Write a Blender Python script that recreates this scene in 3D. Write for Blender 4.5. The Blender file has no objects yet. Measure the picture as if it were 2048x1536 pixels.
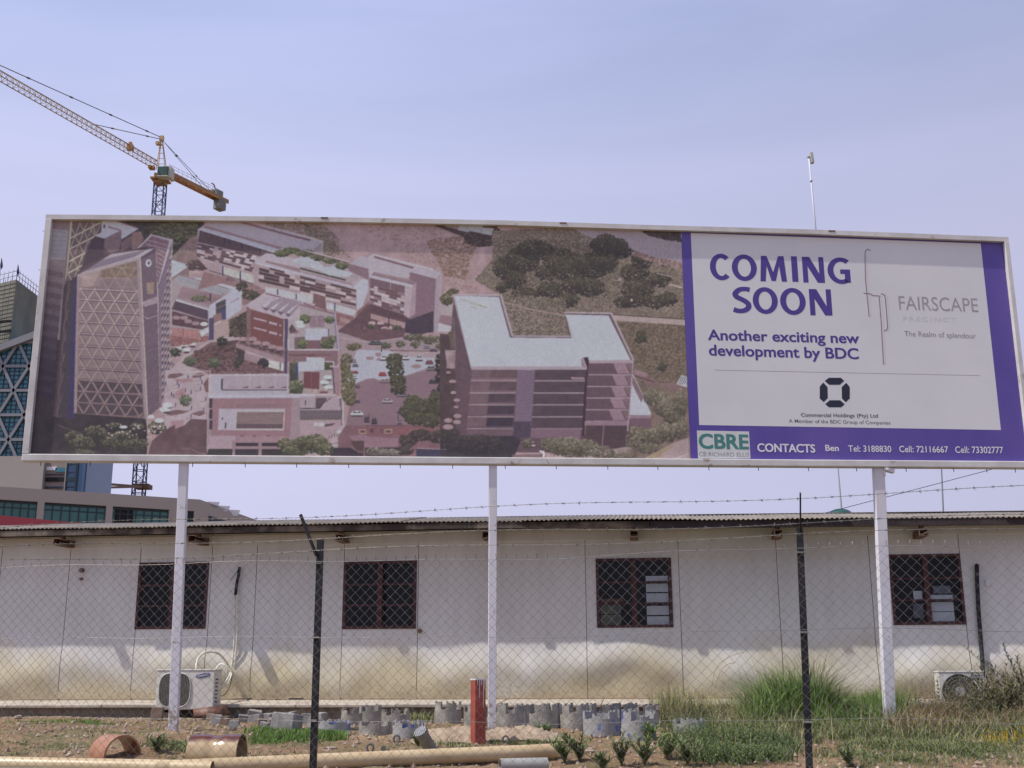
import bpy, bmesh, math, random
import numpy as np
from mathutils import Vector, Matrix
random.seed(3)
scn = bpy.context.scene
col = scn.collection
R = math.radians
# ---------------------------------------------------------------- camera
FPX, PITCH, ROLL = 2323.0, R(14.07), 0.0042
CAM = Vector((0, 0, 1.0))
_f = Vector((0, math.cos(PITCH), math.sin(PITCH))); _r0 = Vector((1, 0, 0)); _u0 = Vector((0, -math.sin(PITCH), math.cos(PITCH)))
_r = _r0*math.cos(ROLL)-_u0*math.sin(ROLL); _u = _u0*math.cos(ROLL)+_r0*math.sin(ROLL)
cd = bpy.data.cameras.new('camera'); co = bpy.data.objects.new('camera', cd); col.objects.link(co)
cd.sensor_width = 36; cd.lens = FPX/2048*36; cd.clip_start = 0.1; cd.clip_end = 6000
co.matrix_world = Matrix(((_r.x, _u.x, -_f.x, CAM.x), (_r.y, _u.y, -_f.y, CAM.y), (_r.z, _u.z, -_f.z, CAM.z), (0, 0, 0, 1)))
scn.camera = co
# ---------------------------------------------------------------- sun, sky, exposure
SUN = Vector((-0.60, -0.19, 1.0)).normalized()
w = bpy.data.worlds.new('World'); scn.world = w; w.use_nodes = True
nt = w.node_tree; nt.nodes.clear()
sky = nt.nodes.new('ShaderNodeTexSky'); sky.sky_type = 'NISHITA'; sky.sun_disc = False
sky.sun_elevation = math.asin(SUN.z); sky.sun_rotation = math.atan2(SUN.x, SUN.y)
sky.air_density = 1.3; sky.dust_density = 3.0; sky.ozone_density = 3.0; sky.altitude = 1000
tc = nt.nodes.new('ShaderNodeTexCoord'); mp = nt.nodes.new('ShaderNodeMapping'); mp.inputs['Scale'].default_value = (0.6, 1.0, 3.2); mp.inputs['Rotation'].default_value = (0.1, 0.25, 0.3)
ns = nt.nodes.new('ShaderNodeTexNoise'); ns.inputs['Scale'].default_value = 2.2; ns.inputs['Detail'].default_value = 6; ns.inputs['Roughness'].default_value = 0.55; ns.inputs['Distortion'].default_value = 0.6
cr = nt.nodes.new('ShaderNodeValToRGB'); cr.color_ramp.elements[0].position = 0.42; cr.color_ramp.elements[0].color = (0.38, 0.38, 0.38, 1); cr.color_ramp.elements[1].position = 0.72; cr.color_ramp.elements[1].color = (0.52, 0.52, 0.52, 1)
tint = nt.nodes.new('ShaderNodeMix'); tint.data_type = 'RGBA'; tint.blend_type = 'MULTIPLY'; tint.inputs[0].default_value = 1.0; tint.inputs[7].default_value = (0.98, 1.03, 1.14, 1)
mx = nt.nodes.new('ShaderNodeMix'); mx.data_type = 'RGBA'; mx.inputs[7].default_value = (5.7, 5.7, 8.1, 1)      # thin high veil of cloud
bg = nt.nodes.new('ShaderNodeBackground'); bg.inputs['Strength'].default_value = 0.10
wo = nt.nodes.new('ShaderNodeOutputWorld'); L = nt.links.new
L(tc.outputs['Generated'], mp.inputs['Vector']); L(mp.outputs['Vector'], ns.inputs['Vector']); L(ns.outputs['Fac'], cr.inputs['Fac'])
sz_ = nt.nodes.new('ShaderNodeSeparateXYZ'); L(tc.outputs['Generated'], sz_.inputs[0])
hz = nt.nodes.new('ShaderNodeMapRange'); hz.interpolation_type = 'SMOOTHSTEP'; hz.inputs['From Min'].default_value = 0.26; hz.inputs['From Max'].default_value = 0.60; hz.inputs['To Min'].default_value = 0.97; hz.inputs['To Max'].default_value = 0.0; L(sz_.outputs['Z'], hz.inputs['Value'])
mh = nt.nodes.new('ShaderNodeMix'); mh.data_type = 'RGBA'; mh.inputs[7].default_value = (4.36, 4.38, 5.95, 1)     # dusty air low over the ground
L(sky.outputs['Color'], tint.inputs[6]); L(tint.outputs[2], mx.inputs[6]); L(cr.outputs['Color'], mx.inputs[0]); L(mx.outputs[2], mh.inputs[6]); L(hz.outputs['Result'], mh.inputs[0])
az = nt.nodes.new('ShaderNodeMapRange'); az.interpolation_type = 'SMOOTHSTEP'; az.inputs['From Min'].default_value = -0.25; az.inputs['From Max'].default_value = 0.55; az.inputs['To Min'].default_value = 1.0; az.inputs['To Max'].default_value = 0.84; L(sz_.outputs['X'], az.inputs['Value'])
cl = nt.nodes.new('ShaderNodeMapRange'); cl.inputs['From Min'].default_value = 0.35; cl.inputs['From Max'].default_value = 0.68; cl.inputs['To Min'].default_value = 0.975; cl.inputs['To Max'].default_value = 1.025; L(ns.outputs['Fac'], cl.inputs['Value'])
mu_ = nt.nodes.new('ShaderNodeMath'); mu_.operation = 'MULTIPLY'; L(az.outputs['Result'], mu_.inputs[0]); L(cl.outputs['Result'], mu_.inputs[1])
ma_ = nt.nodes.new('ShaderNodeVectorMath'); ma_.operation = 'SCALE'; L(mh.outputs[2], ma_.inputs[0]); L(mu_.outputs[0], ma_.inputs['Scale']); L(ma_.outputs['Vector'], bg.inputs['Color']); L(bg.outputs['Background'], wo.inputs['Surface'])
ld = bpy.data.lights.new('sun', 'SUN'); ld.energy = 3.2; ld.angle = R(0.6); ld.color = (1.0, 0.94, 0.84)
lo = bpy.data.objects.new('sun', ld); col.objects.link(lo); lo.rotation_euler = SUN.to_track_quat('Z', 'Y').to_euler(); lo.location = (-20, -10, 30)
scn.view_settings.view_transform = 'Standard'; scn.view_settings.look = 'None'; scn.view_settings.exposure = 0.52; scn.view_settings.gamma = 1; scn.view_settings.use_curve_mapping = False
scn.cycles.max_bounces = 6; scn.cycles.transparent_max_bounces = 16

# ---------------------------------------------------------------- measuring helpers: sight lines from the camera station to places
def ray(px, py): return (_f+_r*((px-1024)/FPX)-_u*((py-768)/FPX)).normalized()
def P(px, py, Y): d = ray(px, py); return CAM+d*((Y-CAM.y)/d.y)
def PZ(px, py, z): d = ray(px, py); return CAM+d*((z-CAM.z)/d.z)
def PP(px, py, p0, n): d = ray(px, py); return CAM+d*((p0-CAM).dot(n)/d.dot(n))
def proj(v):
    d = Vector(v)-CAM; k = d.dot(_f); return 1024+FPX*d.dot(_r)/k, 768-FPX*d.dot(_u)/k
def smooth(a, b, t): t = max(0, min(1, (t-a)/(b-a))); return t*t*(3-2*t)
def ground0(x, y):
    z = 0.37*max(0, min(1, (y-8.3)/5.6)) if y < 13.9 else 0.37
    return z+0.02*math.sin(x*0.9+y*0.4)+0.015*math.sin(x*2.3-y*1.7)
def G(px, py):
    d = ray(px, py); t = 6.0
    while t < 60:
        q = CAM+d*t
        if q.z <= ground0(q.x, q.y): return Vector((q.x, q.y, ground0(q.x, q.y)))
        t += 0.01
    return CAM+d*16

# ---------------------------------------------------------------- materials
MATS = {}
def M(name, c, rough=0.7, var=0.15, scale=6.0, bump=0.0, metal=0.0, c2=None, detail=5, spec=0.4, stretch=(1, 1, 1), bscale=None, ramp=(0.35, 0.68), coat=0.0):
    if name in MATS: return MATS[name]
    m = bpy.data.materials.new(name); m.use_nodes = True; t = m.node_tree; b = t.nodes['Principled BSDF']
    b.inputs['Roughness'].default_value = rough; b.inputs['Metallic'].default_value = metal; b.inputs['Specular IOR Level'].default_value = spec
    if coat: b.inputs['Coat Weight'].default_value = coat
    tc = t.nodes.new('ShaderNodeTexCoord'); mp = t.nodes.new('ShaderNodeMapping'); mp.inputs['Scale'].default_value = stretch
    n = t.nodes.new('ShaderNodeTexNoise'); n.inputs['Scale'].default_value = scale; n.inputs['Detail'].default_value = detail; n.inputs['Roughness'].default_value = 0.6
    r = t.nodes.new('ShaderNodeValToRGB'); e = r.color_ramp.elements; e[0].position, e[1].position = ramp
    c2 = c2 or tuple(min(1, x*(1+var)) for x in c); c1 = c if c2 != tuple(min(1, x*(1+var)) for x in c) else tuple(x*(1-var) for x in c)
    e[0].color = (*c1, 1); e[1].color = (*c2, 1)
    t.links.new(tc.outputs['Object'], mp.inputs['Vector']); t.links.new(mp.outputs['Vector'], n.inputs['Vector']); t.links.new(n.outputs['Fac'], r.inputs['Fac']); t.links.new(r.outputs['Color'], b.inputs['Base Color'])
    if bump:
        n2 = t.nodes.new('ShaderNodeTexNoise'); n2.inputs['Scale'].default_value = bscale or scale*6; n2.inputs['Detail'].default_value = 4
        bp = t.nodes.new('ShaderNodeBump'); bp.inputs['Strength'].default_value = bump; bp.inputs['Distance'].default_value = 0.02
        t.links.new(mp.outputs['Vector'], n2.inputs['Vector']); t.links.new(n2.outputs['Fac'], bp.inputs['Height']); t.links.new(bp.outputs['Normal'], b.inputs['Normal'])
    MATS[name] = m; return m

# ---------------------------------------------------------------- mesh builder
class MB:
    def __init__(s): s.v = []; s.f = []; s.sm = []
    def add(s, vs, fs, smooth=False):
        o = len(s.v); s.v += [tuple(x) for x in vs]; s.f += [tuple(i+o for i in f) for f in fs]; s.sm += [smooth]*len(fs); return s
    def box(s, c, size, rot=None, taper=1.0):
        hx, hy, hz = size[0]/2, size[1]/2, size[2]/2; c = Vector(c)
        vs = [Vector((x*hx*(taper if z > 0 else 1), y*hy*(taper if z > 0 else 1), z*hz)) for z in (-1, 1) for x, y in ((-1, -1), (1, -1), (1, 1), (-1, 1))]
        if rot is not None: vs = [rot @ q for q in vs]
        return s.add([c+q for q in vs], [(3, 2, 1, 0), (4, 5, 6, 7), (0, 1, 5, 4), (1, 2, 6, 5), (2, 3, 7, 6), (3, 0, 4, 7)])
    def bar(s, p, q, wd, ht, up=Vector((0, 0, 1))):
        """a rectangular bar from p to q; wd across, ht along up"""
        p, q = Vector(p), Vector(q); d = (q-p).normalized(); a = d.cross(up)
        if a.length < 1e-4: a = d.cross(Vector((0, 1, 0)))
        a.normalize(); b = a.cross(d).normalized(); a *= wd/2; b *= ht/2
        vs = [p-a-b, p+a-b, p+a+b, p-a+b, q-a-b, q+a-b, q+a+b, q-a+b]
        return s.add(vs, [(0, 1, 2, 3), (7, 6, 5, 4), (0, 4, 5, 1), (1, 5, 6, 2), (2, 6, 7, 3), (3, 7, 4, 0)])
    def tube(s, pts, r, n=8, cap=True, smooth=True):
        pts = [Vector(p) for p in pts]; rs = r if isinstance(r, (list, tuple)) else [r]*len(pts); vs = []; fs = []; prev = None
        for i, p in enumerate(pts):
            d = (pts[min(i+1, len(pts)-1)]-pts[max(i-1, 0)]).normalized()
            a = prev if prev is not None else (Vector((0, 0, 1)) if abs(d.z) < 0.9 else Vector((1, 0, 0)))
            a = (a-d*a.dot(d)).normalized(); prev = a; b = d.cross(a)
            for k in range(n): th = 2*math.pi*k/n; vs.append(p+(a*math.cos(th)+b*math.sin(th))*rs[i])
        for i in range(len(pts)-1):
            for k in range(n): k2 = (k+1) % n; fs.append((i*n+k, i*n+k2, (i+1)*n+k2, (i+1)*n+k))
        s.add(vs, fs, smooth)
        if cap: o = len(s.v)-len(vs); s.f += [tuple(o+k for k in range(n))[::-1], tuple(o+(len(pts)-1)*n+k for k in range(n))]; s.sm += [False, False]
        return s
    def prism(s, pts, off):
        """polygon (list of 3D points) extruded by vector off"""
        pts = [Vector(p) for p in pts]; off = Vector(off); n = len(pts)
        return s.add(pts+[p+off for p in pts], [tuple(range(n))[::-1], tuple(range(n, 2*n))]+[(i, (i+1) % n, n+(i+1) % n, n+i) for i in range(n)])
    def quad(s, *p): return s.add(p, [tuple(range(len(p)))])
    def mesh(s, name, origin=(0, 0, 0)):
        me = bpy.data.meshes.new(name); o = Vector(origin); me.from_pydata([tuple(Vector(v)-o) for v in s.v], [], s.f)
        me.polygons.foreach_set('use_smooth', s.sm); me.update(); return me
def base(parent):
    o = Vector((0, 0, 0))
    while parent is not None: o += parent.location; parent = parent.parent
    return o
def link(o, parent=None):
    col.objects.link(o)
    if parent is not None: o.parent = parent
    return o
def fixn(me):
    b = bmesh.new(); b.from_mesh(me); bmesh.ops.recalc_face_normals(b, faces=b.faces); b.to_mesh(me); b.free()
def part(name, mb, mat, parent, label=None, local=False, bevel=0, kind=None, fix=True):
    """one mesh object; vertices are given in world space unless local"""
    me = mb.mesh(name, (0, 0, 0) if local else base(parent)); me.materials.append(mat)
    if fix and len(me.polygons) < 60000: fixn(me)
    o = bpy.data.objects.new(name, me); link(o, parent)
    if label: o['label'] = label
    if kind: o['kind'] = kind
    if bevel: bv = o.modifiers.new('bevel', 'BEVEL'); bv.width = bevel; bv.segments = 2; bv.limit_method = 'ANGLE'; bv.angle_limit = R(40)
    return o
def tag(o, label=None, cat=None, group=None, kind=None):
    for k, v in (('label', label), ('category', cat), ('group', group), ('kind', kind)):
        if v: o[k] = v
    return o
def thing(name, label, cat, loc=(0, 0, 0), rz=0, group=None):
    o = bpy.data.objects.new(name, None); o.empty_display_size = 0.2; o.location = loc; o.rotation_euler = (0, 0, rz); link(o); return tag(o, label, cat, group)
def copy_tree(o, parent=None):
    c = o.copy(); col.objects.link(c); c.parent = parent
    for ch in o.children: copy_tree(ch, c)
    return c

INK = (1.10, 1.19, 1.05)
# ---------------------------------------------------------------- printed picture of the hoarding (flat print)
# The print is painted polygon by polygon on a sheet of its own, in sheet units (ax right, ay down).
import numpy as np
AX0, AY0, AX1, AY1, SS = 40, 428, 1392, 930, 2
AW, AH = (AX1-AX0)*SS, (AY1-AY0)*SS
art = np.zeros((AH, AW, 3), np.float32)
nrg = np.random.RandomState(7)
def nfield(scale, octv=3, seed=0, sx=1.0):
    r = np.random.RandomState(seed); out = np.zeros((AH, AW), np.float32); amp = 1.0; tot = 0
    for o in range(octv):
        s = scale*SS/(2**o); gh = int(AH/s)+3; gw = int(AW/(s*sx))+3
        g = r.rand(gh, gw).astype(np.float32)
        yy = np.arange(AH)/s; xx = np.arange(AW)/(s*sx)
        y0 = yy.astype(int); x0 = xx.astype(int); fy = (yy-y0)[:, None]; fx = (xx-x0)[None, :]
        fy = fy*fy*(3-2*fy); fx = fx*fx*(3-2*fx)
        a = g[y0][:, x0]; b = g[y0][:, x0+1]; c = g[y0+1][:, x0]; d = g[y0+1][:, x0+1]
        out += amp*((a*(1-fx)+b*fx)*(1-fy)+(c*(1-fx)+d*fx)*fy); tot += amp; amp *= 0.6
    return out/tot
N_FINE = nfield(4, 3, 1)-0.5; N_MID = nfield(14, 4, 2)-0.5; N_BIG = nfield(60, 4, 3)-0.5; N_LINE = nfield(5, 2, 4, 6)-0.5
N_GR = (nrg.rand(AH, AW).astype(np.float32)-0.5)
TR = {'0': (1, 0, 0), 'a': (6.143, 50, 430), 'b': (6.143, 330, 430), 'c': (6.144, 600, 430), 'd': (6.143, 330, 670), 'e': (6.144, 600, 670),
      'f': (6.144, 880, 440), 'g': (6.143, 1120, 440), 'h': (6.144, 880, 680), 'i': (6.143, 1120, 680), 'j': (6.143, 50, 670), 'l': (3.072, 0, 420)}
def tp(t, pts):
    s, ox, oy = TR[t]
    return [(x/s+ox, y/s+oy) for x, y in pts]
def _mask(pts):
    p = np.array([((x-AX0)*SS, (y-AY0)*SS) for x, y in pts], np.float64)
    x0 = max(0, int(p[:, 0].min())); x1 = min(AW, int(p[:, 0].max())+2); y0 = max(0, int(p[:, 1].min())); y1 = min(AH, int(p[:, 1].max())+2)
    if x1 <= x0 or y1 <= y0: return None
    X = (np.arange(x0, x1)+0.5)[None, :]; Y = (np.arange(y0, y1)+0.5)[:, None]
    m = np.zeros((y1-y0, x1-x0), bool); n = len(p)
    for i in range(n):
        ax, ay = p[i]; bx, by = p[(i+1) % n]
        if ay == by: continue
        m ^= ((ay > Y) != (by > Y)) & (X < (bx-ax)*(Y-ay)/(by-ay)+ax)
    return m, slice(y0, y1), slice(x0, x1)
def put(r, col, n=0.0, f=None):
    if r is None: return
    m, sy, sx = r
    f = N_FINE if f is None else f
    v = np.array(col, np.float32)[None, None, :]*(1+n*2*f[sy, sx][..., None])
    reg = art[sy, sx]; reg[m] = np.broadcast_to(v, reg.shape)[m]
def pl(t, pts, col, n=0.08, f=None): put(_mask(tp(t, pts)), col, n, f)
def ln(t, pts, w, col, n=0.05):
    q = tp(t, pts)
    for (x0, y0), (x1, y1) in zip(q, q[1:]):
        L = math.hypot(x1-x0, y1-y0) or 1; nx, ny = -(y1-y0)/L*w/2, (x1-x0)/L*w/2
        put(_mask([(x0+nx, y0+ny), (x1+nx, y1+ny), (x1-nx, y1-ny), (x0-nx, y0-ny)]), col, n)
def el(t, cx, cy, rx, ry, col, n=0.08):
    pl(t, [(cx+rx*math.cos(a*math.pi/8), cy+ry*math.sin(a*math.pi/8)) for a in range(16)], col, n)
def lerp(a, b, t): return tuple(x+(y-x)*t for x, y in zip(a, b))
def clump(t, cx, cy, rx, ry, dark, light, k=1.0, s=1.6):
    """a bush: mottled blobs, lit ones towards its upper side as printed"""
    (X, Y), = tp(t, [(cx, cy)]); sc = TR[t][0]; RX, RY = rx/sc, ry/sc
    for i in range(int(10+RX*RY*0.55*k)):
        a = nrg.rand()*6.283; r = math.sqrt(nrg.rand()); x = X+RX*r*math.cos(a); y = Y+RY*r*math.sin(a)
        u = min(1, max(0, 0.5-0.55*(y-Y)/RY+(nrg.rand()-0.5)*0.9)); q = s*(0.6+nrg.rand())
        el('0', x, y, q*1.15, q*0.85, lerp(dark, light, u*(0.3+0.7*nrg.rand())), 0.05)
def cover(t, pts, dark, light, dens=0.10, s=1.5):
    m = tp(t, pts); xs = [p[0] for p in m]; ys = [p[1] for p in m]; r = _mask(m)
    if r is None: return
    mk, sy, sx = r; n = int(mk.sum()/SS/SS*dens)
    yy, xx = np.nonzero(mk)
    for i in nrg.randint(0, len(yy), n):
        q = s*(0.5+nrg.rand()*1.1)
        el('0', AX0+(sx.start+xx[i])/SS, AY0+(sy.start+yy[i])/SS, q*1.3, q*0.8, lerp(dark, light, nrg.rand()**1.3), 0.04)
def quadpt(q, u, v):
    (ax, ay), (bx, by), (cx, cy), (dx, dy) = q
    return ((ax*(1-u)+bx*u)*(1-v)+(dx*(1-u)+cx*u)*v, (ay*(1-u)+by*u)*(1-v)+(dy*(1-u)+cy*u)*v)
def cell(t, q, u0, u1, v0, v1, col, n=0.06): pl(t, [quadpt(q, u0, v0), quadpt(q, u1, v0), quadpt(q, u1, v1), quadpt(q, u0, v1)], col, n)
def checker(t, q, rows, cols, light, dark, seed, p=0.45):
    r = random.Random(seed)
    for j in range(rows):
        i = 0
        while i < cols:
            L = r.choice((1, 1, 1, 2, 2))
            if r.random() < p: cell(t, q, i/cols, min(1, (i+L)/cols), (j+0.08)/rows, (j+0.92)/rows, lerp(dark, (90, 66, 66), r.random()*0.6))
            elif r.random() < 0.5: cell(t, q, i/cols, min(1, (i+L)/cols), (j+0.05)/rows, (j+0.95)/rows, lerp(light, (198, 186, 196), r.random()))
            i += L
DIRT = (170, 140, 146); DIRT2 = (146, 116, 116); VEG = (62, 57, 54); VEGL = (98, 98, 74); VEGB = (128, 126, 92); ROOF = (178, 166, 182); WROOF = (190, 194, 208)
WALLP = (170, 144, 152); WALLS = (128, 102, 112); WIN = (74, 56, 66); BRK = (112, 68, 68); PLAZA = (180, 160, 170); SHADE = (66, 50, 60); PALE = (196, 190, 204); PAR = (180, 180, 198)
# ground everywhere, then scrub country on the upper right
art[:] = np.array(DIRT, np.float32)[None, None]*(1+0.16*N_MID[..., None]+0.10*N_FINE[..., None])
pl('0', [(40, 428), (380, 428), (330, 560), (330, 640), (40, 640)], (58, 52, 48), 0.3)
pl('0', [(250, 430), (410, 430), (400, 520), (300, 520)], (60, 54, 50), 0.35)
pl('0', [(345, 512), (400, 455), (400, 520), (345, 560)], (132, 108, 108), 0.2)
cover('0', [(290, 455), (400, 432), (395, 470), (330, 500)], (52, 46, 40), (120, 118, 84), 0.25)
# dirt expanse with scrub patches
pl('0', [(500, 436), (1392, 430), (1392, 930), (860, 930), (860, 640), (500, 520)], DIRT, 0.16, N_MID)
cover('0', [(520, 440), (640, 443), (680, 480), (670, 515), (620, 500), (560, 470)], (104, 86, 82), (156, 134, 126), 0.22, 1.3)
cover('0', [(600, 445), (650, 465), (700, 515), (640, 500)], (84, 74, 64), (132, 118, 102), 0.16, 1.3)
cover('0', [(700, 445), (900, 445), (960, 600), (880, 560), (800, 500)], (140, 108, 108), (182, 154, 156), 0.06, 1.4)
cover('0', [(850, 480), (960, 470), (930, 560), (890, 550)], (110, 84, 72), (150, 120, 112), 0.14, 1.5)
pl('0', [(865, 440), (1000, 446), (975, 490), (930, 475), (870, 452)], (72, 54, 58), 0.2)
pl('f', [(60, 60), (240, 50), (350, 60), (350, 155), (230, 120), (60, 80)], (150, 126, 134))
for k, (x, y) in enumerate(((240, 50), (380, 60), (520, 90))):
    pl('f', [(x, y), (x+150, y+12), (x+120, y+100), (x-20, y+75)], (172, 172, 184)); ln('f', [(x+150, y+12), (x+118, y+112)], 1.2, (50, 40, 44))
cover('f', [(320, 160), (640, 230), (720, 90), (760, 270), (620, 320), (470, 330), (300, 280)], (44, 36, 36), (96, 80, 70), 0.5)
# scrub band
SCR = [(985, 462), (1130, 455), (1370, 475), (1370, 640), (1240, 640), (1130, 625), (1040, 600), (1000, 590), (950, 560), (985, 520)]
pl('0', SCR, (126, 108, 100), 0.30, N_MID)
cover('0', SCR, (88, 76, 68), (156, 138, 124), 0.30, 1.1)
cover('0', [(1000, 480), (1240, 480), (1240, 600), (1050, 590), (990, 530)], (70, 62, 54), (128, 114, 96), 0.14, 1.2)
for k in range(60):
    x = 990+nrg.rand()*380; y = 470+nrg.rand()*130
    ln('0', [(x, y), (x+4+nrg.rand()*10, y+nrg.rand()*4)], 1.0, (160, 136, 136))
for cx, cy, rx, ry in ((1010, 535, 28, 26), (1045, 520, 36, 30), (1030, 560, 25, 22), (1070, 500, 40, 22), (1005, 575, 14, 12), (1050, 590, 30, 16), (1092, 545, 24, 18), (1120, 520, 40, 26),
                       (1140, 540, 40, 26), (1150, 570, 30, 20), (1100, 580, 28, 18), (1135, 600, 26, 16), (1190, 530, 44, 28), (1180, 575, 32, 20), (1215, 490, 38, 28), (1240, 497, 30, 22),
                       (1205, 520, 36, 22), (1270, 545, 32, 20), (1285, 520, 24, 20), (1275, 580, 36, 28), (1265, 600, 28, 18), (1245, 605, 20, 12), (1320, 560, 26, 16), (1335, 598, 22, 16), (1335, 525, 18, 11),
                       (1350, 510, 8, 6), (1282, 518, 10, 10), (1310, 605, 26, 14)):
    clump('0', cx, cy, rx*0.92, ry*0.92, (42, 38, 38), (78, 72, 58), 1.3, 1.3)
    clump('0', cx, cy-ry*0.3, rx*0.8, ry*0.5, (64, 59, 48), (106, 98, 74), 0.45, 1.1)
pl('g', [(130, 90), (960, 110), (1130, 190), (1300, 250), (1510, 275), (1510, 540), (1200, 470), (900, 370), (800, 290), (620, 180), (420, 240)], (156, 140, 154), 0.06)
for k in range(26):
    x = 150+k*52; y0 = 105+k*10
    ln('g', [(x+30, y0), (x+8, y0+50)], 0.7, (182, 168, 182)); ln('g', [(x+130, y0+110), (x+100, y0+170)], 0.7, (184, 172, 188))
cover('g', [(960, 110), (1500, 140), (1500, 270), (1300, 240), (1100, 190)], (44, 38, 40), (86, 72, 72), 0.6)
cover('g', [(870, 380), (1200, 470), (1500, 530), (1500, 620), (1150, 520), (900, 440)], (120, 90, 88), (176, 150, 150), 0.3)
clump('g', 560, 300, 160, 130, (46, 43, 42), (90, 82, 66), 1.6, 1.2); clump('g', 720, 330, 120, 110, (46, 43, 42), (88, 80, 66), 1.6, 1.2)
ln('g', [(1190, 655), (1370, 695)], 2.0, (170, 156, 156)); pl('g', [(1330, 780), (1510, 820), (1500, 840), (1340, 800)], (182, 164, 164))
ln('g', [(600, 790), (700, 840), (780, 950)], 1.4, (160, 134, 124)); ln('g', [(590, 1100), (590, 1060), (640, 1010)], 0.8, (170, 156, 148))
el('g', 880, 985, 14, 18, (200, 170, 160)); el('g', 735, 730, 16, 20, (170, 150, 150))
cover('0', [(1003, 590), (1130, 596), (1140, 674), (1024, 674)], (74, 67, 58), (150, 130, 118), 0.25, 1.1)
# lower right scrub with the dirt track
pl('0', [(1220, 640), (1376, 640), (1380, 930), (1220, 930)], (118, 98, 90), 0.25, N_MID)
cover('0', [(1225, 645), (1376, 648), (1378, 780), (1260, 760)], (78, 66, 56), (140, 120, 104), 0.35, 1.4)
clump('g', 1000, 1430, 60, 70, (48, 48, 42), (90, 84, 62)); clump('i', 1250, 330, 60, 50, (50, 48, 44), (90, 84, 66)); clump('i', 980, 10, 80, 30, (48, 46, 40), (84, 76, 60))
pl('0', [(1225, 630), (1376, 640), (1376, 651), (1228, 641)], (176, 154, 154)); ln('0', [(1225, 629), (1376, 639)], 1.5, (70, 56, 54))
pl('i', [(905, 350), (1100, 420), (1180, 500), (1560, 700), (1560, 560), (1380, 520), (1100, 560), (910, 430)], (128, 98, 100), 0.2, N_MID)
pl('i', [(905, 350), (1080, 410), (1070, 450), (905, 420)], (150, 118, 126)); ln('i', [(905, 435), (1160, 520)], 1.4, (52, 40, 46))
pl('i', [(1490, 430), (1570, 450), (1560, 580), (1430, 545)], (200, 200, 210))
for k in range(5): ln('i', [(1500+k*22, 450), (1455+k*24, 545)], 1.2, (80, 70, 78))
# far left tower and its neighbours
pl('0', [(40, 428), (140, 428), (140, 940), (40, 940)], (56, 46, 52), 0.2)
pl('0', [(1008, 604), (1060, 612), (1131, 632), (1140, 674), (1024, 674)], (140, 121, 114), 0.3, N_MID)
cover('0', [(1003, 588), (1130, 600), (1140, 674), (1024, 674)], (70, 64, 54), (156, 136, 124), 0.26, 1.1)
ln('0', [(1010, 605), (1060, 618), (1130, 632)], 2.0, (168, 142, 138)); ln('0', [(1040, 622), (1080, 638), (1128, 641)], 1.2, (150, 116, 110))
pl('a', [(300, 60), (560, 70), (480, 860), (430, 1536), (170, 1536)], (146, 126, 130), 0.10, N_LINE)
pl('a', [(310, 60), (550, 70), (520, 530), (270, 530)], (152, 146, 156), 0.08)
pl('a', [(310, 60), (550, 80), (545, 190), (300, 170)], (128, 104, 108))
for k in range(7): ln('a', [(300-k*5, 200+k*55), (530-k*6, 215+k*55)], 0.7, (116, 106, 120))
ln('a', [(270, 535), (510, 540)], 1.6, (190, 182, 190))
for k in range(12):
    y = 600+k*135; a = y
    t = 'a'
    pl(t, [(262-k*11, y), (476-k*12, y+45), (474-k*12, y+110), (260-k*11, y+62)], lerp((138, 116, 120), (60, 50, 62), min(1, k/9)), 0.1)
    pl(t, [(262-k*11, y+62), (474-k*12, y+110), (470-k*12, y+180), (255-k*11, y+135)], lerp((112, 92, 98), (50, 42, 56), min(1, k/9)), 0.1)
pl('a', [(565, 65), (1400, 170), (1400, 500), (1000, 520), (640, 760), (600, 2400), (480, 2400), (480, 860)], (84, 66, 74), 0.12)
pl('a', [(570, 80), (930, 80), (860, 260), (700, 620), (560, 800), (505, 800)], (104, 82, 88), 0.15)
pl('a', [(560, 60), (582, 60), (525, 700), (490, 860), (470, 860), (500, 700), (540, 280)], (188, 186, 160))
pl('a', [(545, 65), (560, 65), (490, 860), (465, 1536), (330, 3000), (300, 3000), (430, 1536), (470, 860)], (134, 104, 108))
LT = (184, 178, 150)
ln('a', [(560, 70), (1080, 72)], 2.0, LT)
for p in ([(550, 290), (930, 90)], [(545, 420), (920, 230)], [(530, 575), (740, 465)], [(530, 715), (700, 620)]): ln('a', p, 2.6, (196, 190, 166))
for p in ([(670, 85), (800, 360)], [(570, 160), (730, 490)], [(550, 440), (665, 690)], [(525, 720), (580, 810)], [(820, 80), (870, 240)], [(800, 170), (865, 260)],
          [(770, 90), (700, 230)], [(860, 90), (780, 260)], [(940, 90), (870, 250)], [(680, 90), (560, 400)], [(715, 220), (610, 480)], [(770, 330), (690, 560)], [(700, 500), (600, 800)], [(600, 540), (530, 700)]):
    ln('a', p, 1.5, (176, 168, 148))
pl('a', [(870, 250), (980, 290), (960, 520), (700, 640), (720, 560), (800, 340)], (70, 56, 66), 0.12)
pl('a', [(945, 70), (1080, 65), (1400, 165), (1185, 300), (1180, 190), (975, 290), (865, 260), (935, 215)], (186, 184, 200), 0.05)
ln('a', [(1100, 66), (1390, 165)], 2.2, (150, 110, 118)); ln('a', [(1020, 145), (1180, 190)], 2.6, (140, 100, 108)); pl('a', [(965, 120), (985, 120), (982, 160), (965, 160)], (50, 50, 80))
pl('a', [(980, 290), (1180, 195), (1180, 360), (1150, 440), (1040, 470), (970, 400)], (128, 104, 112), 0.1)
for k in range(9): ln('a', [(985, 310+k*20), (1175, 235+k*24)], 0.8, (100, 78, 88))
pl('a', [(1185, 300), (1330, 230), (1320, 420), (1150, 450)], (80, 62, 70), 0.2)
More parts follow.
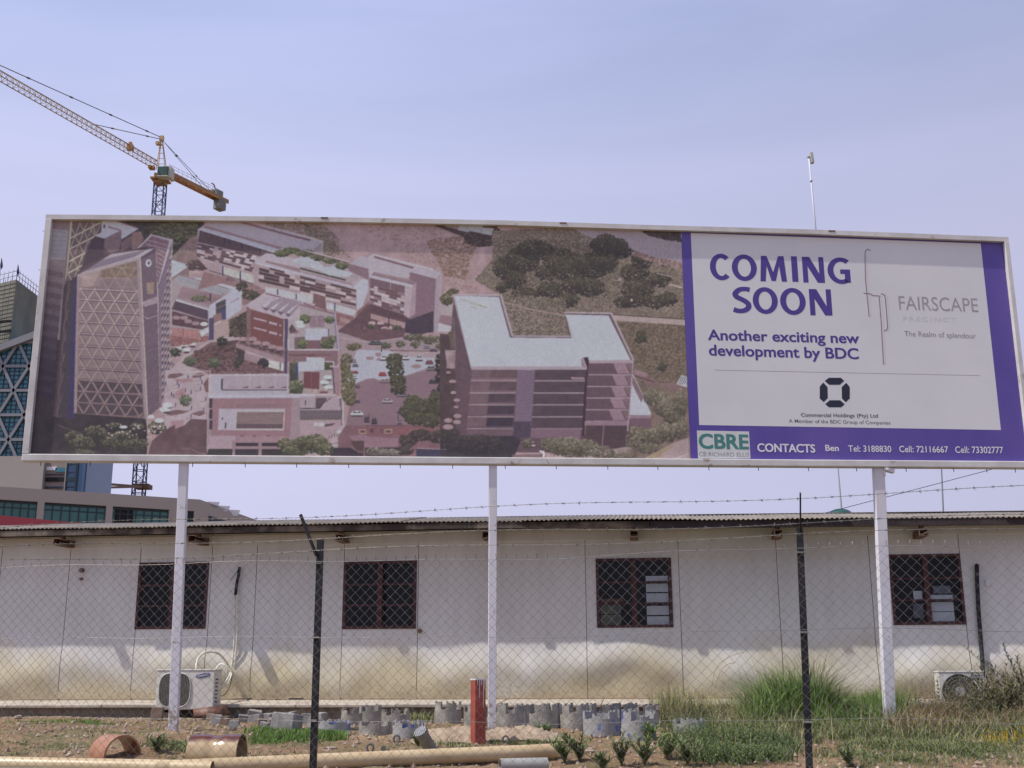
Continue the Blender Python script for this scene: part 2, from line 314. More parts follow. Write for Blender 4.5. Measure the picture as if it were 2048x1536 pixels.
for k in range(8): ln('a', [(1180, 340+k*14), (1320, 250+k*18)], 1.0, (150, 124, 126))
pl('a', [(1320, 220), (1420, 200), (1460, 300), (1380, 420), (1310, 420)], (140, 108, 108), 0.15)
# roof louvres and frame of the middle tower
pl('a', [(480, 870), (640, 740), (620, 1536), (640, 1536), (590, 2700), (330, 2700)], (58, 50, 62), 0.1)
pl('a', [(490, 860), (560, 820), (480, 1500), (390, 2600), (340, 2600), (430, 1500)], (74, 60, 66), 0.15)
for k in range(7): ln('a', [(560-k*20, 900+k*260), (490-k*18, 1100+k*260), (520-k*22, 1300+k*250)], 1.0, (112, 90, 92))
pl('a', [(560, 1600), (620, 760), (640, 760), (600, 2500), (540, 2500)], (52, 46, 88), 0.1)
pl('a', [(645, 740), (930, 560), (1060, 480), (1620, 395), (1420, 530), (1180, 580), (660, 740)], (176, 166, 180), 0.05)
for k in range(34):
    u = k/33; x = 700+u*640; ln('a', [(x, 705-u*190), (x+230-60*u, 555-u*140)], 0.8, (120, 104, 124))
ln('a', [(1060, 475), (1620, 398)], 1.6, (90, 72, 84)); ln('a', [(930, 560), (700, 700)], 1.6, (96, 78, 90))
pl('a', [(640, 760), (1400, 525), (1420, 525), (1460, 1536), (1505, 2640), (600, 2640), (620, 1536)], (134, 113, 119), 0.10, N_LINE)
pl('a', [(900, 680), (1370, 570), (1380, 680), (1370, 780), (940, 770)], (124, 104, 92), 0.25)
pl('a', [(680, 750), (930, 690), (820, 890), (680, 890)], (160, 134, 136), 0.2, N_LINE)
for k in range(9): ln('a', [(700+k*2, 880-k*16), (930, 860-k*22)], 0.8, (190, 166, 166))
rows = [(905, 930), (1040, 1075), (1180, 1215), (1315, 1360), (1455, 1500), (1536+68, 1536+92)]
LV = [905, 1035, 1175, 1312, 1455, 1603, 1743, 1882, 2020, 2160, 2298, 2436]
for k, y in enumerate(LV):
    if k < len(LV)-1:
        pass
        if k > 7: pl('a', [(668-k*4, y+20), (1400+k*5, y+60), (1405+k*5, y+170), (664-k*4, y+135)], (72, 60, 66), 0.14)
def tri(y0, y1, x0, x1, n, odd):
    pass
for k in range(len(LV)):
    y = LV[k]; y2 = LV[k+1] if k+1 < len(LV) else LV[k]+138
    xl, xr = 665-k*5, 1390+k*5; st = 172; off = 8 if k % 2 == 0 else 90
    def yy(x, b): return b+(x-xl)/(xr-xl)*(35+k*1.5)
    c = lerp((196, 176, 170), (142, 116, 116), k/12)
    for pas in (0, 1):
        for i in range(-1, 5):
            xa = xl+off+i*st+10; xb = xa+st/2; dk = (78, 60, 72)
            for xs_, xe_, ys_, ye_ in ((xa, xb, y, y2), (xb, xa+st, y2, y)):
                x0_, x1_ = max(xs_, xl), min(xe_, xr)
                if x1_ > x0_:
                    q0 = (x0_, yy(x0_, ys_+(ye_-ys_)*(x0_-xs_)/(xe_-xs_))); q1 = (x1_, yy(x1_, ys_+(ye_-ys_)*(x1_-xs_)/(xe_-xs_)))
                    if pas: ln('a', [q0, q1], 2.5, c)
                    elif ye_ > ys_: ln('a', [(q0[0]+10, q0[1]), (q1[0]+10, q1[1])], 2.2, dk)
                    else: ln('a', [(q0[0]+7, q0[1]+3), (q1[0]+7, q1[1]+3)], 1.2, lerp(dk, (110, 90, 98), 0.4))
    pl('a', [(xl, y+8), (xr, yy(xr, y)+8), (xr, yy(xr, y)+20), (xl, y+18)], lerp((92, 72, 86), (58, 46, 56), k/12), 0.05)
    pl('a', [(xl, y-15), (xr, yy(xr, y)-14), (xr, yy(xr, y)-8), (xl, y-8)], lerp((104, 84, 96), (62, 50, 60), k/12), 0.05)
    for i in range(-1, 5):
        for xq in (xl+off+i*st+10, ):
            if xl < xq < xr: el('a', xq, yy(xq, y), 13, 16, c)
    ln('a', [(xl, y), (xr, yy(xr, y))], 1.9, lerp((190, 168, 174), (128, 96, 104), k/12))
for p in ([(1040, 640), (1110, 780), (1190, 930)], [(1190, 650), (1100, 780), (1020, 910)], [(1190, 650), (1270, 780), (1370, 940)], [(1360, 640), (1270, 780), (1190, 920)], [(930, 760), (1010, 910)], [(920, 770), (1280, 780)], [(1020, 640), (1380, 650)]):
    ln('a', p, 1.4, (166, 144, 140))
pl('a', [(640, 740), (672, 735), (655, 1536), (632, 2640), (595, 2640), (620, 1536)], (152, 128, 132))
ln('a', [(645, 745), (1410, 530)], 5.0, (172, 152, 160))
pl('a', [(1372, 560), (1412, 525), (1460, 1536), (1508, 2660), (1480, 2660), (1415, 1536)], (154, 132, 146))
# slatted flank, then the pale shingled side
pl('a', [(1412, 525), (1610, 400), (1630, 1000), (1655, 2360), (1500, 2500), (1460, 1536)], (84, 66, 84), 0.12)
for k in range(84):
    y = 540+k*23.2; x0 = 1418+k*0.95; ln('a', [(x0, y+22), (1612+k*0.5, y-70+0.35*k)], 1.1, lerp((156, 130, 138), (140, 118, 130), nrg.rand()))
pl('a', [(1490, 830), (1590, 830), (1580, 970), (1500, 970)], (150, 128, 116), 0.2)
pl('a', [(1440, 1070), (1625, 1000), (1625, 1080), (1470, 1130)], (164, 144, 158)); ln('a', [(1470, 1250), (1510, 1275), (1625, 1230)], 2, (170, 150, 158))
el('a', 1518, 592, 36, 48, (196, 196, 208)); el('a', 1520, 590, 15, 22, (90, 72, 90))
ln('a', [(1415, 525), (1462, 1536), (1515, 2680)], 2.2, (188, 180, 158)); ln('a', [(1612, 395), (1632, 1000), (1650, 1800), (1668, 2450)], 2.2, (190, 176, 180))
pl('a', [(1615, 400), (1800, 300), (1640, 860)], (96, 74, 88), 0.25)
pl('a', [(1380, 400), (1520, 260), (1560, 250), (1780, 310), (1620, 850), (1612, 400)], (122, 94, 104), 0.2)
for k in range(9): ln('a', [(1480 + (0 if k < 2 else 140), 300+k*55), (1745-k*8, 370+k*50)], 1.7, (172, 150, 164))
pl('a', [(1545, 235), (1815, 300), (1815, 340), (1650, 880), (1635, 850), (1770, 320), (1560, 255), (1400, 410), (1375, 410)], (186, 172, 190))
pl('a', [(1812, 310), (1795, 700), (1785, 1536), (1780, 1960), (1690, 2200), (1662, 2500), (1640, 1300), (1638, 870)], (120, 100, 122), 0.08)
for k in range(20):
    for j in range(4):
        u = (j+0.5)/4; xa = 1648+k*0.6+u*140; yy0 = 830+k*84-u*330 + (0 if k else 0)
        if yy0 < 330+900*(1-u): continue
        if yy0 > 2350-u*400: continue
        pl('a', [(xa, yy0), (xa+26, yy0-60), (xa+30, yy0-10), (xa+4, yy0+58)], (178, 160, 162)); pl('a', [(xa+4, yy0+10), (xa+26, yy0-14), (xa+24, yy0+36), (xa+8, yy0+56)], (84, 66, 84))
ln('a', [(1812, 300), (1795, 700), (1788, 1536), (1782, 1980)], 1.8, (190, 182, 166))
# plaza between the towers
pl('d', [(60, 430), (250, 240), (560, 60), (900, 0), (1500, 0), (1500, 480), (540, 480), (500, 1090), (0, 1200), (0, 430)], PLAZA, 0.09, N_MID)
pl('d', [(340, 230), (560, 90), (900, 60), (1000, 230), (1480, 470), (540, 490), (400, 420), (300, 380), (200, 340)], (118, 88, 92), 0.22, N_MID)
pl('d', [(500, 150), (900, 60), (960, 240), (820, 300), (560, 280)], (84, 66, 66), 0.3, N_MID)
cover('d', [(350, 200), (900, 60), (960, 440), (560, 470), (400, 400)], (64, 46, 50), (120, 90, 90), 0.15)
for p in ([(50, 480), (180, 455), (230, 490), (130, 530), (30, 530)], [(330, 500), (430, 460), (500, 480), (440, 520), (340, 530)], [(470, 600), (530, 520), (540, 710), (500, 700)],
          [(20, 940), (150, 920), (300, 935), (130, 1000), (20, 980)], [(310, 970), (450, 925), (500, 960), (420, 1000)]): pl('d', p, (112, 84, 88), 0.15)
pl('d', [(100, 540), (330, 540), (350, 570), (200, 590)], (164, 126, 134)); pl('d', [(70, 1060), (240, 1040), (200, 1160), (50, 1200)], (170, 132, 140)); pl('d', [(130, 700), (230, 640), (260, 740), (110, 780)], (168, 130, 136))
pl('d', [(0, 1200), (240, 1110), (320, 1030), (520, 1040), (520, 1480), (0, 1480)], (94, 70, 76), 0.2, N_MID)
ln('d', [(200, 1395), (310, 1395), (420, 1450), (500, 1465)], 1.2, (140, 116, 116))
ln('d', [(60, 470), (560, 440), (540, 520)], 1.5, (196, 180, 190)); ln('d', [(0, 560), (250, 510), (520, 470)], 1.2, (192, 176, 186)); ln('d', [(0, 1010), (280, 960), (500, 1030)], 1.4, (192, 176, 188))
for x, y in ((285, 520), (435, 535), (455, 580), (435, 660), (250, 680), (322, 705), (150, 590), (172, 625), (80, 730), (105, 750), (210, 750), (130, 860), (325, 900), (500, 790), (475, 920), (320, 1000), (10, 600), (60, 365), (100, 370), (410, 400)):
    pl('d', [(x-6, y-26), (x+6, y-26), (x+5, y+22), (x-5, y+22)], (66, 54, 84)); ln('d', [(x, y+20), (x-70, y+34)], 0.9, (132, 104, 112))
for x, y, rx, ry in ((235, 120, 45, 26), (340, 108, 44, 24), (160, 158, 46, 26), (265, 180, 48, 27), (40, 860, 50, 30), (20, 920, 50, 22)): el('d', x, y, rx, ry, (200, 204, 210)); el('d', x, y+34, rx*0.8, 12, (70, 52, 62))
for x, y in ((310, 325), (605, 340), (255, 805)): clump('d', x, y, 72, 66, (50, 56, 46), (136, 144, 110), 1.6, 1.3)
clump('d', 130, 215, 64, 50, (40, 42, 40), (90, 100, 80)); clump('d', 705, 80, 62, 62, (34, 36, 36), (66, 66, 54)); clump('d', 905, 340, 60, 60, (44, 46, 40), (86, 88, 66))
cover('d', [(40, 10), (530, 20), (560, 60), (200, 130), (80, 140)], (110, 70, 72), (168, 120, 122), 0.4)
# left low white building with the roof court
pl('b', [(70, 545), (310, 620), (310, 760), (80, 800)], (130, 104, 110)); pl('b', [(78, 550), (305, 620), (80, 775)], (184, 190, 204)); ln('b', [(310, 615), (305, 750)], 1.6, (196, 190, 160))
pl('b', [(80, 800), (180, 735), (400, 770), (945, 910), (940, 1165), (750, 1290), (600, 1420), (440, 1490), (80, 1400)], (168, 148, 158))
pl('b', [(400, 765), (945, 908), (820, 950), (300, 800)], (190, 188, 206), 0.04); pl('b', [(170, 735), (830, 915), (740, 960), (680, 985), (90, 820)], (160, 158, 170), 0.05)
for k in range(36): ln('b', [(190+k*17, 760+k*4.7), (165+k*16, 800+k*5)], 0.6, (132, 124, 138))
ln('b', [(175, 738), (780, 905)], 1.4, (120, 92, 100))
pl('b', [(210, 880), (690, 985), (720, 950), (700, 1010), (550, 1110), (150, 1010)], (146, 116, 126), 0.12, N_LINE)
clump('b', 430, 1030, 120, 40, (60, 62, 48), (130, 128, 88), 2.0, 1.1); pl('b', [(550, 970), (568, 965), (565, 1060), (550, 1060)], (50, 44, 60))
pl('b', [(160, 1000), (550, 1110), (545, 1135), (155, 1025)], (150, 128, 140)); pl('b', [(140, 1035), (545, 1160), (540, 1180), (130, 1060)], (198, 198, 212))
pl('b', [(125, 1055), (525, 1170), (530, 1285), (85, 1160)], (76, 60, 74), 0.12); ln('b', [(110, 1160), (520, 1290)], 1.4, (120, 96, 108))
pl('b', [(550, 1110), (830, 935), (945, 908), (940, 1165), (750, 1290), (740, 1030), (705, 1030), (620, 1090), (620, 1220), (530, 1290)], (184, 184, 204), 0.04)
pl('b', [(625, 1090), (745, 1035), (750, 1180), (630, 1230)], (66, 62, 72), 0.2); ln('b', [(630, 1150), (745, 1100)], 1, (150, 140, 130)); pl('b', [(600, 1230), (745, 1170), (750, 1280), (600, 1340)], (140, 104, 104))
pl('b', [(690, 1180), (748, 1150), (750, 1285), (700, 1280)], (70, 64, 110)); ln('b', [(800, 1080), (910, 1020)], 1.6, (150, 110, 140))
pl('b', [(90, 1180), (530, 1300), (530, 1420), (90, 1350)], (84, 58, 66), 0.25)
for x, y in ((140, 1262), (235, 1262), (285, 1305), (375, 1330), (480, 1340)): el('b', x, y, 48, 26, (160, 130, 140) if x < 450 else (204, 206, 206))
pl('b', [(90, 1380), (440, 1420), (440, 1536), (90, 1480)], (168, 118, 118), 0.15); ln('b', [(222, 1390), (222, 1500)], 1.6, (110, 80, 90))
pl('b', [(415, 1430), (690, 1290), (690, 1320), (450, 1500)], (196, 196, 206)); pl('b', [(600, 1350), (780, 1270), (780, 1440), (600, 1530)], (176, 150, 150)); pl('b', [(540, 1270), (600, 1260), (600, 1536), (540, 1536)], (72, 64, 96))
pl('b', [(400, 920), (480, 700), (1240, 870), (1230, 960), (1000, 1110), (945, 1100), (945, 910), (700, 840)], (140, 108, 112), 0.12)
clump('b', 400, 620, 135, 70, (62, 48, 52), (96, 76, 76), 1.2); clump('b', 945, 880, 68, 66, (42, 42, 38), (84, 80, 58)); clump('b', 1050, 985, 110, 60, (50, 48, 42), (90, 80, 66), 1.2)
el('b', 380, 700, 52, 20, (190, 162, 166)); cover('b', [(790, 1300), (1040, 1170), (1040, 1500), (800, 1500)], (44, 38, 38), (100, 90, 74), 0.5)
for x in range(760, 860, 18): pl('b', [(x, 765), (x+7, 765), (x+7, 810), (x, 810)], (80, 62, 84))
# long slab building with the chequered front
pl('b', [(400, 170), (1300, 420), (1300, 480), (1110, 540), (1090, 830), (540, 680), (390, 520)], WALLP)
pl('b', [(430, 190), (1340, 450), (1340, 490), (1120, 510), (400, 340)], (84, 66, 72), 0.2)
Q1 = [(395, 345), (1180, 510), (1060, 700), (390, 510)]
pl('b', [(395, 330), (1180, 510), (1090, 720), (390, 520)], (168, 144, 156)); checker('b', Q1, 7, 15, (190, 168, 178), (74, 54, 62), 5, 0.48)
for x in (735, 790, 945, 1165): pl('b', [(x-9, 260+(x-735)*0.3), (x+9, 262+(x-735)*0.3), (x+7, 350+(x-735)*0.3), (x-7, 350+(x-735)*0.3)], (56, 48, 72))
pl('b', [(410, 170), (540, 80), (860, 72), (1843, 290), (1843, 440), (1350, 450)], ROOF, 0.04)
pl('b', [(850, 75), (960, 90), (1790, 300), (1770, 325), (1050, 130)], (120, 86, 94)); ln('b', [(1020, 80), (1843, 292)], 2.6, (190, 176, 192))
pl('b', [(490, 130), (1450, 400), (1400, 420), (480, 155)], (146, 116, 124)); pl('b', [(410, 170), (500, 160), (1420, 425), (1340, 460)], (186, 184, 204)); ln('b', [(410, 175), (1340, 458)], 2.0, (198, 196, 212))
pl('c', [(0, 240), (280, 320), (270, 480), (150, 440), (0, 410)], (172, 162, 180)); pl('c', [(150, 440), (280, 322), (270, 480)], (150, 134, 146)); ln('c', [(0, 245), (280, 322), (272, 480)], 1.6, (196, 188, 180)); pl('c', [(0, 265), (140, 300), (120, 325), (0, 290)], (122, 88, 98))
for x0, x1 in ((540, 700), (720, 915), (935, 1090)): pl('b', [(x0, 590+(x0-540)*0.27), (x1, 590+(x1-540)*0.27), (x1, 720+(x1-540)*0.24), (x0, 690+(x0-540)*0.24)], (188, 186, 186) if x0 > 600 else (164, 140, 150))
for x in (712, 926): pl('b', [(x-8, 620+(x-700)*0.3), (x+8, 624+(x-700)*0.3), (x+8, 745+(x-700)*0.35), (x-8, 740+(x-700)*0.35)], (52, 50, 90))
ln('b', [(540, 680), (1130, 860)], 1.4, (70, 52, 60))
# second chequered block with planted roof
pl('b', [(1100, 560), (1240, 470), (1843, 560), (1843, 1090), (1240, 930), (1090, 850)], WALLP)
pl('c', [(0, 480), (600, 590), (850, 790), (830, 1060), (690, 1190), (650, 1260), (0, 1060)], (160, 136, 146))
Q2 = [(1160-0, 600), (3440*0+1843+0, 770), (1843, 975), (1150, 820)]
checker('b', Q2, 5, 11, (196, 174, 182), (66, 50, 58), 11, 0.46)
Q3 = [(0, 740), (695, 915), (685, 1120), (0, 975)]
checker('c', Q3, 6, 11, (196, 174, 182), (80, 58, 62), 12, 0.46)
pl('b', [(1100, 560), (1240, 470), (1380, 480), (1843, 590), (1843, 780), (1160, 600)], (182, 168, 184), 0.05)
pl('b', [(1240, 560), (1500, 620), (1843, 700), (1843, 760), (1230, 580)], (146, 118, 126)); pl('b', [(1110, 570), (1843, 765), (1843, 790), (1110, 600)], (188, 182, 202))
pl('c', [(0, 500), (600, 600), (640, 700), (740, 760), (640, 860), (0, 690)], (168, 150, 160), 0.06)
pl('c', [(0, 690), (640, 845), (640, 870), (0, 725)], (150, 112, 126)); pl('c', [(0, 700), (700, 880), (690, 920), (0, 735)], (184, 174, 194))
ln('c', [(0, 655), (560, 800)], 3.2, (60, 56, 50))
pl('c', [(0, 520), (110, 590), (200, 560), (300, 640), (430, 630), (560, 690), (680, 690), (600, 760), (480, 755), (350, 740), (280, 700), (120, 640), (0, 630)], (184, 188, 202), 0.05)
pl('b', [(1540, 560), (1700, 505), (1843, 530), (1843, 640), (1700, 620)], (180, 184, 198))
for t, x, y, rx, ry in (('b', 1440, 470, 100, 44), ('b', 1560, 440, 110, 40), ('b', 1720, 470, 110, 44), ('c', 60, 470, 80, 40), ('c', 220, 520, 90, 40), ('c', 380, 560, 100, 38), ('c', 520, 620, 80, 50)): clump(t, x, y, rx, ry, (54, 58, 42), (140, 142, 100), 2.0, 1.3)
ln('c', [(0, 420), (620, 580)], 1.8, (196, 188, 196)); ln('c', [(0, 432), (600, 592)], 1.6, (90, 66, 72))
pl('c', [(640, 860), (770, 780), (835, 800), (840, 930), (770, 1120), (700, 1170), (690, 920)], (188, 186, 204), 0.04); pl('c', [(640, 860), (740, 755), (760, 790), (640, 900)], (176, 160, 172))
pl('b', [(1230, 880), (1380, 905), (1840, 1010), (1800, 1085), (1430, 1000), (1240, 950)], (192, 190, 200), 0.05)
for x in (1385, 1612): pl('b', [(x-8, 910+(x-1385)*0.25), (x+8, 915+(x-1385)*0.25), (x+6, 1000+(x-1385)*0.2), (x-8, 1000+(x-1385)*0.2)], (64, 58, 92))
pl('c', [(165, 960), (300, 1000), (330, 1180), (160, 1110)], (116, 84, 88)); pl('c', [(330, 1070), (520, 1120), (690, 1170), (660, 1240), (320, 1150)], (196, 192, 202), 0.08); pl('c', [(422, 1080), (438, 1084), (432, 1180), (422, 1176)], (60, 62, 100))
pl('c', [(440, 1200), (660, 1250), (660, 1400), (450, 1350)], (132, 92, 98), 0.2); ln('c', [(450, 1320), (640, 1380)], 1.6, (170, 130, 134)); pl('c', [(490, 1250), (620, 1290), (620, 1350), (490, 1310)], (166, 132, 136))
pl('c', [(700, 1190), (850, 1060), (850, 1160), (690, 1280)], (126, 88, 90)); ln('c', [(690, 1180), (665, 1270), (650, 1400)], 1.4, (184, 164, 160))
# third block, tall and plain
pl('c', [(660, 1280), (850, 1100), (1290, 1280), (1400, 1250), (1660, 1200), (1640, 1420), (1300, 1536), (500, 1536), (470, 1420)], (92, 66, 74), 0.2)
pl('c', [(600, 600), (855, 665), (845, 795), (600, 690)], (126, 100, 112)); pl('c', [(610, 600), (740, 500), (880, 540), (860, 665)], (176, 164, 180), 0.04)
pl('c', [(830, 520), (890, 480), (1640, 665), (1740, 720), (1680, 780), (1400, 740), (1300, 780), (1100, 740), (900, 700), (850, 800)], (182, 170, 186), 0.04)
pl('c', [(915, 500), (1400, 640), (1380, 660), (910, 525)], (118, 86, 96)); ln('c', [(900, 485), (1640, 668)], 2.2, (200, 192, 204))
pl('c', [(1350, 700), (1670, 785), (1640, 1440), (1290, 1440), (1350, 1250), (1415, 1220), (1430, 820), (1350, 800)], (126, 98, 112), 0.06)
pl('c', [(1670, 785), (1735, 720), (1720, 1180), (1690, 1450), (1638, 1440)], (166, 148, 164)); pl('c', [(1735, 720), (1740, 760), (1722, 1180), (1716, 1180)], (188, 174, 178))
pl('c', [(850, 790), (870, 740), (910, 700), (1430, 820), (1420, 1200), (1340, 1265), (860, 1090)], (134, 108, 118), 0.07)
Q4 = [(862, 860), (1290, 960), (1275, 1220), (862, 1080)]
checker('c', Q4, 7, 9, (188, 164, 172), (98, 72, 80), 21, 0.42)
pl('c', [(870, 760), (1290, 870), (1290, 960), (870, 860)], (110, 84, 94), 0.1); ln('c', [(1115, 820), (1110, 915)], 1.4, (170, 142, 150))
pl('c', [(905, 700), (1390, 810), (1380, 830), (900, 730)], (146, 120, 130)); pl('c', [(870, 735), (1420, 865), (1380, 895), (860, 770)], (188, 180, 198))
pl('c', [(1290, 870), (1380, 890), (1340, 1265), (1275, 1235)], (180, 160, 172)); pl('c', [(1380, 885), (1430, 820), (1415, 1210), (1340, 1265)], (168, 142, 156))
pl('c', [(865, 1210), (1320, 1330), (1310, 1400), (865, 1270)], (172, 138, 142)); pl('c', [(1085, 1230), (1100, 1234), (1095, 1350), (1082, 1350)], (60, 46, 70))
pl('c', [(860, 1090), (1270, 1225), (1330, 1270), (1330, 1300), (860, 1190)], (84, 60, 68), 0.12); pl('c', [(1300, 1300), (1640, 1180), (1640, 1440), (1280, 1470)], (64, 52, 66), 0.15)
for x, y, rx in ((885, 1330, 46), (990, 1328, 46), (1040, 1395, 48), (790, 1410, 26), (1115, 1385, 24)): el('c', x, y, rx, 24, (190, 158, 164)); el('c', x, y+30, rx*.7, 10, (60, 44, 50))
for x, y, r in ((870, 1370, 46), (1190, 1390, 56), (1030, 1430, 50)): clump('c', x, y, r, 36, (44, 50, 40), (112, 118, 88), 1.6, 1.2)
pl('c', [(1725, 1230), (1870, 1250), (1860, 1370), (1710, 1320)], (138, 108, 120)); pl('c', [(1735, 1120), (1880, 1080), (1880, 1240), (1730, 1220)], (176, 158, 166)); pl('c', [(1700, 1325), (1870, 1370), (1830, 1440), (1690, 1430)], (192, 188, 200))
clump('c', 1800, 1040, 80, 70, (62, 58, 46), (128, 124, 92), 1.4); clump('c', 1880, 950, 70, 40, (62, 58, 48), (110, 104, 78))
# brick block in the middle
pl('b', [(1000, 1110), (1240, 950), (1843, 1100), (1843, 1240), (1500, 1290)], (182, 166, 182), 0.05)
pl('b', [(1180, 1120), (1460, 1000), (1700, 1060), (1560, 1225)], (150, 132, 148)); 
for k in range(4): pl('b', [(1190+k*100, 1120+k*26), (1290+k*100, 1060+k*20), (1340+k*100, 1025+k*22), (1240+k*95, 1140+k*22)], (190, 180, 198)); pl('b', [(1190+k*95, 1130+k*26), (1290+k*90, 1145+k*26), (1240+k*90, 1180+k*26)], (104, 84, 98))
ln('b', [(1000, 1112), (1240, 952), (1843, 1100)], 2.2, (190, 176, 190)); ln('b', [(1240, 965), (1420, 1010)], 2.4, (118, 86, 96)); ln('b', [(1700, 1085), (1843, 1130)], 2.6, (116, 80, 90))
pl('b', [(1050, 1160), (1500, 1280), (1460, 1760), (1050, 1640)], BRK, 0.06); ln('b', [(1000, 1118), (1500, 1285)], 2.6, (184, 168, 186)); pl('b', [(1000, 1120), (1055, 1160), (1050, 1640), (1000, 1500)], (118, 92, 96), 0.2)
for k in range(3):
    yk = 1255+k*118
    if k < 2:
        pl('b', [(1090, yk), (1250, yk+42), (1250, yk+62), (1090, yk+22)], (180, 160, 178)); pl('b', [(1280, yk+50), (1378, yk+76), (1376, yk+104), (1278, yk+78)], (184, 164, 180)); pl('b', [(1405, yk+90), (1430, yk+96), (1428, yk+116), (1405, yk+110)], (180, 160, 176))
pl('b', [(1460, 1290), (1478, 1294), (1460, 1800), (1448, 1795)], (184, 172, 176)); pl('b', [(1480, 1270), (1515, 1280), (1500, 1960), (1466, 1930)], (84, 70, 108))
# planted roof court, wooden deck, umbrellas
pl('b', [(1510, 1280), (1843, 1230), (1900, 1230), (1843, 1700), (1515, 1680)], (176, 160, 170)); pl('c', [(0, 1110), (420, 1215), (450, 1536), (0, 1536)], (168, 152, 160), 0.06)
pl('e', [(-60, -20), (450, -20), (470, 180), (-220, 180)], (170, 154, 164), 0.05)
ln('c', [(0, 1100), (420, 1215)], 2.4, (120, 84, 94)); ln('c', [(420, 1200), (465, 1700)], 2.8, (120, 110, 150)); ln('c', [(432, 1205), (478, 1700)], 1.5, (196, 186, 190))
pl('c', [(120, 1235), (300, 1235), (300, 1380), (120, 1380)], (140, 114, 128), 0.1); ln('c', [(205, 1235), (205, 1380)], 1.0, (180, 160, 170))
pl('c', [(65, 1395), (350, 1400), (350, 1536), (62, 1536)], (186, 186, 204)); ln('c', [(350, 1400), (352, 1500)], 2, (84, 66, 84)); pl('e', [(62, -20), (350, -20), (260, 65), (65, 65)], (186, 186, 204))
pl('e', [(65, 65), (255, 65), (270, 20), (360, 20), (380, 170), (60, 170)], (116, 82, 92)); pl('d', [(1590, 30), (1720, 20), (1720, 170), (1590, 175)], (112, 88, 92))
for t, x, y, rx, ry in (('b', 1720, 1270, 70, 50), ('c', 60, 1290, 60, 44), ('c', 360, 1290, 60, 40), ('e', 340, 110, 90, 66), ('e', 400, 60, 40, 60), ('d', 1690, 110, 60, 60), ('e', 20, 120, 40, 40)): clump(t, x, y, rx, ry, (50, 56, 40), (140, 146, 100), 1.8, 1.2)
for t, x, y in (('b', 1650, 1320), ('b', 1670, 1362)): el(t, x, y, 54, 26, (194, 200, 206))
el('b', 1590, 1435, 58, 22, (136, 100, 106)); pl('b', [(1520, 1400), (1560, 1340), (1620, 1420), (1540, 1460)], (80, 60, 62), 0.3)
ln('d', [(1510, 180), (1843+0, 184)], 2.4, (198, 190, 200)); ln('e', [(0, 180), (470, 184)], 2.4, (198, 190, 200)); ln('d', [(1512, 0), (1512, 180)], 2.0, (198, 190, 200)); pl('d', [(1470, -200), (1508, -200), (1505, 320), (1480, 470), (1462, 460)], (74, 62, 90))
pl('d', [(1510, 190), (1843, 190), (1843, 330), (1510, 330)], (132, 100, 108), 0.08); pl('e', [(0, 190), (470, 190), (460, 400), (0, 330)], (130, 98, 106), 0.08); ln('d', [(1520, 245), (1843, 250)], 2.4, (96, 62, 68)); ln('e', [(0, 240), (380, 244)], 1.4, (100, 66, 74))
# terrace canopy before the brick block
pl('d', [(880, 90), (960, 20), (1480, 160), (1470, 330), (890, 140)], (130, 100, 106), 0.2); pl('d', [(870, 100), (1470, 290), (1465, 350), (870, 150)], (158, 128, 138), 0.08)
for x, y in ((960, 50), (1080, 48), (1130, 95), (1240, 105), (1315, 145), (1415, 165)): el('d', x, y, 50, 27, (168, 134, 144)); el('d', x, y+36, 40, 12, (70, 52, 58))
cover('d', [(930, 90), (1450, 220), (1450, 250), (930, 110)], (60, 46, 50), (120, 94, 96), 0.4)
pl('d', [(980, 220), (1470, 360), (1460, 450), (970, 300)], (154, 128, 138), 0.1); pl('d', [(1265, 305), (1460, 350), (1455, 440), (1265, 395)], (204, 202, 200)); pl('d', [(1410, 340), (1425, 345), (1420, 425), (1410, 425)], (70, 60, 80)); ln('d', [(1260, 398), (1470, 466)], 2.2, (90, 56, 60))
pl('d', [(880, 165), (980, 200), (970, 310), (900, 330)], (60, 52, 56), 0.2); clump('d', 1205, 350, 64, 64, (38, 34, 42), (64, 56, 60), 1.6)
cover('d', [(940, 300), (1260, 400), (1460, 470), (900, 470)], (84, 60, 64), (130, 98, 104), 0.15)
# front block: roof with sawtooth lights, louvred screen
pl('d', [(550, 485), (1520, 485), (1520, 735), (545, 745)], (180, 172, 188), 0.04); pl('d', [(720, 500), (1500, 500), (1490, 670), (720, 670)], (174, 156, 170), 0.04); pl('d', [(690, 540), (715, 535), (708, 672), (688, 672)], (66, 60, 86))
for k in range(5): ln('d', [(890+k*155, 480), (890+k*155, 640)], 0.8, (196, 184, 196)); pl('d', [(770+k*158, 652), (860+k*158, 628), (866+k*158, 650)], (100, 78, 92) if k else (156, 136, 150)); pl('d', [(850+k*158, 485), (892+k*158, 468), (896+k*158, 490)], (184, 170, 186))
ln('d', [(700, 676), (1500, 676)], 2.0, (84, 70, 84)); ln('d', [(548, 487), (1520, 487)], 2.0, (200, 192, 206)); ln('d', [(552, 485), (540, 740), (520, 1400)], 3.0, (196, 186, 186)); pl('d', [(540, 735), (1843, 735), (1843, 770), (540, 775)], (190, 186, 206), 0.04)
pl('d', [(535, 775), (1843, 770), (1843, 1480), (515, 1480)], (156, 132, 144), 0.05); pl('d', [(560, 780), (1560, 775), (1540, 1250), (570, 1230)], (150, 112, 122), 0.05)
for k in range(3): pl('d', [(548, 780+k*135), (584, 780+k*135), (578, 900+k*132), (542, 895+k*132)], (58, 48, 58)); 
pl('d', [(880, 840), (1480, 850), (1480, 890), (880, 890)], (136, 106, 116), 0.1, N_LINE); pl('d', [(665, 905), (1475, 905), (1460, 1172), (650, 1168)], (186, 174, 192), 0.03)
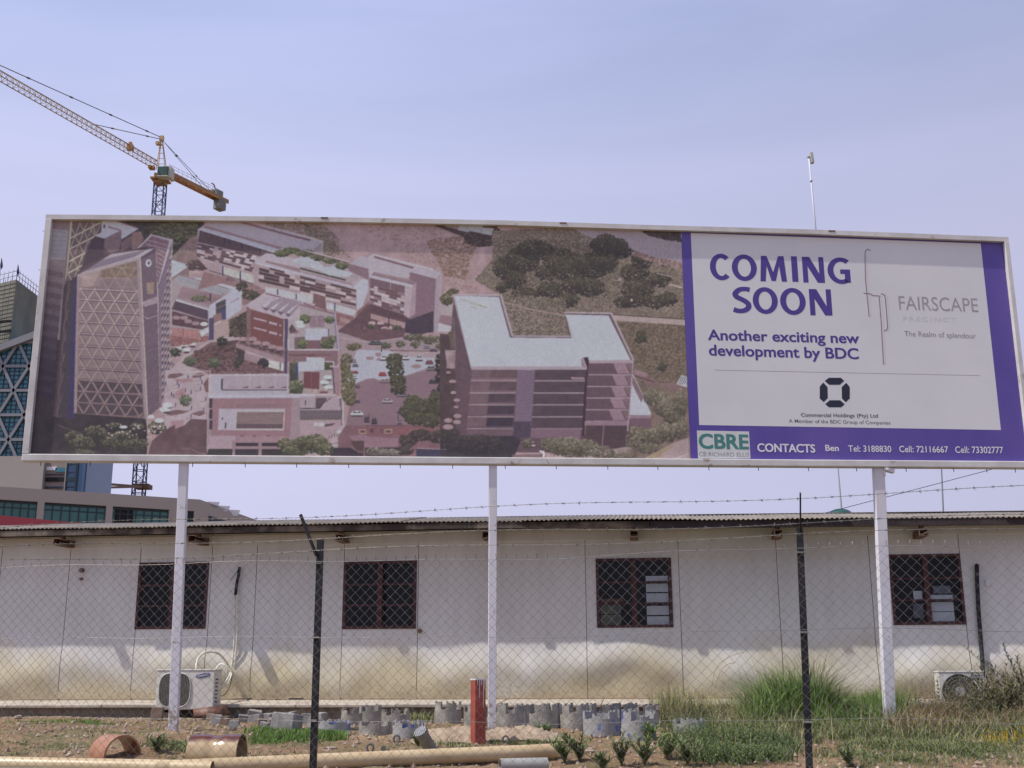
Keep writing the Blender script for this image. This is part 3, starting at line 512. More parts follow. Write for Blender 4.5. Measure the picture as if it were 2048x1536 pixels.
pl('d', [(880, 945), (1460, 945), (1445, 1150), (868, 1150)], (120, 98, 102), 0.05)
for k in range(12): ln('d', [(878, 955+k*16), (1455, 957+k*16)], 0.9, (146, 124, 128)); 
pl('d', [(870, 1090), (1450, 1098), (1446, 1150), (868, 1150)], (92, 74, 82)); ln('d', [(872, 1160), (1456, 1160), (1466, 940), (878, 938), (868, 1160)], 1.6, (198, 188, 176))
for p in ([(700, 1015), (712, 1015), (712, 1040), (698, 1040)], [(738, 1075), (754, 1075), (750, 1150), (734, 1150)], [(570, 1258), (705, 1258), (705, 1272), (570, 1272)]): pl('d', p, (60, 50, 66))
pl('d', [(545, 1240), (860, 1240), (860, 1390), (525, 1390)], (172, 146, 158)); pl('d', [(860, 1240), (1500, 1250), (1480, 1320), (860, 1320)], (160, 126, 136), 0.08)
for x in (945, 1095, 1270): el('d', x, 1240, 22, 8, (96, 66, 80))
pl('d', [(870, 1325), (1145, 1325), (1145, 1368), (865, 1368)], (52, 42, 50)); pl('d', [(1190, 1325), (1400, 1325), (1390, 1368), (1190, 1368)], (52, 42, 50)); ln('d', [(860, 1385), (1400, 1388)], 2.4, (150, 114, 122))
pl('d', [(535, 1400), (830, 1400), (830, 1482), (510, 1482)], (50, 46, 46), 0.2); pl('d', [(860, 1400), (1150, 1400), (1145, 1482), (860, 1482)], (54, 46, 56), 0.15); pl('d', [(1185, 1400), (1700, 1400), (1700, 1482), (1185, 1482)], (50, 44, 46), 0.2)
for x in (845, 1165): pl('d', [(x-15, 1300), (x+15, 1300), (x+12, 1482), (x-18, 1482)], (150, 120, 128))
# rear terraces of the front block
pl('d', [(1520, 325), (1740, 325), (1750, 280), (1843, 280), (1843, 735), (1520, 735)], (160, 138, 146)); pl('e', [(0, 325), (90, 325), (95, 280), (295, 285), (300, 325), (410, 330), (440, 740), (-160, 735)], (166, 148, 156), 0.06)
pl('d', [(1530, 335), (1630, 335), (1640, 560), (1690, 560), (1690, 720), (1530, 720)], (78, 72, 66), 0.3); clump('d', 1580, 440, 50, 120, (46, 50, 44), (112, 110, 92), 1.5, 1.3); clump('d', 1615, 640, 90, 84, (50, 50, 42), (160, 160, 124), 1.8, 1.4)
pl('d', [(1640, 340), (1740, 335), (1740, 285), (1843, 285), (1843, 440), (1640, 445)], (190, 192, 208), 0.04); pl('e', [(0, 330), (90, 325), (90, 285), (290, 285), (285, 430), (0, 440)], (190, 192, 208), 0.04); ln('e', [(80, 280), (296, 284), (290, 430)], 1.8, (204, 200, 206))
pl('d', [(1610, 360), (1632, 360), (1632, 530), (1612, 530)], (50, 60, 130)); pl('d', [(1705, 450), (1843, 455), (1843, 665), (1700, 650)], (104, 62, 70)); pl('e', [(45, 455), (240, 455), (235, 690), (50, 640)], (106, 62, 70), 0.06); ln('e', [(140, 455), (140, 640)], 0.9, (160, 120, 128))
pl('e', [(300, 330), (410, 330), (405, 430), (300, 430)], (70, 70, 56)); clump('e', 350, 380, 48, 44, (50, 54, 40), (130, 130, 96), 1.8, 1.2)
for x, y in ((340, 520), (300, 580), (350, 640)): el('e', x, y, 56, 28, (200, 208, 212)); el('e', x+10, y+34, 40, 10, (84, 60, 70))
ln('e', [(298, 325), (412, 330), (440, 740)], 2.4, (192, 182, 190)); ln('e', [(400, 400), (425, 720)], 2.6, (70, 60, 84)); pl('e', [(370, 375), (490, 378), (495, 395), (370, 395)], (180, 164, 174)); pl('e', [(410, 400), (495, 400), (480, 745), (435, 735)], (154, 120, 130))
pl('e', [(90, 660), (400, 670), (400, 730), (80, 730)], (176, 150, 150), 0.25); pl('e', [(240, 690), (340, 690), (340, 720), (240, 720)], (110, 74, 80))
ln('d', [(1520, 730), (1843, 732)], 2.6, (198, 190, 206)); ln('e', [(0, 732), (440, 738)], 2.6, (198, 190, 206))
pl('e', [(0, 760), (530, 755), (530, 1130), (0, 1060)], (172, 152, 162), 0.05); pl('e', [(195, 770), (330, 770), (330, 790), (250, 900), (190, 890)], (82, 66, 72), 0.2); pl('e', [(62, 805), (76, 805), (74, 860), (62, 862)], (60, 50, 64)); ln('e', [(385, 770), (330, 810), (250, 860)], 1.4, (70, 56, 68))
ln('e', [(0, 905), (250, 900)], 1.8, (60, 48, 56)); pl('e', [(0, 925), (520, 925), (510, 1040), (0, 1045)], (96, 82, 92), 0.06)
for k in range(7): ln('e', [(0, 935+k*15), (515, 935+k*15)], 0.7, (120, 104, 112))
ln('e', [(0, 1050), (510, 1045)], 1.8, (170, 148, 140)); ln('e', [(470, 760), (530, 765), (530, 1090)], 2.2, (196, 186, 188)); ln('e', [(505, 780), (510, 1120)], 1.6, (84, 72, 88)); ln('e', [(490, 780), (490, 880)], 1.2, (70, 60, 80))
pl('e', [(0, 1055), (500, 1060), (470, 1300), (0, 1300)], (174, 146, 158), 0.07); pl('e', [(170, 1075), (300, 1072), (305, 1125), (170, 1120)], (198, 190, 198)); pl('e', [(300, 1100), (440, 1080), (400, 1110), (310, 1130)], (84, 64, 72))
pl('e', [(470, 1130), (640, 1060), (720, 1100), (700, 1200), (600, 1250), (560, 1360), (400, 1480), (380, 1300)], (184, 162, 172), 0.1)
for x in range(360, 700, 32): ln('e', [(x, 1270-(x-360)*0.3), (x+2, 1240-(x-360)*0.45)], 1.2, (72, 52, 62)); 
ln('e', [(350, 1345), (480, 1325)], 1.2, (96, 72, 80)); pl('e', [(455, 1175), (510, 1175), (510, 1210), (455, 1210)], (204, 200, 210)); ln('e', [(470, 1210), (470, 1480)], 1.5, (150, 128, 132))
# road, car park
pl('e', [(480, -30), (1280, -30), (1860, 70), (1900, 260), (1900, 480), (480, 480)], (160, 136, 146), 0.08)
pl('e', [(480, -40), (850, 80), (1270, 30), (1300, -60), (500, -90)], (100, 72, 80), 0.15); ln('e', [(490, 30), (760, 78), (900, 84), (1270, 30)], 1.4, (190, 168, 174))
pl('e', [(700, 180), (1060, 190), (1840, 220), (1760, 330), (1300, 500), (700, 590), (560, 560)], PAR, 0.03); pl('e', [(1100, 190), (1840, 205), (1800, 290), (1250, 260)], (174, 152, 160), 0.08); ln('e', [(1100, 192), (1700, 200)], 1.4, (88, 64, 70))
pl('e', [(700, 590), (820, 540), (900, 530), (980, 560), (1300, 500), (1480, 450), (1580, 430), (1900, 440), (1900, 1120), (560, 1120), (640, 700)], (134, 106, 118), 0.04)
for x, y, rx, ry in ((860, 285, 50, 22), (960, 240, 40, 26), (1430, 385, 60, 26), (980, 300, 40, 20)): el('e', x, y, rx, ry, (150, 122, 130))
pl('e', [(560, 1110), (1900, 1120), (1966, 1300), (1966, 1500), (470, 1500), (470, 1250)], (124, 88, 98), 0.14, N_MID); pl('e', [(700, 1120), (1850, 1120), (1850, 1220), (700, 1230)], (130, 84, 92), 0.1); ln('e', [(800, 1112), (1850, 1118)], 1.4, (84, 60, 70))
pl('e', [(600, 1240), (760, 1220), (860, 1250), (1200, 1270), (1200, 1370), (800, 1380), (640, 1290)], (148, 112, 126), 0.06); pl('e', [(620, 1300), (785, 1300), (785, 1440), (690, 1430)], (80, 60, 62), 0.1)
for x, y in ((770, 1185), (1085, 1183), (1400, 1178), (1710, 1172)): ln('e', [(x-45, y-20), (x+45, y-20), (x+40, y+24), (x-40, y+24), (x-45, y-20)], 1.2, (190, 178, 150) if x < 1300 else (140, 116, 110)); el('e', x, y, 24, 14, (84, 66, 60))
ln('e', [(1440, 1280), (1790, 1275)], 1.2, (150, 112, 124)); ln('e', [(1440, 1390), (1860, 1410)], 1.2, (176, 158, 160)); pl('e', [(1430, 1400), (1966, 1415), (1966, 1500), (1430, 1500)], (56, 50, 72), 0.1)
pl('e', [(370, 1385), (620, 1385), (720, 1440), (780, 1445), (780, 1500), (370, 1500)], (52, 42, 52), 0.1); ln('e', [(640, 1380), (720, 1440), (785, 1442)], 1.3, (140, 110, 116)); pl('e', [(800, 1385), (1240, 1380), (1250, 1500), (800, 1500)], (60, 50, 60), 0.15)
def car(t, x, y, w, h, col, roof=None):
    pl(t, [(x-w, y), (x-w*0.8, y-h*0.4), (x-w*0.45, y-h), (x+w*0.45, y-h), (x+w*0.8, y-h*0.4), (x+w, y), (x+w*0.9, y+h*0.5), (x-w*0.9, y+h*0.5)], col, 0.04)
    pl(t, [(x-w*0.6, y-h*0.3), (x-w*0.4, y-h*0.85), (x+w*0.4, y-h*0.85), (x+w*0.6, y-h*0.3)], (50, 46, 58)); pl(t, [(x-w*.95, y+h*0.4), (x+w*0.95, y+h*0.4), (x+w*0.9, y+h*0.75), (x-w*0.9, y+h*0.75)], (48, 36, 44))
    pl(t, [(x-w*0.3, y-h*0.95), (x+w*0.3, y-h*0.95), (x+w*0.25, y-h*0.55), (x-w*0.25, y-h*0.55)], roof or lerp(col, (210, 210, 220), 0.4))
for x, y, w, h, c in ((930, 100, 90, 30, (84, 90, 92)), (1030, 285, 40, 40, (200, 196, 208)), (1300, 280, 44, 40, (196, 192, 206)), (1465, 290, 46, 44, (180, 176, 192)), (1560, 155, 44, 24, (120, 120, 140)), (1590, 340, 50, 32, (124, 70, 78)),
                      (1610, 415, 64, 34, (116, 110, 116)), (1640, 575, 60, 34, (60, 54, 64)), (1670, 695, 64, 34, (84, 66, 72)), (1015, 485, 52, 30, (160, 60, 64)), (1040, 570, 66, 28, (150, 128, 130)), (1075, 815, 70, 36, (170, 158, 164)),
                      (1260, 740, 80, 30, (116, 108, 124)), (680, 375, 40, 24, (110, 104, 128)), (680, 460, 38, 22, (150, 60, 76)), (670, 520, 38, 26, (196, 196, 208)), (700, 630, 40, 28, (100, 88, 96)), (708, 820, 34, 20, (80, 64, 78)),
                      (700, 970, 82, 40, (204, 204, 212)), (820, 1040, 36, 46, (76, 66, 78)), (912, 1060, 36, 48, (70, 62, 72)), (1225, 1070, 32, 40, (120, 110, 120)), (660, 320, 34, 30, (150, 130, 140)), (1640, 190, 50, 20, (80, 66, 76))):
    car('e', x, y, w, h, c)
ln('e', [(1208, 950), (1206, 1040)], 1.4, (50, 40, 56)); el('e', 1208, 948, 20, 9, (50, 42, 60)); ln('e', [(1002, 150), (1000, 205)], 2.2, (46, 40, 60)); ln('e', [(1875, 410), (1872, 520)], 3.0, (50, 44, 56)); ln('e', [(850, 960), (850, 1030)], 1.0, (60, 50, 60))
for x in (870, 890, 1000): pl('e', [(x-6, 1150), (x+6, 1150), (x+6, 1200), (x-6, 1200)], (54, 44, 66))
for x, y, rx, ry in ((570, 290, 70, 60), (560, 390, 64, 70), (580, 480, 74, 70), (590, 570, 84, 80), (580, 660, 84, 90), (600, 740, 90, 90), (620, 820, 60, 50), (660, 145, 90, 44)): clump('e', x, y, rx, ry, (60, 54, 40), (142, 138, 102), 1.3, 1.4)
for x, y, rx, ry in ((1160, 290, 100, 60), (1160, 370, 110, 60), (1190, 470, 100, 80), (1200, 560, 100, 80), (1210, 660, 100, 70)): clump('e', x, y, rx, ry, (44, 40, 36), (96, 96, 68), 1.2, 1.6)
for x, y, rx, ry in ((1720, 300, 60, 60), (1720, 400, 60, 70), (1740, 520, 70, 80), (1770, 640, 80, 90)): clump('e', x, y, rx, ry, (38, 34, 34), (70, 66, 56), 1.2, 1.6)
for x, y, rx, ry in ((1380, 820, 110, 80), (1330, 930, 110, 90), (1480, 900, 130, 110), (1620, 880, 120, 120), (1700, 780, 110, 80), (1750, 900, 110, 100), (1420, 1030, 130, 80), (1600, 1050, 110, 90)): clump('e', x, y, rx, ry, (52, 50, 42), (98, 96, 70), 1.1, 1.8)
for x, y, rx, ry in ((1060, 130, 60, 40), (1240, 110, 60, 40), (1420, 120, 60, 44), (1600, 60, 150, 50), (1400, 30, 130, 40), (1760, 130, 90, 60), (1850, 60, 80, 80)): clump('e', x, y, rx, ry, (60, 58, 48), (132, 130, 100), 1.5, 1.3)
# umbrellas and glass flank left of the office block
pl('h', [(0, -80), (170, -60), (320, 300), (340, 1150), (0, 1460)], (74, 58, 62), 0.2, N_MID)
pl('f', [(160, 1030), (330, 1536), (130, 1536), (150, 1150)], (92, 76, 80), 0.15); pl('h', [(100, -100), (310, -100), (390, 340), (350, 1080), (330, 1090), (180, 340)], (98, 82, 78), 0.2)
for k in range(6): ln('h', [(150+k*26, -300+k*60), (210+k*24, 200), (350-k*5, 900-k*60)], 1.1, (146, 134, 108) if k % 2 else (124, 108, 110))
pl('h', [(60, 120), (190, 130), (180, 350), (90, 360)], (160, 134, 142), 0.25, N_MID)
for x, y, rx in ((155, 508, 38), (165, 645, 36), (215, 740, 38), (190, 822, 24), (258, 640, 28), (220, 935, 46), (102, 988, 52), (215, 1005, 52), (98, 1072, 62), (278, 1072, 46), (275, 1158, 56), (190, 1090, 24), (105, 400, 30), (110, 330, 34)): el('h', x, y, rx, rx*0.55, (162, 132, 140)); el('h', x, y+rx*0.75, rx*.7, 7, (54, 42, 48))
# white office block
pl('0', [(906, 588), (1003, 590), (1024, 670), (1138, 672), (1129, 625), (1224, 627), (1267, 720), (1268, 722), (1262, 880), (1250, 902), (1168, 905), (910, 905), (912, 690)], (92, 70, 80), 0.12)
pl('0', [(908, 591), (998, 594), (1020, 675), (1143, 676), (1131, 629), (1217, 631), (1262, 721), (1178, 721), (1172, 715), (1165, 716), (1172, 733), (943, 734)], (192, 196, 210), 0.015)
ln('0', [(907, 590), (1001, 591), (1024, 672), (1144, 673)], 3.4, (168, 148, 162)); ln('0', [(907, 589), (1003, 590), (1026, 671)], 1.4, (196, 186, 198)); ln('0', [(1128, 625), (1222, 627), (1266, 720)], 3.4, (166, 146, 158)); ln('0', [(1130, 624), (1224, 626), (1268, 720)], 1.2, (198, 188, 196)); ln('0', [(1129, 625), (1146, 672)], 1.2, (170, 156, 166))
ln('0', [(906, 589), (943, 737)], 1.6, (188, 178, 192)); pl('f', [(240, 960), (420, 1010), (580, 1070), (560, 1085), (400, 1035), (250, 980)], (182, 178, 178)); ln('f', [(370, 1060), (470, 1095)], 1.5, (168, 162, 156)); ln('f', [(480, 1040), (580, 1075)], 1.5, (164, 158, 152))
pl('0', [(943, 733), (1173, 733), (1174, 740), (943, 740)], (172, 154, 168), 0.03); pl('i', [(355, 250), (900, 245), (900, 285), (355, 285)], (172, 150, 164), 0.03); pl('i', [(255, 235), (285, 225), (330, 325), (320, 345), (270, 325)], (150, 124, 140)); ln('i', [(285, 228), (332, 350)], 1.6, (196, 180, 192))
FL = [(365, 500), (515, 650), (660, 795), (808, 943), (955, 1090)]
for k, (ya, yb) in enumerate(FL):
    xl = 388-k*12; xm = 945-k*11
    pl('h', [(xl, ya), (xm, ya), (xm-8, yb-6), (xl-8, yb-6)], (108, 84, 92), 0.14, N_MID); pl('h', [(xl+240, ya), (xm, ya), (xm-8, yb-6), (xl+220, yb-6)], lerp((96, 74, 80), (56, 46, 60), k/4), 0.2, N_MID)
    pl('h', [(xl, yb-30), (xm, yb-30), (xm-6, yb-8), (xl-6, yb-8)], lerp((128, 98, 110), (96, 76, 90), k/4), 0.08)
    ln('h', [(xl-10, yb+2), (xm, yb)], 1.9, (176, 154, 160)); x2 = 1165-k*11; x3 = 1800-k*12
    pl('h', [(x2, ya), (x3, ya), (x3-8, yb-6), (x2-8, yb-6)], (76, 60, 70), 0.16, N_MID); ln('h', [(x2-4, yb+2), (x3+2, yb)], 1.9, (178, 158, 166))
    if k < 1: pl('h', [(x2+440, ya+90), (x3-30, ya+95), (x3-20, yb-14), (x2+460, yb-14)], (158, 126, 138))
    # right wing bays
    y0 = 290+k*143; y1 = 425+k*143; s = k*14
    pl('i', [(355-s, y0), (655-s, y0), (705-s, y1-12), (350-s, y1-10)], (92, 70, 80), 0.1); pl('i', [(655-s, y0), (825-s, y0), (870-s, y1-12), (708-s, y1-12)], (150, 120, 134), 0.06); pl('i', [(825-s, y0), (890-s*0.6, y0), (885-s*0.6, y1-12), (870-s, y1-12)], (120, 94, 104), 0.1)
    ln('i', [(350-s, y1+3), (880-s*0.6, y1+2)], 2.0, (172, 148, 162)); ln('i', [(815-s, y0+6), (862-s, y1-20)], 1.6, (70, 54, 64))
pl('h', [(950, 368), (1170, 368), (1120, 1085), (908, 1085)], (104, 84, 108), 0.04)
for k in range(48): ln('h', [(952-k*0.9, 376+k*14.4), (1168-k*0.95, 378+k*14.4)], 0.9, (136, 112, 132))
pl('i', [(290, 215), (345, 210), (355, 260), (330, 560), (300, 1180), (268, 1180), (300, 560), (332, 340)], (52, 38, 50), 0.1); pl('h', [(905, 1000), (1120, 1000), (1115, 1200), (900, 1200)], (70, 58, 74), 0.12)
pl('h', [(330, 1095), (905, 1095), (900, 1180), (330, 1160)], (104, 80, 92), 0.1); pl('h', [(1120, 1090), (1740, 1090), (1720, 1230), (1110, 1200)], (122, 94, 110), 0.07); pl('i', [(300, 1005), (840, 990), (838, 1050), (300, 1050)], (146, 114, 132), 0.05)
pl('i', [(300, 1050), (838, 1050), (820, 1330), (640, 1330), (290, 1200)], (74, 56, 62), 0.12); ln('i', [(540, 1050), (518, 1290)], 1.6, (150, 124, 132)); ln('i', [(835, 990), (828, 1120)], 1.6, (176, 156, 164)); ln('i', [(818, 1160), (812, 1300)], 1.4, (140, 118, 120)); ln('i', [(318, 1050), (306, 1160)], 1.2, (140, 110, 120))
pl('i', [(878, 440), (905, 425), (1020, 680), (1120, 900), (1115, 925), (850, 920)], (194, 194, 210), 0.03); pl('i', [(878, 430), (900, 425), (1025, 690), (1000, 770), (960, 690), (880, 530)], (124, 98, 108)); ln('i', [(890, 420), (1020, 680)], 1.4, (190, 176, 180)); pl('i', [(850, 925), (1120, 925), (1115, 1080), (845, 1070)], (108, 80, 94), 0.07); pl('i', [(850, 925), (1120, 920), (1118, 960), (850, 960)], (146, 118, 134)); ln('i', [(898, 250), (888, 430), (850, 920), (830, 1120)], 1.8, (184, 162, 172))
# foreground planting
pl('h', [(0, 1190), (900, 1180), (1000, 1220), (900, 1470), (0, 1470)], (52, 46, 54), 0.25, N_MID); pl('h', [(0, 1220), (60, 1200), (60, 1250), (0, 1270)], (100, 70, 80)); ln('h', [(0, 1345), (150, 1350)], 1.2, (130, 108, 120)); clump('h', 420, 1290, 380, 120, (40, 36, 42), (76, 68, 66), 0.8, 2.4)
pl('h', [(890, 1410), (1300, 1400), (1300, 1465), (890, 1465)], (118, 92, 98), 0.15)
for x, y, rx, ry in ((1080, 1270, 80, 60), (1340, 1280, 120, 90), (1450, 1310, 160, 110), (1600, 1300, 130, 110), (1700, 1350, 120, 90)): clump('h', x, y, rx, ry, (60, 52, 44), (164, 156, 132), 1.2, 1.3)
for x, y, rx, ry in ((120, 1330, 160, 110), (320, 1330, 170, 110), (520, 1380, 150, 80), (780, 1420, 150, 50), (950, 1150, 120, 90), (960, 1260, 140, 90), (1150, 1180, 170, 110), (1330, 1130, 150, 130), (1150, 700, 130, 110), (1280, 800, 150, 140), (1400, 900, 150, 140), (1480, 760, 90, 160), (1480, 1100, 90, 120), (1100, 1330, 160, 60)): clump('i', x, y, rx, ry, (64, 56, 48), (166, 158, 134), 1.15, 1.4)
pl('i', [(1010, 1475), (1100, 1420), (1400, 1260), (1580, 1200), (1590, 1490), (1010, 1490)], (164, 140, 144), 0.08); pl('i', [(1060, 1475), (1150, 1400), (1390, 1290), (1400, 1300), (1160, 1470)], (156, 132, 104), 0.15); ln('i', [(1380, 1475), (1580, 1395)], 1.3, (200, 190, 194)); pl('i', [(640, 1340), (820, 1310), (900, 1330), (700, 1400)], (150, 128, 128), 0.15)
pl('h', [(1215, 1355), (1280, 1365), (1290, 1400), (1285, 1440), (1262, 1440), (1268, 1395), (1220, 1370)], (226, 226, 234), 0); pl('h', [(1125, 1290), (1170, 1290), (1170, 1304), (1125, 1304)], (220, 220, 230), 0)
pl('j', [(100, 960), (600, 1040), (600, 960), (1480, 1030), (1500, 1150), (1500, 1500), (30, 1500), (60, 1100)], (50, 44, 48), 0.3, N_MID)
ln('j', [(400, 1105), (700, 1220)], 1.3, (116, 92, 98)); 
for x, y, rx, ry in ((600, 1250, 110, 70), (860, 1180, 120, 70), (960, 1230, 70, 70), (700, 1330, 160, 90), (1100, 1330, 200, 90), (1350, 1350, 160, 100), (1200, 1230, 140, 60), (1620, 1140, 110, 80), (1380, 1130, 90, 50), (1100, 1120, 80, 40), (720, 1440, 140, 40)): clump('j', x, y, rx, ry, (44, 42, 40), (134, 132, 102), 0.7, 1.6)
for x, y, rx, ry in ((1210, 1130, 50, 20), (1650, 1050, 60, 30), (1750, 860, 60, 36), (1550, 1005, 40, 26), (1700, 915, 50, 30)): el('j', x, y, rx, ry, (204, 204, 212))
for k in range(46): el('j', 1000+nrg.rand()*760, 1090+nrg.rand()*180, 6+nrg.rand()*12, 5+nrg.rand()*8, lerp((190, 160, 160), (214, 214, 214), nrg.rand()))
pl('j', [(1700, 1180), (1843, 1100), (1843, 1500), (1500, 1500), (1560, 1300)], (92, 68, 74), 0.2, N_MID)
for t, x, y, rx, ry in (('d', 1500, 1340, 130, 70), ('d', 1680, 1340, 110, 90), ('d', 1640, 1420, 200, 60), ('e', 60, 1330, 110, 90), ('e', 200, 1330, 150, 110), ('e', 300, 1400, 120, 80)): clump(t, x, y, rx, ry, (50, 48, 40), (134, 134, 98), 1.2, 1.6)
for x, y, rx, ry in ((930, 1430, 110, 60), (1100, 1450, 130, 50), (1200, 1460, 80, 40)): clump('e', x, y, rx, ry, (70, 62, 60), (184, 178, 160), 1.6, 1.2)
for x, y, rx, ry in ((1330, 1300, 110, 80), (1480, 1230, 130, 70), (1700, 1250, 150, 80), (1850, 1220, 100, 100), (1300, 1420, 100, 60)): clump('e', x, y, rx, ry, (48, 42, 46), (86, 74, 68), 0.8, 2.0)
for x, y, rx in ((1875, 570, 44), (1885, 710, 36), (1925, 800, 40), (1920, 885, 30), (1935, 995, 50), (1820, 1050, 46), (1930, 1070, 50), (1820, 1130, 66)): el('e', x, y, rx, rx*0.5, (168, 138, 144))
# the whole print has weathered: slightly hazy, grainy ink
art *= (1+0.05*N_GR[..., None]+0.07*N_BIG[..., None]+0.04*N_FINE[..., None])
art = 255*(np.clip(art, 0, 255)/255)**0.89; art = art*0.93+np.array((15, 13, 14), np.float32)
art = (art[0::2, 0::2]+art[1::2, 0::2]+art[0::2, 1::2]+art[1::2, 1::2])/4
_p = np.pad(art, ((1, 1), (1, 1), (0, 0)), 'edge'); art = 0.40*art+0.15*(_p[:-2, 1:-1]+_p[2:, 1:-1]+_p[1:-1, :-2]+_p[1:-1, 2:])      # soft dots of a large-format print
art *= 1+0.028*nrg.randn(*art.shape[:2])[..., None]+0.015*nrg.randn(*art.shape)
def art_at(x, y):
    """bilinear sample of the print, sheet units -> sRGB 0..255"""
    fx = np.clip(x-AX0-0.5, 0, art.shape[1]-1.001); fy = np.clip(y-AY0-0.5, 0, art.shape[0]-1.001)
    x0 = fx.astype(int); y0 = fy.astype(int); u = (fx-x0)[:, None]; v = (fy-y0)[:, None]
    return (art[y0, x0]*(1-u)+art[y0, x0+1]*u)*(1-v)+(art[y0+1, x0]*(1-u)+art[y0+1, x0+1]*u)*v
# ================================================================ materials used widely
m_white = M('white_paint', (0.60, 0.60, 0.62), 0.45, 0.10, 3.0, 0.05, c2=(0.68, 0.68, 0.70))
m_whitepost = M('white_post_paint', (0.56, 0.55, 0.58), 0.5, 0.1, 2.5, 0.08, c2=(0.68, 0.67, 0.72), stretch=(1, 1, 0.4))
def wear(mt, c, z0, z1, amount=0.8, sc=9.0, rim=0.06):
    """rust or mud on a painted thing: thick near the foot, flecks higher up"""
    t = mt.node_tree; bs = t.nodes['Principled BSDF']; src = bs.inputs['Base Color'].links[0].from_socket; tc = t.nodes.new('ShaderNodeTexCoord'); sp = t.nodes.new('ShaderNodeSeparateXYZ'); n = t.nodes.new('ShaderNodeTexNoise'); n.inputs['Scale'].default_value = sc; n.inputs['Detail'].default_value = 7; n.inputs['Roughness'].default_value = 0.7
    mr = t.nodes.new('ShaderNodeMapRange'); mr.inputs['From Min'].default_value = z0; mr.inputs['From Max'].default_value = z1; mr.inputs['To Min'].default_value = 0.15; mr.inputs['To Max'].default_value = 0.0
    ad = t.nodes.new('ShaderNodeMath'); ad.operation = 'ADD'; r = t.nodes.new('ShaderNodeValToRGB'); r.color_ramp.elements[0].position = 0.62; r.color_ramp.elements[0].color = (0, 0, 0, 1); r.color_ramp.elements[1].position = 0.62+rim; r.color_ramp.elements[1].color = (amount, amount, amount, 1)
    x = t.nodes.new('ShaderNodeMix'); x.data_type = 'RGBA'; x.inputs[7].default_value = (*c, 1); L_ = t.links.new
    L_(tc.outputs['Object'], sp.inputs[0]); L_(tc.outputs['Object'], n.inputs['Vector']); L_(sp.outputs['Z'], mr.inputs['Value']); L_(mr.outputs['Result'], ad.inputs[0]); L_(n.outputs['Fac'], ad.inputs[1]); L_(ad.outputs[0], r.inputs['Fac']); L_(r.outputs['Color'], x.inputs[0]); L_(src, x.inputs[6]); L_(x.outputs[2], bs.inputs['Base Color'])
wear(m_whitepost, (0.27, 0.19, 0.13), 0.0, 0.55)
m_frame = M('white_frame_paint', (0.50, 0.49, 0.47), 0.5, 0.10, 3.0, 0.05, c2=(0.64, 0.635, 0.62)); wear(m_frame, (0.24, 0.16, 0.11), -9, -8, 0.7, 5.0)
m_black = M('black_fence_paint', (0.010, 0.010, 0.013), 0.55, 0.3, 14, 0.15, c2=(0.035, 0.033, 0.036), ramp=(0.5, 0.75))
m_zinc = M('galvanised_wire', (0.17, 0.168, 0.16), 0.36, 0.3, 30, 0, metal=0.45, c2=(0.38, 0.37, 0.35))
m_rust = M('rusty_steel', (0.10, 0.055, 0.04), 0.8, 0.3, 12, 0.2, c2=(0.20, 0.12, 0.08))
m_conc = M('cast_concrete', (0.25, 0.245, 0.24), 0.9, 0.15, 9, 0.35, c2=(0.40, 0.39, 0.375), bscale=70)
m_dark = M('dark_interior', (0.012, 0.012, 0.014), 0.9)
m_soil = None

# ================================================================ ground (one sheet to the horizon)
def nz(x, y, s): return math.sin(x*s+1.3*math.sin(y*s*0.7))*math.sin(y*s*1.1+1.7*math.sin(x*s*0.6+2))
def soil_mat():
    m = bpy.data.materials.new('red_brown_soil'); m.use_nodes = True; t = m.node_tree; b = t.nodes['Principled BSDF']; b.inputs['Roughness'].default_value = 0.95; b.inputs['Specular IOR Level'].default_value = 0.15
    tc = t.nodes.new('ShaderNodeTexCoord')
    def noise(s, d=6, r=0.6): n = t.nodes.new('ShaderNodeTexNoise'); n.inputs['Scale'].default_value = s; n.inputs['Detail'].default_value = d; n.inputs['Roughness'].default_value = r; t.links.new(tc.outputs['Object'], n.inputs['Vector']); return n
    def ramp(n, stops):
        r = t.nodes.new('ShaderNodeValToRGB'); e = r.color_ramp.elements
        while len(e) < len(stops): e.new(0.5)
        for k, (p, c) in enumerate(stops): e[k].position = p; e[k].color = (*c, 1)
        t.links.new(n.outputs[0], r.inputs['Fac']); return r
    def mix(a, b_, f, mode='MIX'):
        x = t.nodes.new('ShaderNodeMix'); x.data_type = 'RGBA'; x.blend_type = mode; t.links.new(a, x.inputs[6]); t.links.new(b_, x.inputs[7])
        if isinstance(f, float): x.inputs[0].default_value = f
        else: t.links.new(f, x.inputs[0])
        return x.outputs[2]
    a = ramp(noise(0.9, 7, 0.62), [(0.30, (0.16, 0.105, 0.065)), (0.5, (0.24, 0.158, 0.098)), (0.72, (0.33, 0.24, 0.155))])
    g = ramp(noise(1.7, 6, 0.7), [(0.47, (0, 0, 0)), (0.64, (1, 1, 1))])
    gc = ramp(noise(9, 4), [(0.35, (0.10, 0.105, 0.045)), (0.7, (0.24, 0.19, 0.11))])
    f = ramp(noise(38, 5, 0.7), [(0.30, (0.42, 0.38, 0.36)), (0.5, (1.0, 1.0, 1.0)), (0.66, (1.65, 1.6, 1.5))])
    c = mix(a.outputs[0], gc.outputs[0], g.outputs[0]); c = mix(c, f.outputs[0], 0.85, 'MULTIPLY')
    t.links.new(c, b.inputs['Base Color'])
    n3 = noise(26, 8, 0.7); bp = t.nodes.new('ShaderNodeBump'); bp.inputs['Strength'].default_value = 1.0; bp.inputs['Distance'].default_value = 0.03; t.links.new(n3.outputs[0], bp.inputs['Height']); t.links.new(bp.outputs['Normal'], b.inputs['Normal'])
    return m
m_soil = soil_mat()
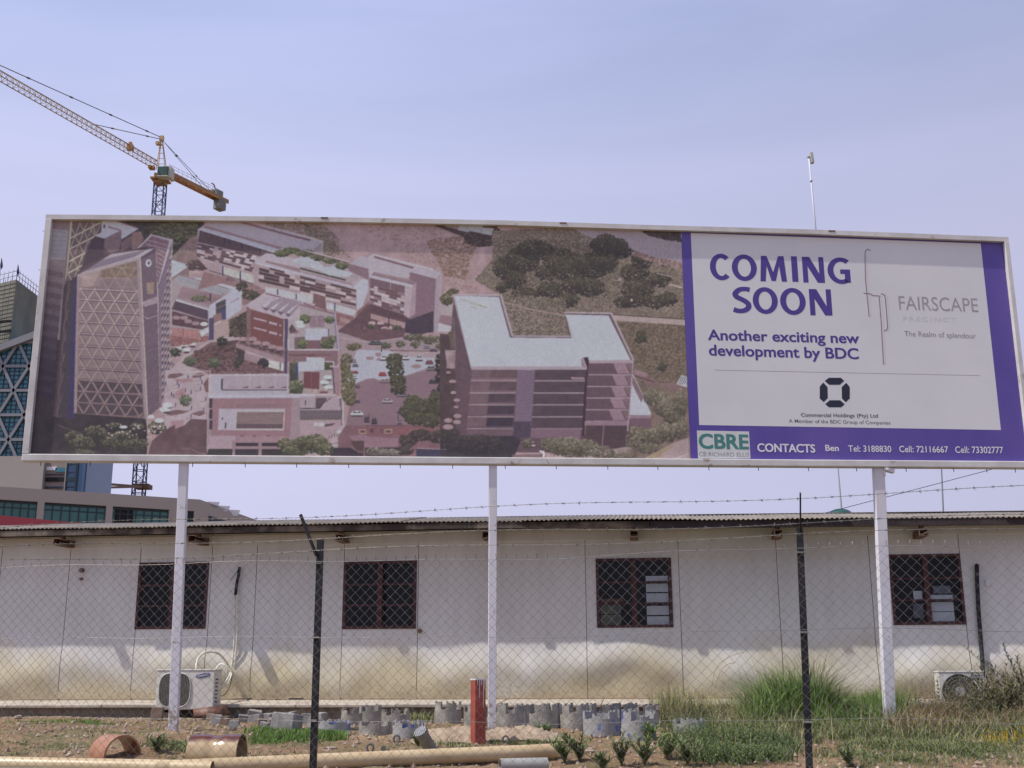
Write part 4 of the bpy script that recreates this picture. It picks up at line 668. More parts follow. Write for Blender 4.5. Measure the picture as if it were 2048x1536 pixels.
gxs = np.concatenate([-np.geomspace(900, 8.2, 22), np.arange(-8, 8.01, 0.06), np.geomspace(8.2, 900, 22)])
gys = np.concatenate([-np.geomspace(500, 1, 10), np.arange(0, 9.5, 0.5), np.arange(9.5, 19.6, 0.06), np.geomspace(19.8, 3000, 24)])
gn = np.random.RandomState(5)
X, Y = np.meshgrid(gxs, gys)
Zg = 0.37*np.clip((Y-8.3)/5.6, 0, 1)+0.02*np.sin(X*0.9+Y*0.4)+0.015*np.sin(X*2.3-Y*1.7)
near = ((abs(X) < 8.1) & (Y > 9.4) & (Y < 19.7))
rough = 0.012*np.sin(X*7.1+2*np.sin(Y*5.3))*np.sin(Y*8.3+1.5*np.sin(X*4.9))+0.006*gn.randn(*X.shape)+0.010*np.sin(X*17+3*np.sin(Y*11))*np.sin(Y*19+2*np.sin(X*13))
Zg = Zg+np.where(near, rough, 0)
nyy, nxx = X.shape
gm = bpy.data.meshes.new('ground'); gv = np.stack([X.ravel(), Y.ravel(), Zg.ravel()], 1)
ii, jj = np.meshgrid(np.arange(nyy-1), np.arange(nxx-1), indexing='ij'); a0 = (ii*nxx+jj).ravel()
def grid_mesh(me, verts, quads, smooth=True):
    me.vertices.add(len(verts)); me.vertices.foreach_set('co', verts.astype(np.float32).ravel())
    me.loops.add(len(quads)*4); me.loops.foreach_set('vertex_index', quads.astype(np.int32).ravel())
    me.polygons.add(len(quads)); me.polygons.foreach_set('loop_start', np.arange(len(quads), dtype=np.int32)*4)
    me.polygons.foreach_set('use_smooth', np.full(len(quads), smooth)); me.update(calc_edges=True); me.validate()
grid_mesh(gm, gv, np.stack([a0, a0+1, a0+1+nxx, a0+nxx], 1)); gm.materials.append(m_soil)
go = bpy.data.objects.new('ground', gm); link(go); go['kind'] = 'structure'

# ================================================================ the site cabin behind
WA, WB = P(350, 1200, 19.8), P(1850, 1200, 18.5)
WA.z = WB.z = 0; wd = (WB-WA).normalized(); wn = Vector((wd.y, -wd.x, 0))      # wn points to the road
def WPx(px, py):
    q = PP(px, py, WA, wn); return (q-WA).dot(wd), q.z
def WV(s, z, d=0.0): return WA+wd*s+wn*d+Vector((0, 0, z))
WZ0, WZ1 = 0.63, 3.34
# wall paint with old mud splash near the foot
m_wall = bpy.data.materials.new('grubby_cream_wall_paint'); m_wall.use_nodes = True
t = m_wall.node_tree; b = t.nodes['Principled BSDF']; b.inputs['Roughness'].default_value = 0.55
tc = t.nodes.new('ShaderNodeTexCoord'); sx = t.nodes.new('ShaderNodeSeparateXYZ'); n1 = t.nodes.new('ShaderNodeTexNoise'); n1.inputs['Scale'].default_value = 0.85; n1.inputs['Detail'].default_value = 5
t.links.new(tc.outputs['Object'], sx.inputs[0]); t.links.new(tc.outputs['Object'], n1.inputs['Vector'])
ma = t.nodes.new('ShaderNodeMath'); ma.operation = 'MULTIPLY_ADD'; ma.inputs[1].default_value = -1.25; ma.inputs[2].default_value = 1.0; t.links.new(sx.outputs['Z'], ma.inputs[0])
mb_ = t.nodes.new('ShaderNodeMath'); mb_.operation = 'MULTIPLY_ADD'; mb_.inputs[1].default_value = 2.4; mb_.inputs[2].default_value = -1.02; t.links.new(n1.outputs['Fac'], mb_.inputs[0])
mc = t.nodes.new('ShaderNodeMath'); mc.operation = 'ADD'; mc.use_clamp = True; t.links.new(ma.outputs[0], mc.inputs[0]); t.links.new(mb_.outputs[0], mc.inputs[1])
mm = t.nodes.new('ShaderNodeMath'); mm.operation = 'MULTIPLY'; mm.inputs[1].default_value = 0.92; t.links.new(mc.outputs[0], mm.inputs[0])
n2 = t.nodes.new('ShaderNodeTexNoise'); n2.inputs['Scale'].default_value = 0.7; n2.inputs['Detail'].default_value = 6; t.links.new(tc.outputs['Object'], n2.inputs['Vector'])
r2 = t.nodes.new('ShaderNodeValToRGB'); r2.color_ramp.elements[0].position = 0.35; r2.color_ramp.elements[0].color = (0.57, 0.565, 0.545, 1); r2.color_ramp.elements[1].position = 0.65; r2.color_ramp.elements[1].color = (0.665, 0.665, 0.65, 1); t.links.new(n2.outputs['Fac'], r2.inputs['Fac'])
x1 = t.nodes.new('ShaderNodeMix'); x1.data_type = 'RGBA'; x1.inputs[7].default_value = (0.50, 0.435, 0.275, 1); t.links.new(r2.outputs['Color'], x1.inputs[6]); t.links.new(mm.outputs[0], x1.inputs[0])
mps = t.nodes.new('ShaderNodeMapping'); mps.inputs['Scale'].default_value = (5.0, 5.0, 0.35); t.links.new(tc.outputs['Object'], mps.inputs['Vector']); n4 = t.nodes.new('ShaderNodeTexNoise'); n4.inputs['Scale'].default_value = 1.6; n4.inputs['Detail'].default_value = 7; n4.inputs['Roughness'].default_value = 0.7; t.links.new(mps.outputs['Vector'], n4.inputs['Vector'])
r4 = t.nodes.new('ShaderNodeValToRGB'); r4.color_ramp.elements[0].position = 0.30; r4.color_ramp.elements[0].color = (0.80, 0.78, 0.74, 1); r4.color_ramp.elements[1].position = 0.56; r4.color_ramp.elements[1].color = (1, 1, 1, 1); t.links.new(n4.outputs['Fac'], r4.inputs['Fac'])
x4 = t.nodes.new('ShaderNodeMix'); x4.data_type = 'RGBA'; x4.blend_type = 'MULTIPLY'; x4.inputs[0].default_value = 0.45; t.links.new(x1.outputs[2], x4.inputs[6]); t.links.new(r4.outputs['Color'], x4.inputs[7])
n5 = t.nodes.new('ShaderNodeTexNoise'); n5.inputs['Scale'].default_value = 24; n5.inputs['Detail'].default_value = 5; n5.inputs['Roughness'].default_value = 0.7; t.links.new(tc.outputs['Object'], n5.inputs['Vector'])
m5 = t.nodes.new('ShaderNodeMath'); m5.operation = 'MULTIPLY_ADD'; m5.inputs[1].default_value = -0.55; t.links.new(sx.outputs['Z'], m5.inputs[0]); t.links.new(n5.outputs['Fac'], m5.inputs[2])
r5 = t.nodes.new('ShaderNodeValToRGB'); r5.color_ramp.elements[0].position = 0.40; r5.color_ramp.elements[0].color = (0, 0, 0, 1); r5.color_ramp.elements[1].position = 0.56; r5.color_ramp.elements[1].color = (0.55, 0.55, 0.55, 1); t.links.new(m5.outputs[0], r5.inputs['Fac'])
x5 = t.nodes.new('ShaderNodeMix'); x5.data_type = 'RGBA'; x5.inputs[7].default_value = (0.30, 0.205, 0.115, 1); t.links.new(r5.outputs['Color'], x5.inputs[0]); t.links.new(x4.outputs[2], x5.inputs[6]); t.links.new(x5.outputs[2], b.inputs['Base Color'])
b5 = t.nodes.new('ShaderNodeBump'); b5.inputs['Strength'].default_value = 0.25; b5.inputs['Distance'].default_value = 0.01; n6 = t.nodes.new('ShaderNodeTexNoise'); n6.inputs['Scale'].default_value = 3.5; n6.inputs['Detail'].default_value = 6; t.links.new(tc.outputs['Object'], n6.inputs['Vector']); t.links.new(n6.outputs['Fac'], b5.inputs['Height']); t.links.new(b5.outputs['Normal'], b.inputs['Normal'])
cab0 = WV(0, WZ0)
cabin = thing('site_cabin', 'long low cream panel cabin with red-framed windows and a corrugated roof', 'cabin', cab0)
wins = [(279, 419, 1122, 1255), (689, 834, 1123, 1258), (1191, 1342, 1119, 1257), (1776, 1920, 1111, 1251)]
WIN = []
for x0, x1_, y0, y1 in wins:
    s0, zt = WPx(x0, y0); s1, _ = WPx(x1_, y0); _, zb = WPx((x0+x1_)/2, y1); WIN.append((s0, s1, zb, zt))
zb_ = sum(w_[2] for w_ in WIN)/4; zt_ = sum(w_[3] for w_ in WIN)/4
WIN = [(a, b2, zb_+(c-zb_)*0.5, zt_+(d-zt_)*0.5) for a, b2, c, d in WIN]
seams_px = [-140, -5, 133, 275, 419, 510, 686, 836, 985, 1172, 1360, 1558, 1745, 1928, 2075]
seams = [WPx(x, 1200)[0] for x in seams_px]
while seams[0] > -13: seams.insert(0, seams[0]-1.2)
while seams[-1] < 24: seams.append(seams[-1]+1.25)
def bulge(s, z, k):
    """the thin skin is dented and billows out near its foot"""
    h = (z-WZ0)
    w1 = 0.5+0.5*math.sin(s*1.15+0.8*math.sin(s*0.53)); w2 = 0.5+0.5*math.sin(s*2.9+1.1*math.sin(s*1.3+1)); c = 0.40+0.16*math.sin(s*0.83+2)+0.07*math.sin(s*2.7)
    e = math.exp(-((h-c)/0.27)**2)*(0.018+0.040*w1+0.016*w2)+0.014*math.sin(s*4.3+h*5)*math.sin(s*1.1+h*3)*math.exp(-((h-0.45)/0.4)**2)
    e += 0.010*math.sin(s*7.3+2*math.sin(h*4+s))*math.exp(-((h-0.30)/0.25)**2)
    return max(-0.012, e)+0.0025*math.sin(s*1.7)*math.sin(z*2)
for k in range(len(seams)-1):
    a, b2 = seams[k]+0.0045, seams[k+1]-0.0045; zs = list(np.concatenate([np.arange(WZ0+0.02, 2.0, 0.06), np.arange(2.0, WZ1, 0.25), [WZ1]]))
    cuts = set(np.linspace(a, b2, max(4, int((b2-a)/0.07)))); hole = None
    for w_ in WIN:
        if a < (w_[0]+w_[1])/2 < b2 or (w_[0] < b2-0.02 and w_[1] > a+0.02):
            hole = w_
            for q in (w_[0], w_[1]):
                if a < q < b2: cuts.add(q)
            zs += [w_[2], w_[3]]
    ss = sorted(cuts); zs = sorted(set(round(q, 4) for q in zs)); m = MB(); idx = {}; fs = []
    vs = [WV(s, z, bulge(s, z, k)) for z in zs for s in ss]; n = len(ss)
    for j in range(len(zs)-1):
        for i in range(n-1):
            cs, cz = (ss[i]+ss[i+1])/2, (zs[j]+zs[j+1])/2
            if hole and hole[0] < cs < hole[1] and hole[2] < cz < hole[3]: continue
            fs.append((j*n+i, j*n+i+1, (j+1)*n+i+1, (j+1)*n+i))
    m.add(vs, fs, True); o = part('wall_panel', m, m_wall, cabin, fix=False)
m_seam = M('seam_strip_paint', (0.10, 0.095, 0.09), 0.8)
for k, s in enumerate(seams[1:-1]):
    m = MB(); m.box(WV(s, (WZ0+WZ1)/2, -0.035), (0.012, 0.02, WZ1-WZ0), Matrix.Rotation(math.atan2(wd.y, wd.x), 3, 'Z')); part('seam_strip', m, m_seam, cabin)
RW = Matrix.Rotation(math.atan2(wd.y, wd.x), 3, 'Z')
# concrete slab it stands on
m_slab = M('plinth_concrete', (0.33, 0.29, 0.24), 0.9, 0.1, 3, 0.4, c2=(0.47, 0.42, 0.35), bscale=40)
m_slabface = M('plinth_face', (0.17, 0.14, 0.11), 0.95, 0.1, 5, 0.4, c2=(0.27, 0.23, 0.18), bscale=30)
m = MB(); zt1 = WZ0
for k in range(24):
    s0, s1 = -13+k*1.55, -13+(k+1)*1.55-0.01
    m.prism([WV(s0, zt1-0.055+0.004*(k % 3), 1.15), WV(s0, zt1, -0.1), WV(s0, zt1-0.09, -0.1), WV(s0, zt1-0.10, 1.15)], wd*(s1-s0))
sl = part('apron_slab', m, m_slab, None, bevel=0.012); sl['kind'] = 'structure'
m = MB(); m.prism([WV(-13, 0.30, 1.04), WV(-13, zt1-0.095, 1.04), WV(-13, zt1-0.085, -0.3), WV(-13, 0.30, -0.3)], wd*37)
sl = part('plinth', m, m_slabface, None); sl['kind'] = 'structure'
# back and ends of the cabin, floor and ceiling, so it has real depth
m = MB(); m.box(WV(5.5, (WZ0+WZ1)/2+0.05, -6.5), (37, 0.1, WZ1-WZ0), RW); m.box(WV(-13, 2, -3.2), (0.1, 6.5, 2.7), RW); m.box(WV(24, 2, -3.2), (0.1, 6.5, 2.7), RW)
part('back_wall', m, m_wall, cabin)
# windows
m_wred = M('dark_red_window_paint', (0.038, 0.012, 0.013), 0.55, 0.2, 9, 0.1, c2=(0.075, 0.022, 0.023))
m_glass = bpy.data.materials.new('window_glass'); m_glass.use_nodes = True; t = m_glass.node_tree; t.nodes.clear()
o_ = t.nodes.new('ShaderNodeOutputMaterial'); tr = t.nodes.new('ShaderNodeBsdfTransparent'); tr.inputs[0].default_value = (0.90, 0.92, 0.93, 1); gl = t.nodes.new('ShaderNodeBsdfGlossy'); gl.inputs['Roughness'].default_value = 0.03
fr = t.nodes.new('ShaderNodeFresnel'); fr.inputs[0].default_value = 1.22; mi = t.nodes.new('ShaderNodeMixShader'); t.links.new(fr.outputs[0], mi.inputs[0]); t.links.new(tr.outputs[0], mi.inputs[1]); t.links.new(gl.outputs[0], mi.inputs[2]); t.links.new(mi.outputs[0], o_.inputs[0])
m_palepanel = M('pale_panel', (0.74, 0.76, 0.80), 0.8, 0.05); m_olive = M('olive_board', (0.16, 0.16, 0.11), 0.8, 0.1)
for k, (s0, s1, zb, zt) in enumerate(WIN):
    wr = bpy.data.objects.new('window', None)
    m = MB(); f = 0.045; d0 = -0.01
    def hb(sa, sb, za, zb2, dd=d0, th=0.05): m.box(WV((sa+sb)/2, (za+zb2)/2, dd), (sb-sa, th, zb2-za), RW)
    hb(s0, s0+f, zb, zt); hb(s1-f, s1, zb, zt); hb(s0+f, s1-f, zb, zb+f); hb(s0+f, s1-f, zt-f, zt)
    fo = part('window', m, m_wred, cabin, label=('red-framed window with pale panels behind its right panes' if k > 1 else None), bevel=0.004)
    m = MB(); c_ = (s0+s1)/2; hb(c_-0.04, c_+0.04, zb+f, zt-f, 0.0)
    part('mullion', m, m_wred, fo)
    H = (zt-zb-2*f)
    for j in (1, 2):
        m = MB(); z_ = zb+f+H*j/3
        hb(s0+f, c_-0.04, z_-0.013, z_+0.013, -0.005, 0.03); hb(c_+0.04, s1-f, z_-0.013, z_+0.013, -0.005, 0.03); part('glazing_bar', m, m_wred, fo)
    for j in range(3):
        for (sa, sb) in ((s0+f, c_-0.04), (c_+0.04, s1-f)):
            m = MB(); za, zb2 = zb+f+H*j/3+0.013*(j > 0), zb+f+H*(j+1)/3-0.013*(j < 2); m.box(WV((sa+sb)/2, (za+zb2)/2, -0.02), (sb-sa, 0.005, zb2-za), RW); part('pane', m, m_glass, fo)
    m = MB(); zc = (zb+zt)/2   # dim room behind
    m.add([WV(s0-0.1, zb-0.1, -1.0), WV(s1+0.1, zb-0.1, -1.0), WV(s1+0.1, zt+0.1, -1.0), WV(s0-0.1, zt+0.1, -1.0), WV(s0-0.1, zb-0.1, -0.06), WV(s1+0.1, zb-0.1, -0.06), WV(s1+0.1, zt+0.1, -0.06), WV(s0-0.1, zt+0.1, -0.06)],
          [(0, 1, 2, 3), (0, 4, 5, 1), (1, 5, 6, 2), (2, 6, 7, 3), (3, 7, 4, 0)])
    part('room_lining', m, M('dim_room', (0.020, 0.020, 0.020) if k < 2 else (0.04, 0.041, 0.05), 0.9), fo, fix=False)
    def brd(u0, u1, v0, v1, mt, nm='board', dd=-0.07):  # flat coloured panels set close behind the glass
        m = MB(); sa, sb = s0+(s1-s0)*u0, s0+(s1-s0)*u1; m.box(WV((sa+sb)/2, zb+(zt-zb)*(v0+v1)/2, dd), (sb-sa, 0.012, (zt-zb)*(v1-v0)), RW); part(nm, m, mt, fo)
    if k == 2:
        for v0, v1 in ((0.04, 0.16), (0.18, 0.31), (0.35, 0.49), (0.51, 0.63), (0.66, 0.74)): brd(0.66, 0.95, v0, v1, m_palepanel)
        brd(0.05, 0.32, 0.04, 0.19, m_olive); brd(0.05, 0.32, 0.20, 0.33, m_olive); brd(0.05, 0.36, 0.37, 0.42, M('shelf_wood', (0.14, 0.07, 0.03), 0.7))
    if k == 3:
        for v0, v1 in ((0.05, 0.18), (0.19, 0.32), (0.36, 0.42)): brd(0.55, 0.86, v0, v1, m_palepanel)
        brd(0.32, 0.44, 0.36, 0.48, m_palepanel); brd(0.30, 0.44, 0.10, 0.30, M('grey_board', (0.16, 0.17, 0.21), 0.8)); brd(0.60, 0.84, 0.44, 0.55, M('grey_board', (0.16, 0.17, 0.21), 0.8))
# wall foot drip ledge under windows already in frame; small dark vent stubs
for px, py, r in ((165, 1141, 0.038), (164, 1158, 0.024), (840, 1262, 0.035)):
    s, z = WPx(px, py); m = MB(); m.tube([WV(s, z, 0.0), WV(s, z, 0.06)], r, 12); part('pipe_stub', m, m_rust, cabin)
for (px, py) in ((1974, 1166),):
    s, z = WPx(px, py); m = MB(); m.box(WV(s, z, 0.02), (0.06, 0.03, 0.09), RW); part('wall_switch', m, m_white, cabin, bevel=0.008)
# roof: corrugated sheets rising away from the road, purlin and channel ends under the eave
m_roof = M('weathered_corrugated_iron', (0.13, 0.112, 0.095), 0.7, 0.1, 2.0, 0.2, metal=0.0, c2=(0.25, 0.22, 0.185), stretch=(3, 1, 1))
m_fascia = M('dirty_timber_purlin', (0.055, 0.045, 0.042), 0.9, 0.2, 2.5, 0.3, c2=(0.19, 0.155, 0.125), ramp=(0.45, 0.62))
OV = 0.50; zE = 3.42; sM, sR_ = WPx(1000, 1050)[0], WPx(2048, 1050)[0]
def zEs(s): return zE-0.095*max(0.0, min(1.4, (s-sM)/(sR_-sM)))
pitch = math.tan(R(9.2)); sh = []
edges = [-13.3, -9.5, -6.2, -4.2, -1.4, 1.2, 3.9, 5.9, 8.6, 11.0, 13.4, 16.8, 20.4, 24.3]
for k in range(len(edges)-1):
    s0, s1 = edges[k], edges[k+1]+0.05; n = int((s1-s0)/0.076*8); up = 0.006*(k % 2); ex = 0.02*((k*5) % 3-1); vs = []
    for j, (d, zz) in enumerate(((OV+ex, up), (-1.7, up+pitch*(1.7+OV+ex)))):
        for i in range(n+1):
            s = s0+(s1-s0)*i/n; vs.append(WV(s, zEs(s)+zz+0.011*math.cos(2*math.pi*s/0.076)+0.006*math.sin(s*1.9), d))
    m = MB(); m.add(vs, [(i, i+1, n+2+i, n+1+i) for i in range(n)], True); o = part('roof_sheet', m, m_roof, cabin, fix=False)
    so = o.modifiers.new('t', 'SOLIDIFY'); so.thickness = 0.004
m = MB(); m.prism([WV(-13.3, zE+pitch*2.18, -1.71), WV(sM, zE+pitch*2.18, -1.71), WV(24.3, zEs(24.3)+pitch*2.15, -1.71), WV(24.3, zE-0.5, -6.9), WV(-13.3, zE-0.4, -6.9)], (0, 0, 0.01)); part('rear_roof_slope', m, m_roof, cabin)
for s0, s1, hh, dd, mt in ((-13.2, sM, 0.095, 0.44, m_fascia), (sM+0.01, 7.95, 0.10, 0.44, m_fascia), (7.96, 24.2, 0.12, 0.445, M('dark_brown_purlin', (0.03, 0.022, 0.026), 0.8, 0.2, 4, 0.2, c2=(0.06, 0.045, 0.045)))):
    m = MB(); m.bar(WV(s0, zEs(s0)-0.02-hh/2, dd), WV(s1, zEs(s1)-0.02-hh/2, dd), 0.05, hh); part('eave_purlin', m, mt, cabin, bevel=0.004)
m = MB(); m.prism([WV(-13, WZ1-0.2, 0.016), WV(-13, WZ1-0.03, 0.016), WV(-13, WZ1, -0.4), WV(-13, WZ1-0.2, -0.4)], wd*37); part('wall_plate', m, m_wall, cabin)
for px, ln_ in ((-130, 0.57), (145, 0.53), (412, 0.64), (692, 0.46), (979, 0.46), (1268, 0.48), (1551, 0.46), (1834, 0.47), (2120, 0.46)):
    s, _ = WPx(px, 1075); z = zEs(s)-0.22; m = MB()
    for dz, hh in ((0.05, 0.012), (-0.05, 0.012)): m.box(WV(s, z+dz, ln_/2), (0.13, ln_, hh), RW)
    m.box(WV(s-0.06, z, ln_/2), (0.012, ln_, 0.10), RW); m.box(WV(s+0.06, z-0.03, ln_/2), (0.012, ln_, 0.04), RW); m.box(WV(s+0.06, z+0.035, ln_/2), (0.012, ln_, 0.022), RW)
    m.box(WV(s, z+0.13, 0.35), (0.06, 0.12, 0.16), RW)
    part('rafter_end', m, m_rust, cabin)

# ================================================================ air conditioners on the apron
m_ac = M('beige_appliance_enamel', (0.55, 0.54, 0.50), 0.4, 0.06, 4, 0, c2=(0.62, 0.61, 0.57)); m_grille = M('dark_grille', (0.05, 0.055, 0.04), 0.6, 0.2, 20); m_acfin = M('grille_wire', (0.23, 0.23, 0.20), 0.5)
m_navy = M('navy_badge', (0.02, 0.03, 0.22), 0.4, 0.05); m_pipe = M('white_pipe_tape', (0.55, 0.54, 0.46), 0.6, 0.15, 18, 0.2, c2=(0.72, 0.71, 0.62)); m_blk = M('black_pipe_lagging', (0.012, 0.013, 0.018), 0.7, 0.2, 20, 0.3)
def glyph_mesh(body, size=1.0, offset=0.0, spacing=1.0):
    cu = bpy.data.curves.new('t', 'FONT'); cu.body = body; cu.size = size; cu.offset = offset; cu.space_character = spacing; cu.resolution_u = 4
    ob = bpy.data.objects.new('t', cu); col.objects.link(ob); bpy.context.view_layer.update(); dg = bpy.context.evaluated_depsgraph_get()
    me = bpy.data.meshes.new_from_object(ob.evaluated_get(dg)); bpy.data.objects.remove(ob); bpy.data.curves.remove(cu); return me
def ac_unit(label, loc, W, H, D, badge_u, round_guard, side):
    """front faces the road; local x along the front, y into the wall"""
    a = thing('air_conditioner', label, 'air conditioner', loc, math.atan2(wd.y, wd.x), 'outdoor air conditioning units at the cabin wall')
    m = MB(); m.box((0, D/2, H/2), (W, D, H)); part('casing', m, m_ac, a, local=True, bevel=0.014)
    m = MB(); m.box((0, D/2, H+0.008), (W+0.016, D+0.016, 0.022)); part('lid', m, m_ac, a, local=True, bevel=0.006)
    cx = -W*0.5+H*0.52 if not round_guard else -W*0.06; r = H*0.43
    m = MB(); ring = []
    for k in range(32):
        th = 2*math.pi*k/32; c, s = math.cos(th), math.sin(th); e = 2.0 if round_guard else 3.2
        ring.append((abs(c)**(2/e)*(1 if c > 0 else -1)*r*(1 if round_guard else 0.98), abs(s)**(2/e)*(1 if s > 0 else -1)*r))
    m.add([(cx+x, -0.004, H*0.5+z) for x, z in ring], [tuple(range(32))]); part('fan_opening', m, m_grille, a, local=True)
    m = MB(); m.tube([(cx+x*1.02, -0.012, H*0.5+z*1.02) for x, z in ring+ring[:1]], 0.008, 5, cap=False); part('guard_rim', m, m_ac if not round_guard else m_blk, a, local=True)
    m = MB()
    if round_guard:
        for k in range(28): th = 2*math.pi*k/28; m.bar((cx+0.06*math.cos(th), -0.018, H*0.5+0.06*math.sin(th)), (cx+r*math.cos(th+0.25), -0.014, H*0.5+r*math.sin(th+0.25)), 0.004, 0.004, Vector((0, 1, 0)))
        for q in (0.3, 0.5, 0.7, 0.88): m.tube([(cx+r*q*math.cos(t_*math.pi/14), -0.018, H*0.5+r*q*math.sin(t_*math.pi/14)) for t_ in range(29)], 0.0025, 4, cap=False)
    else:
        for k in range(-9, 10):
            x = r*k/10; hh = r*(1-abs(k/10)**3.2)**(1/3.2); m.bar((cx+x, -0.014, H*0.5-hh), (cx+x, -0.014, H*0.5+hh), 0.005, 0.004, Vector((0, 1, 0)))
            m.bar((cx-hh, -0.016, H*0.5+x), (cx+hh, -0.016, H*0.5+x), 0.004, 0.003, Vector((0, 1, 0)))
    part('fan_guard', m, m_acfin, a, local=True)
    if round_guard: m = MB(); m.tube([(cx, -0.028, H*0.5), (cx, -0.01, H*0.5)], 0.07, 20); part('fan_hub', m, M('pale_hub', (0.40, 0.40, 0.42), 0.5), a, local=True)
    m = MB(); bw = 0.115; m.add([(badge_u*W+bw*math.cos(t_)*1.0, -0.006, H*0.87+0.030*math.sin(t_)+0.16*bw*math.cos(t_)) for t_ in [k*math.pi/12 for k in range(24)]], [tuple(range(24))]); part('badge', m, m_navy, a, local=True)
    me = glyph_mesh('SAMSUNG', 0.045, 0.0008); me.materials.append(m_ac); xs = [v.co.x for v in me.vertices]; c0 = (min(xs)+max(xs))/2; sc_ = 0.175/(max(xs)-min(xs))
    for v in me.vertices: x, y = (v.co.x-c0)*sc_, v.co.y*1.0; v.co = (badge_u*W+x, -0.010, H*0.87-0.015+y+x*0.16)
    lo_ = bpy.data.objects.new('badge_lettering', me); link(lo_, a)
    m = MB()
    for k in range(7): m.box((side*W/2+side*0.002, D*0.3, H*(0.2+k*0.095)), (0.006, D*0.32, 0.022))
    part('side_louvres', m, m_grille, a, local=True)
    for x in (-W*0.35, W*0.35): m = MB(); m.box((x, D*0.5, -0.02), (0.05, D*0.9, 0.04)); part('foot_rail', m, m_blk, a, local=True)
    return a
def on_apron(px, py, d): q = PP(px, py, WA+wn*d, wn); return q
q0 = on_apron(309, 1420, 1.42); q1 = on_apron(426, 1419, 1.42); qt = on_apron(370, 1341, 1.42)
W_ = (q1-q0).length; c_ = (q0+q1)/2; print('ac', q0.z, q1.z, qt.z)
acl = ac_unit('cream air conditioner with blue oval badge behind the left billboard post', c_, W_, qt.z-c_.z, 0.32, 0.30, False, 1)
q0 = on_apron(1882, 1410, 0.75); q1 = on_apron(1974, 1410, 0.75); c_ = (q0+q1)/2; c_.z = 0.455
acr = ac_unit('cream air conditioner half hidden by weeds under the right window', c_, (q1-q0).length, 0.56, 0.28, 0.30, True, -1)
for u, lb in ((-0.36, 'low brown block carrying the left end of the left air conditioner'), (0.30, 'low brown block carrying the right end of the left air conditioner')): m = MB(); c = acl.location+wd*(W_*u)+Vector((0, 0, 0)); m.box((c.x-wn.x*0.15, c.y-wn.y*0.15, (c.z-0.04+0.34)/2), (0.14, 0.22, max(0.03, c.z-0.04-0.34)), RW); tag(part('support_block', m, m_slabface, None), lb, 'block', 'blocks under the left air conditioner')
def wall_path(pts, d):
    out = []
    for p in pts:
        dd = p[2] if len(p) > 2 else d; out.append(PP(p[0], p[1], WA+wn*dd, wn))
    return out
def smooth_path(pts, n=6):
    pts = [Vector(p) for p in pts]; P_ = [pts[0]]+pts+[pts[-1]]; out = []
    for i in range(1, len(P_)-2):
        for k in range(n):
            t_ = k/n; a, b_, c, d = P_[i-1:i+3]; out.append(0.5*((2*b_)+(c-a)*t_+(2*a-5*b_+4*c-d)*t_*t_+(3*b_-a-3*c+d)*t_**3))
    return out+[pts[-1]]
def wpart(name, pts, r, mt, root, d=0.05, label=None):
    """world-space tube as a part of a rotated thing"""
    m = MB(); m.tube(smooth_path(wall_path(pts, d)), r, 8)
    me = m.mesh(name); mi_ = (Matrix.Translation(root.location) @ root.rotation_euler.to_matrix().to_4x4()).inverted(); me.transform(mi_); me.materials.append(mt); o = bpy.data.objects.new(name, me); link(o, root)
    if label: o['label'] = label
    return o
wpart('pipe_lagging', [(479, 1134), (477, 1150), (474, 1165), (472, 1180), (471, 1190)], 0.026, m_blk, acl, 0.06)
wpart('coolant_pipe', [(470, 1188), (469, 1250), (468, 1290), (464, 1330), (461, 1345), (452, 1362, 0.5), (441, 1372, 1.12)], 0.013, m_pipe, acl, 0.06)
wpart('coolant_pipe', [(475, 1188), (474, 1250), (473, 1290), (469, 1330), (464, 1346), (456, 1366, 0.5), (441, 1378, 1.12)], 0.013, m_pipe, acl, 0.075)
wpart('coolant_pipe', [(392, 1337, 1.1), (395, 1320, 1.0), (406, 1307, 0.9), (422, 1304, 0.7), (438, 1308, 0.5), (450, 1320, 0.2), (459, 1335, 0.1)], 0.016, m_pipe, acl, 0.4)
wpart('coolant_pipe', [(432, 1338, 1.12), (440, 1329, 1.1), (449, 1330, 1.1), (455, 1342, 1.1), (452, 1356, 1.1), (443, 1370, 1.12)], 0.014, m_pipe, acl, 0.6)
wpart('cable', [(464, 1346), (463, 1360), (458, 1376, 0.2), (450, 1388, 0.5), (443, 1392, 0.7), (440, 1384, 0.8)], 0.006, m_blk, acl, 0.1)
wpart('loose_wire', [(479, 1136), (472, 1146), (466, 1154), (461, 1160)], 0.006, m_blk, acl, 0.09)
wpart('pipe_lagging', [(1954, 1128), (1954, 1150), (1955, 1180), (1957, 1220), (1960, 1260), (1963, 1300), (1966, 1340, 0.2), (1966, 1352, 0.45)], 0.034, m_blk, acr, 0.05)

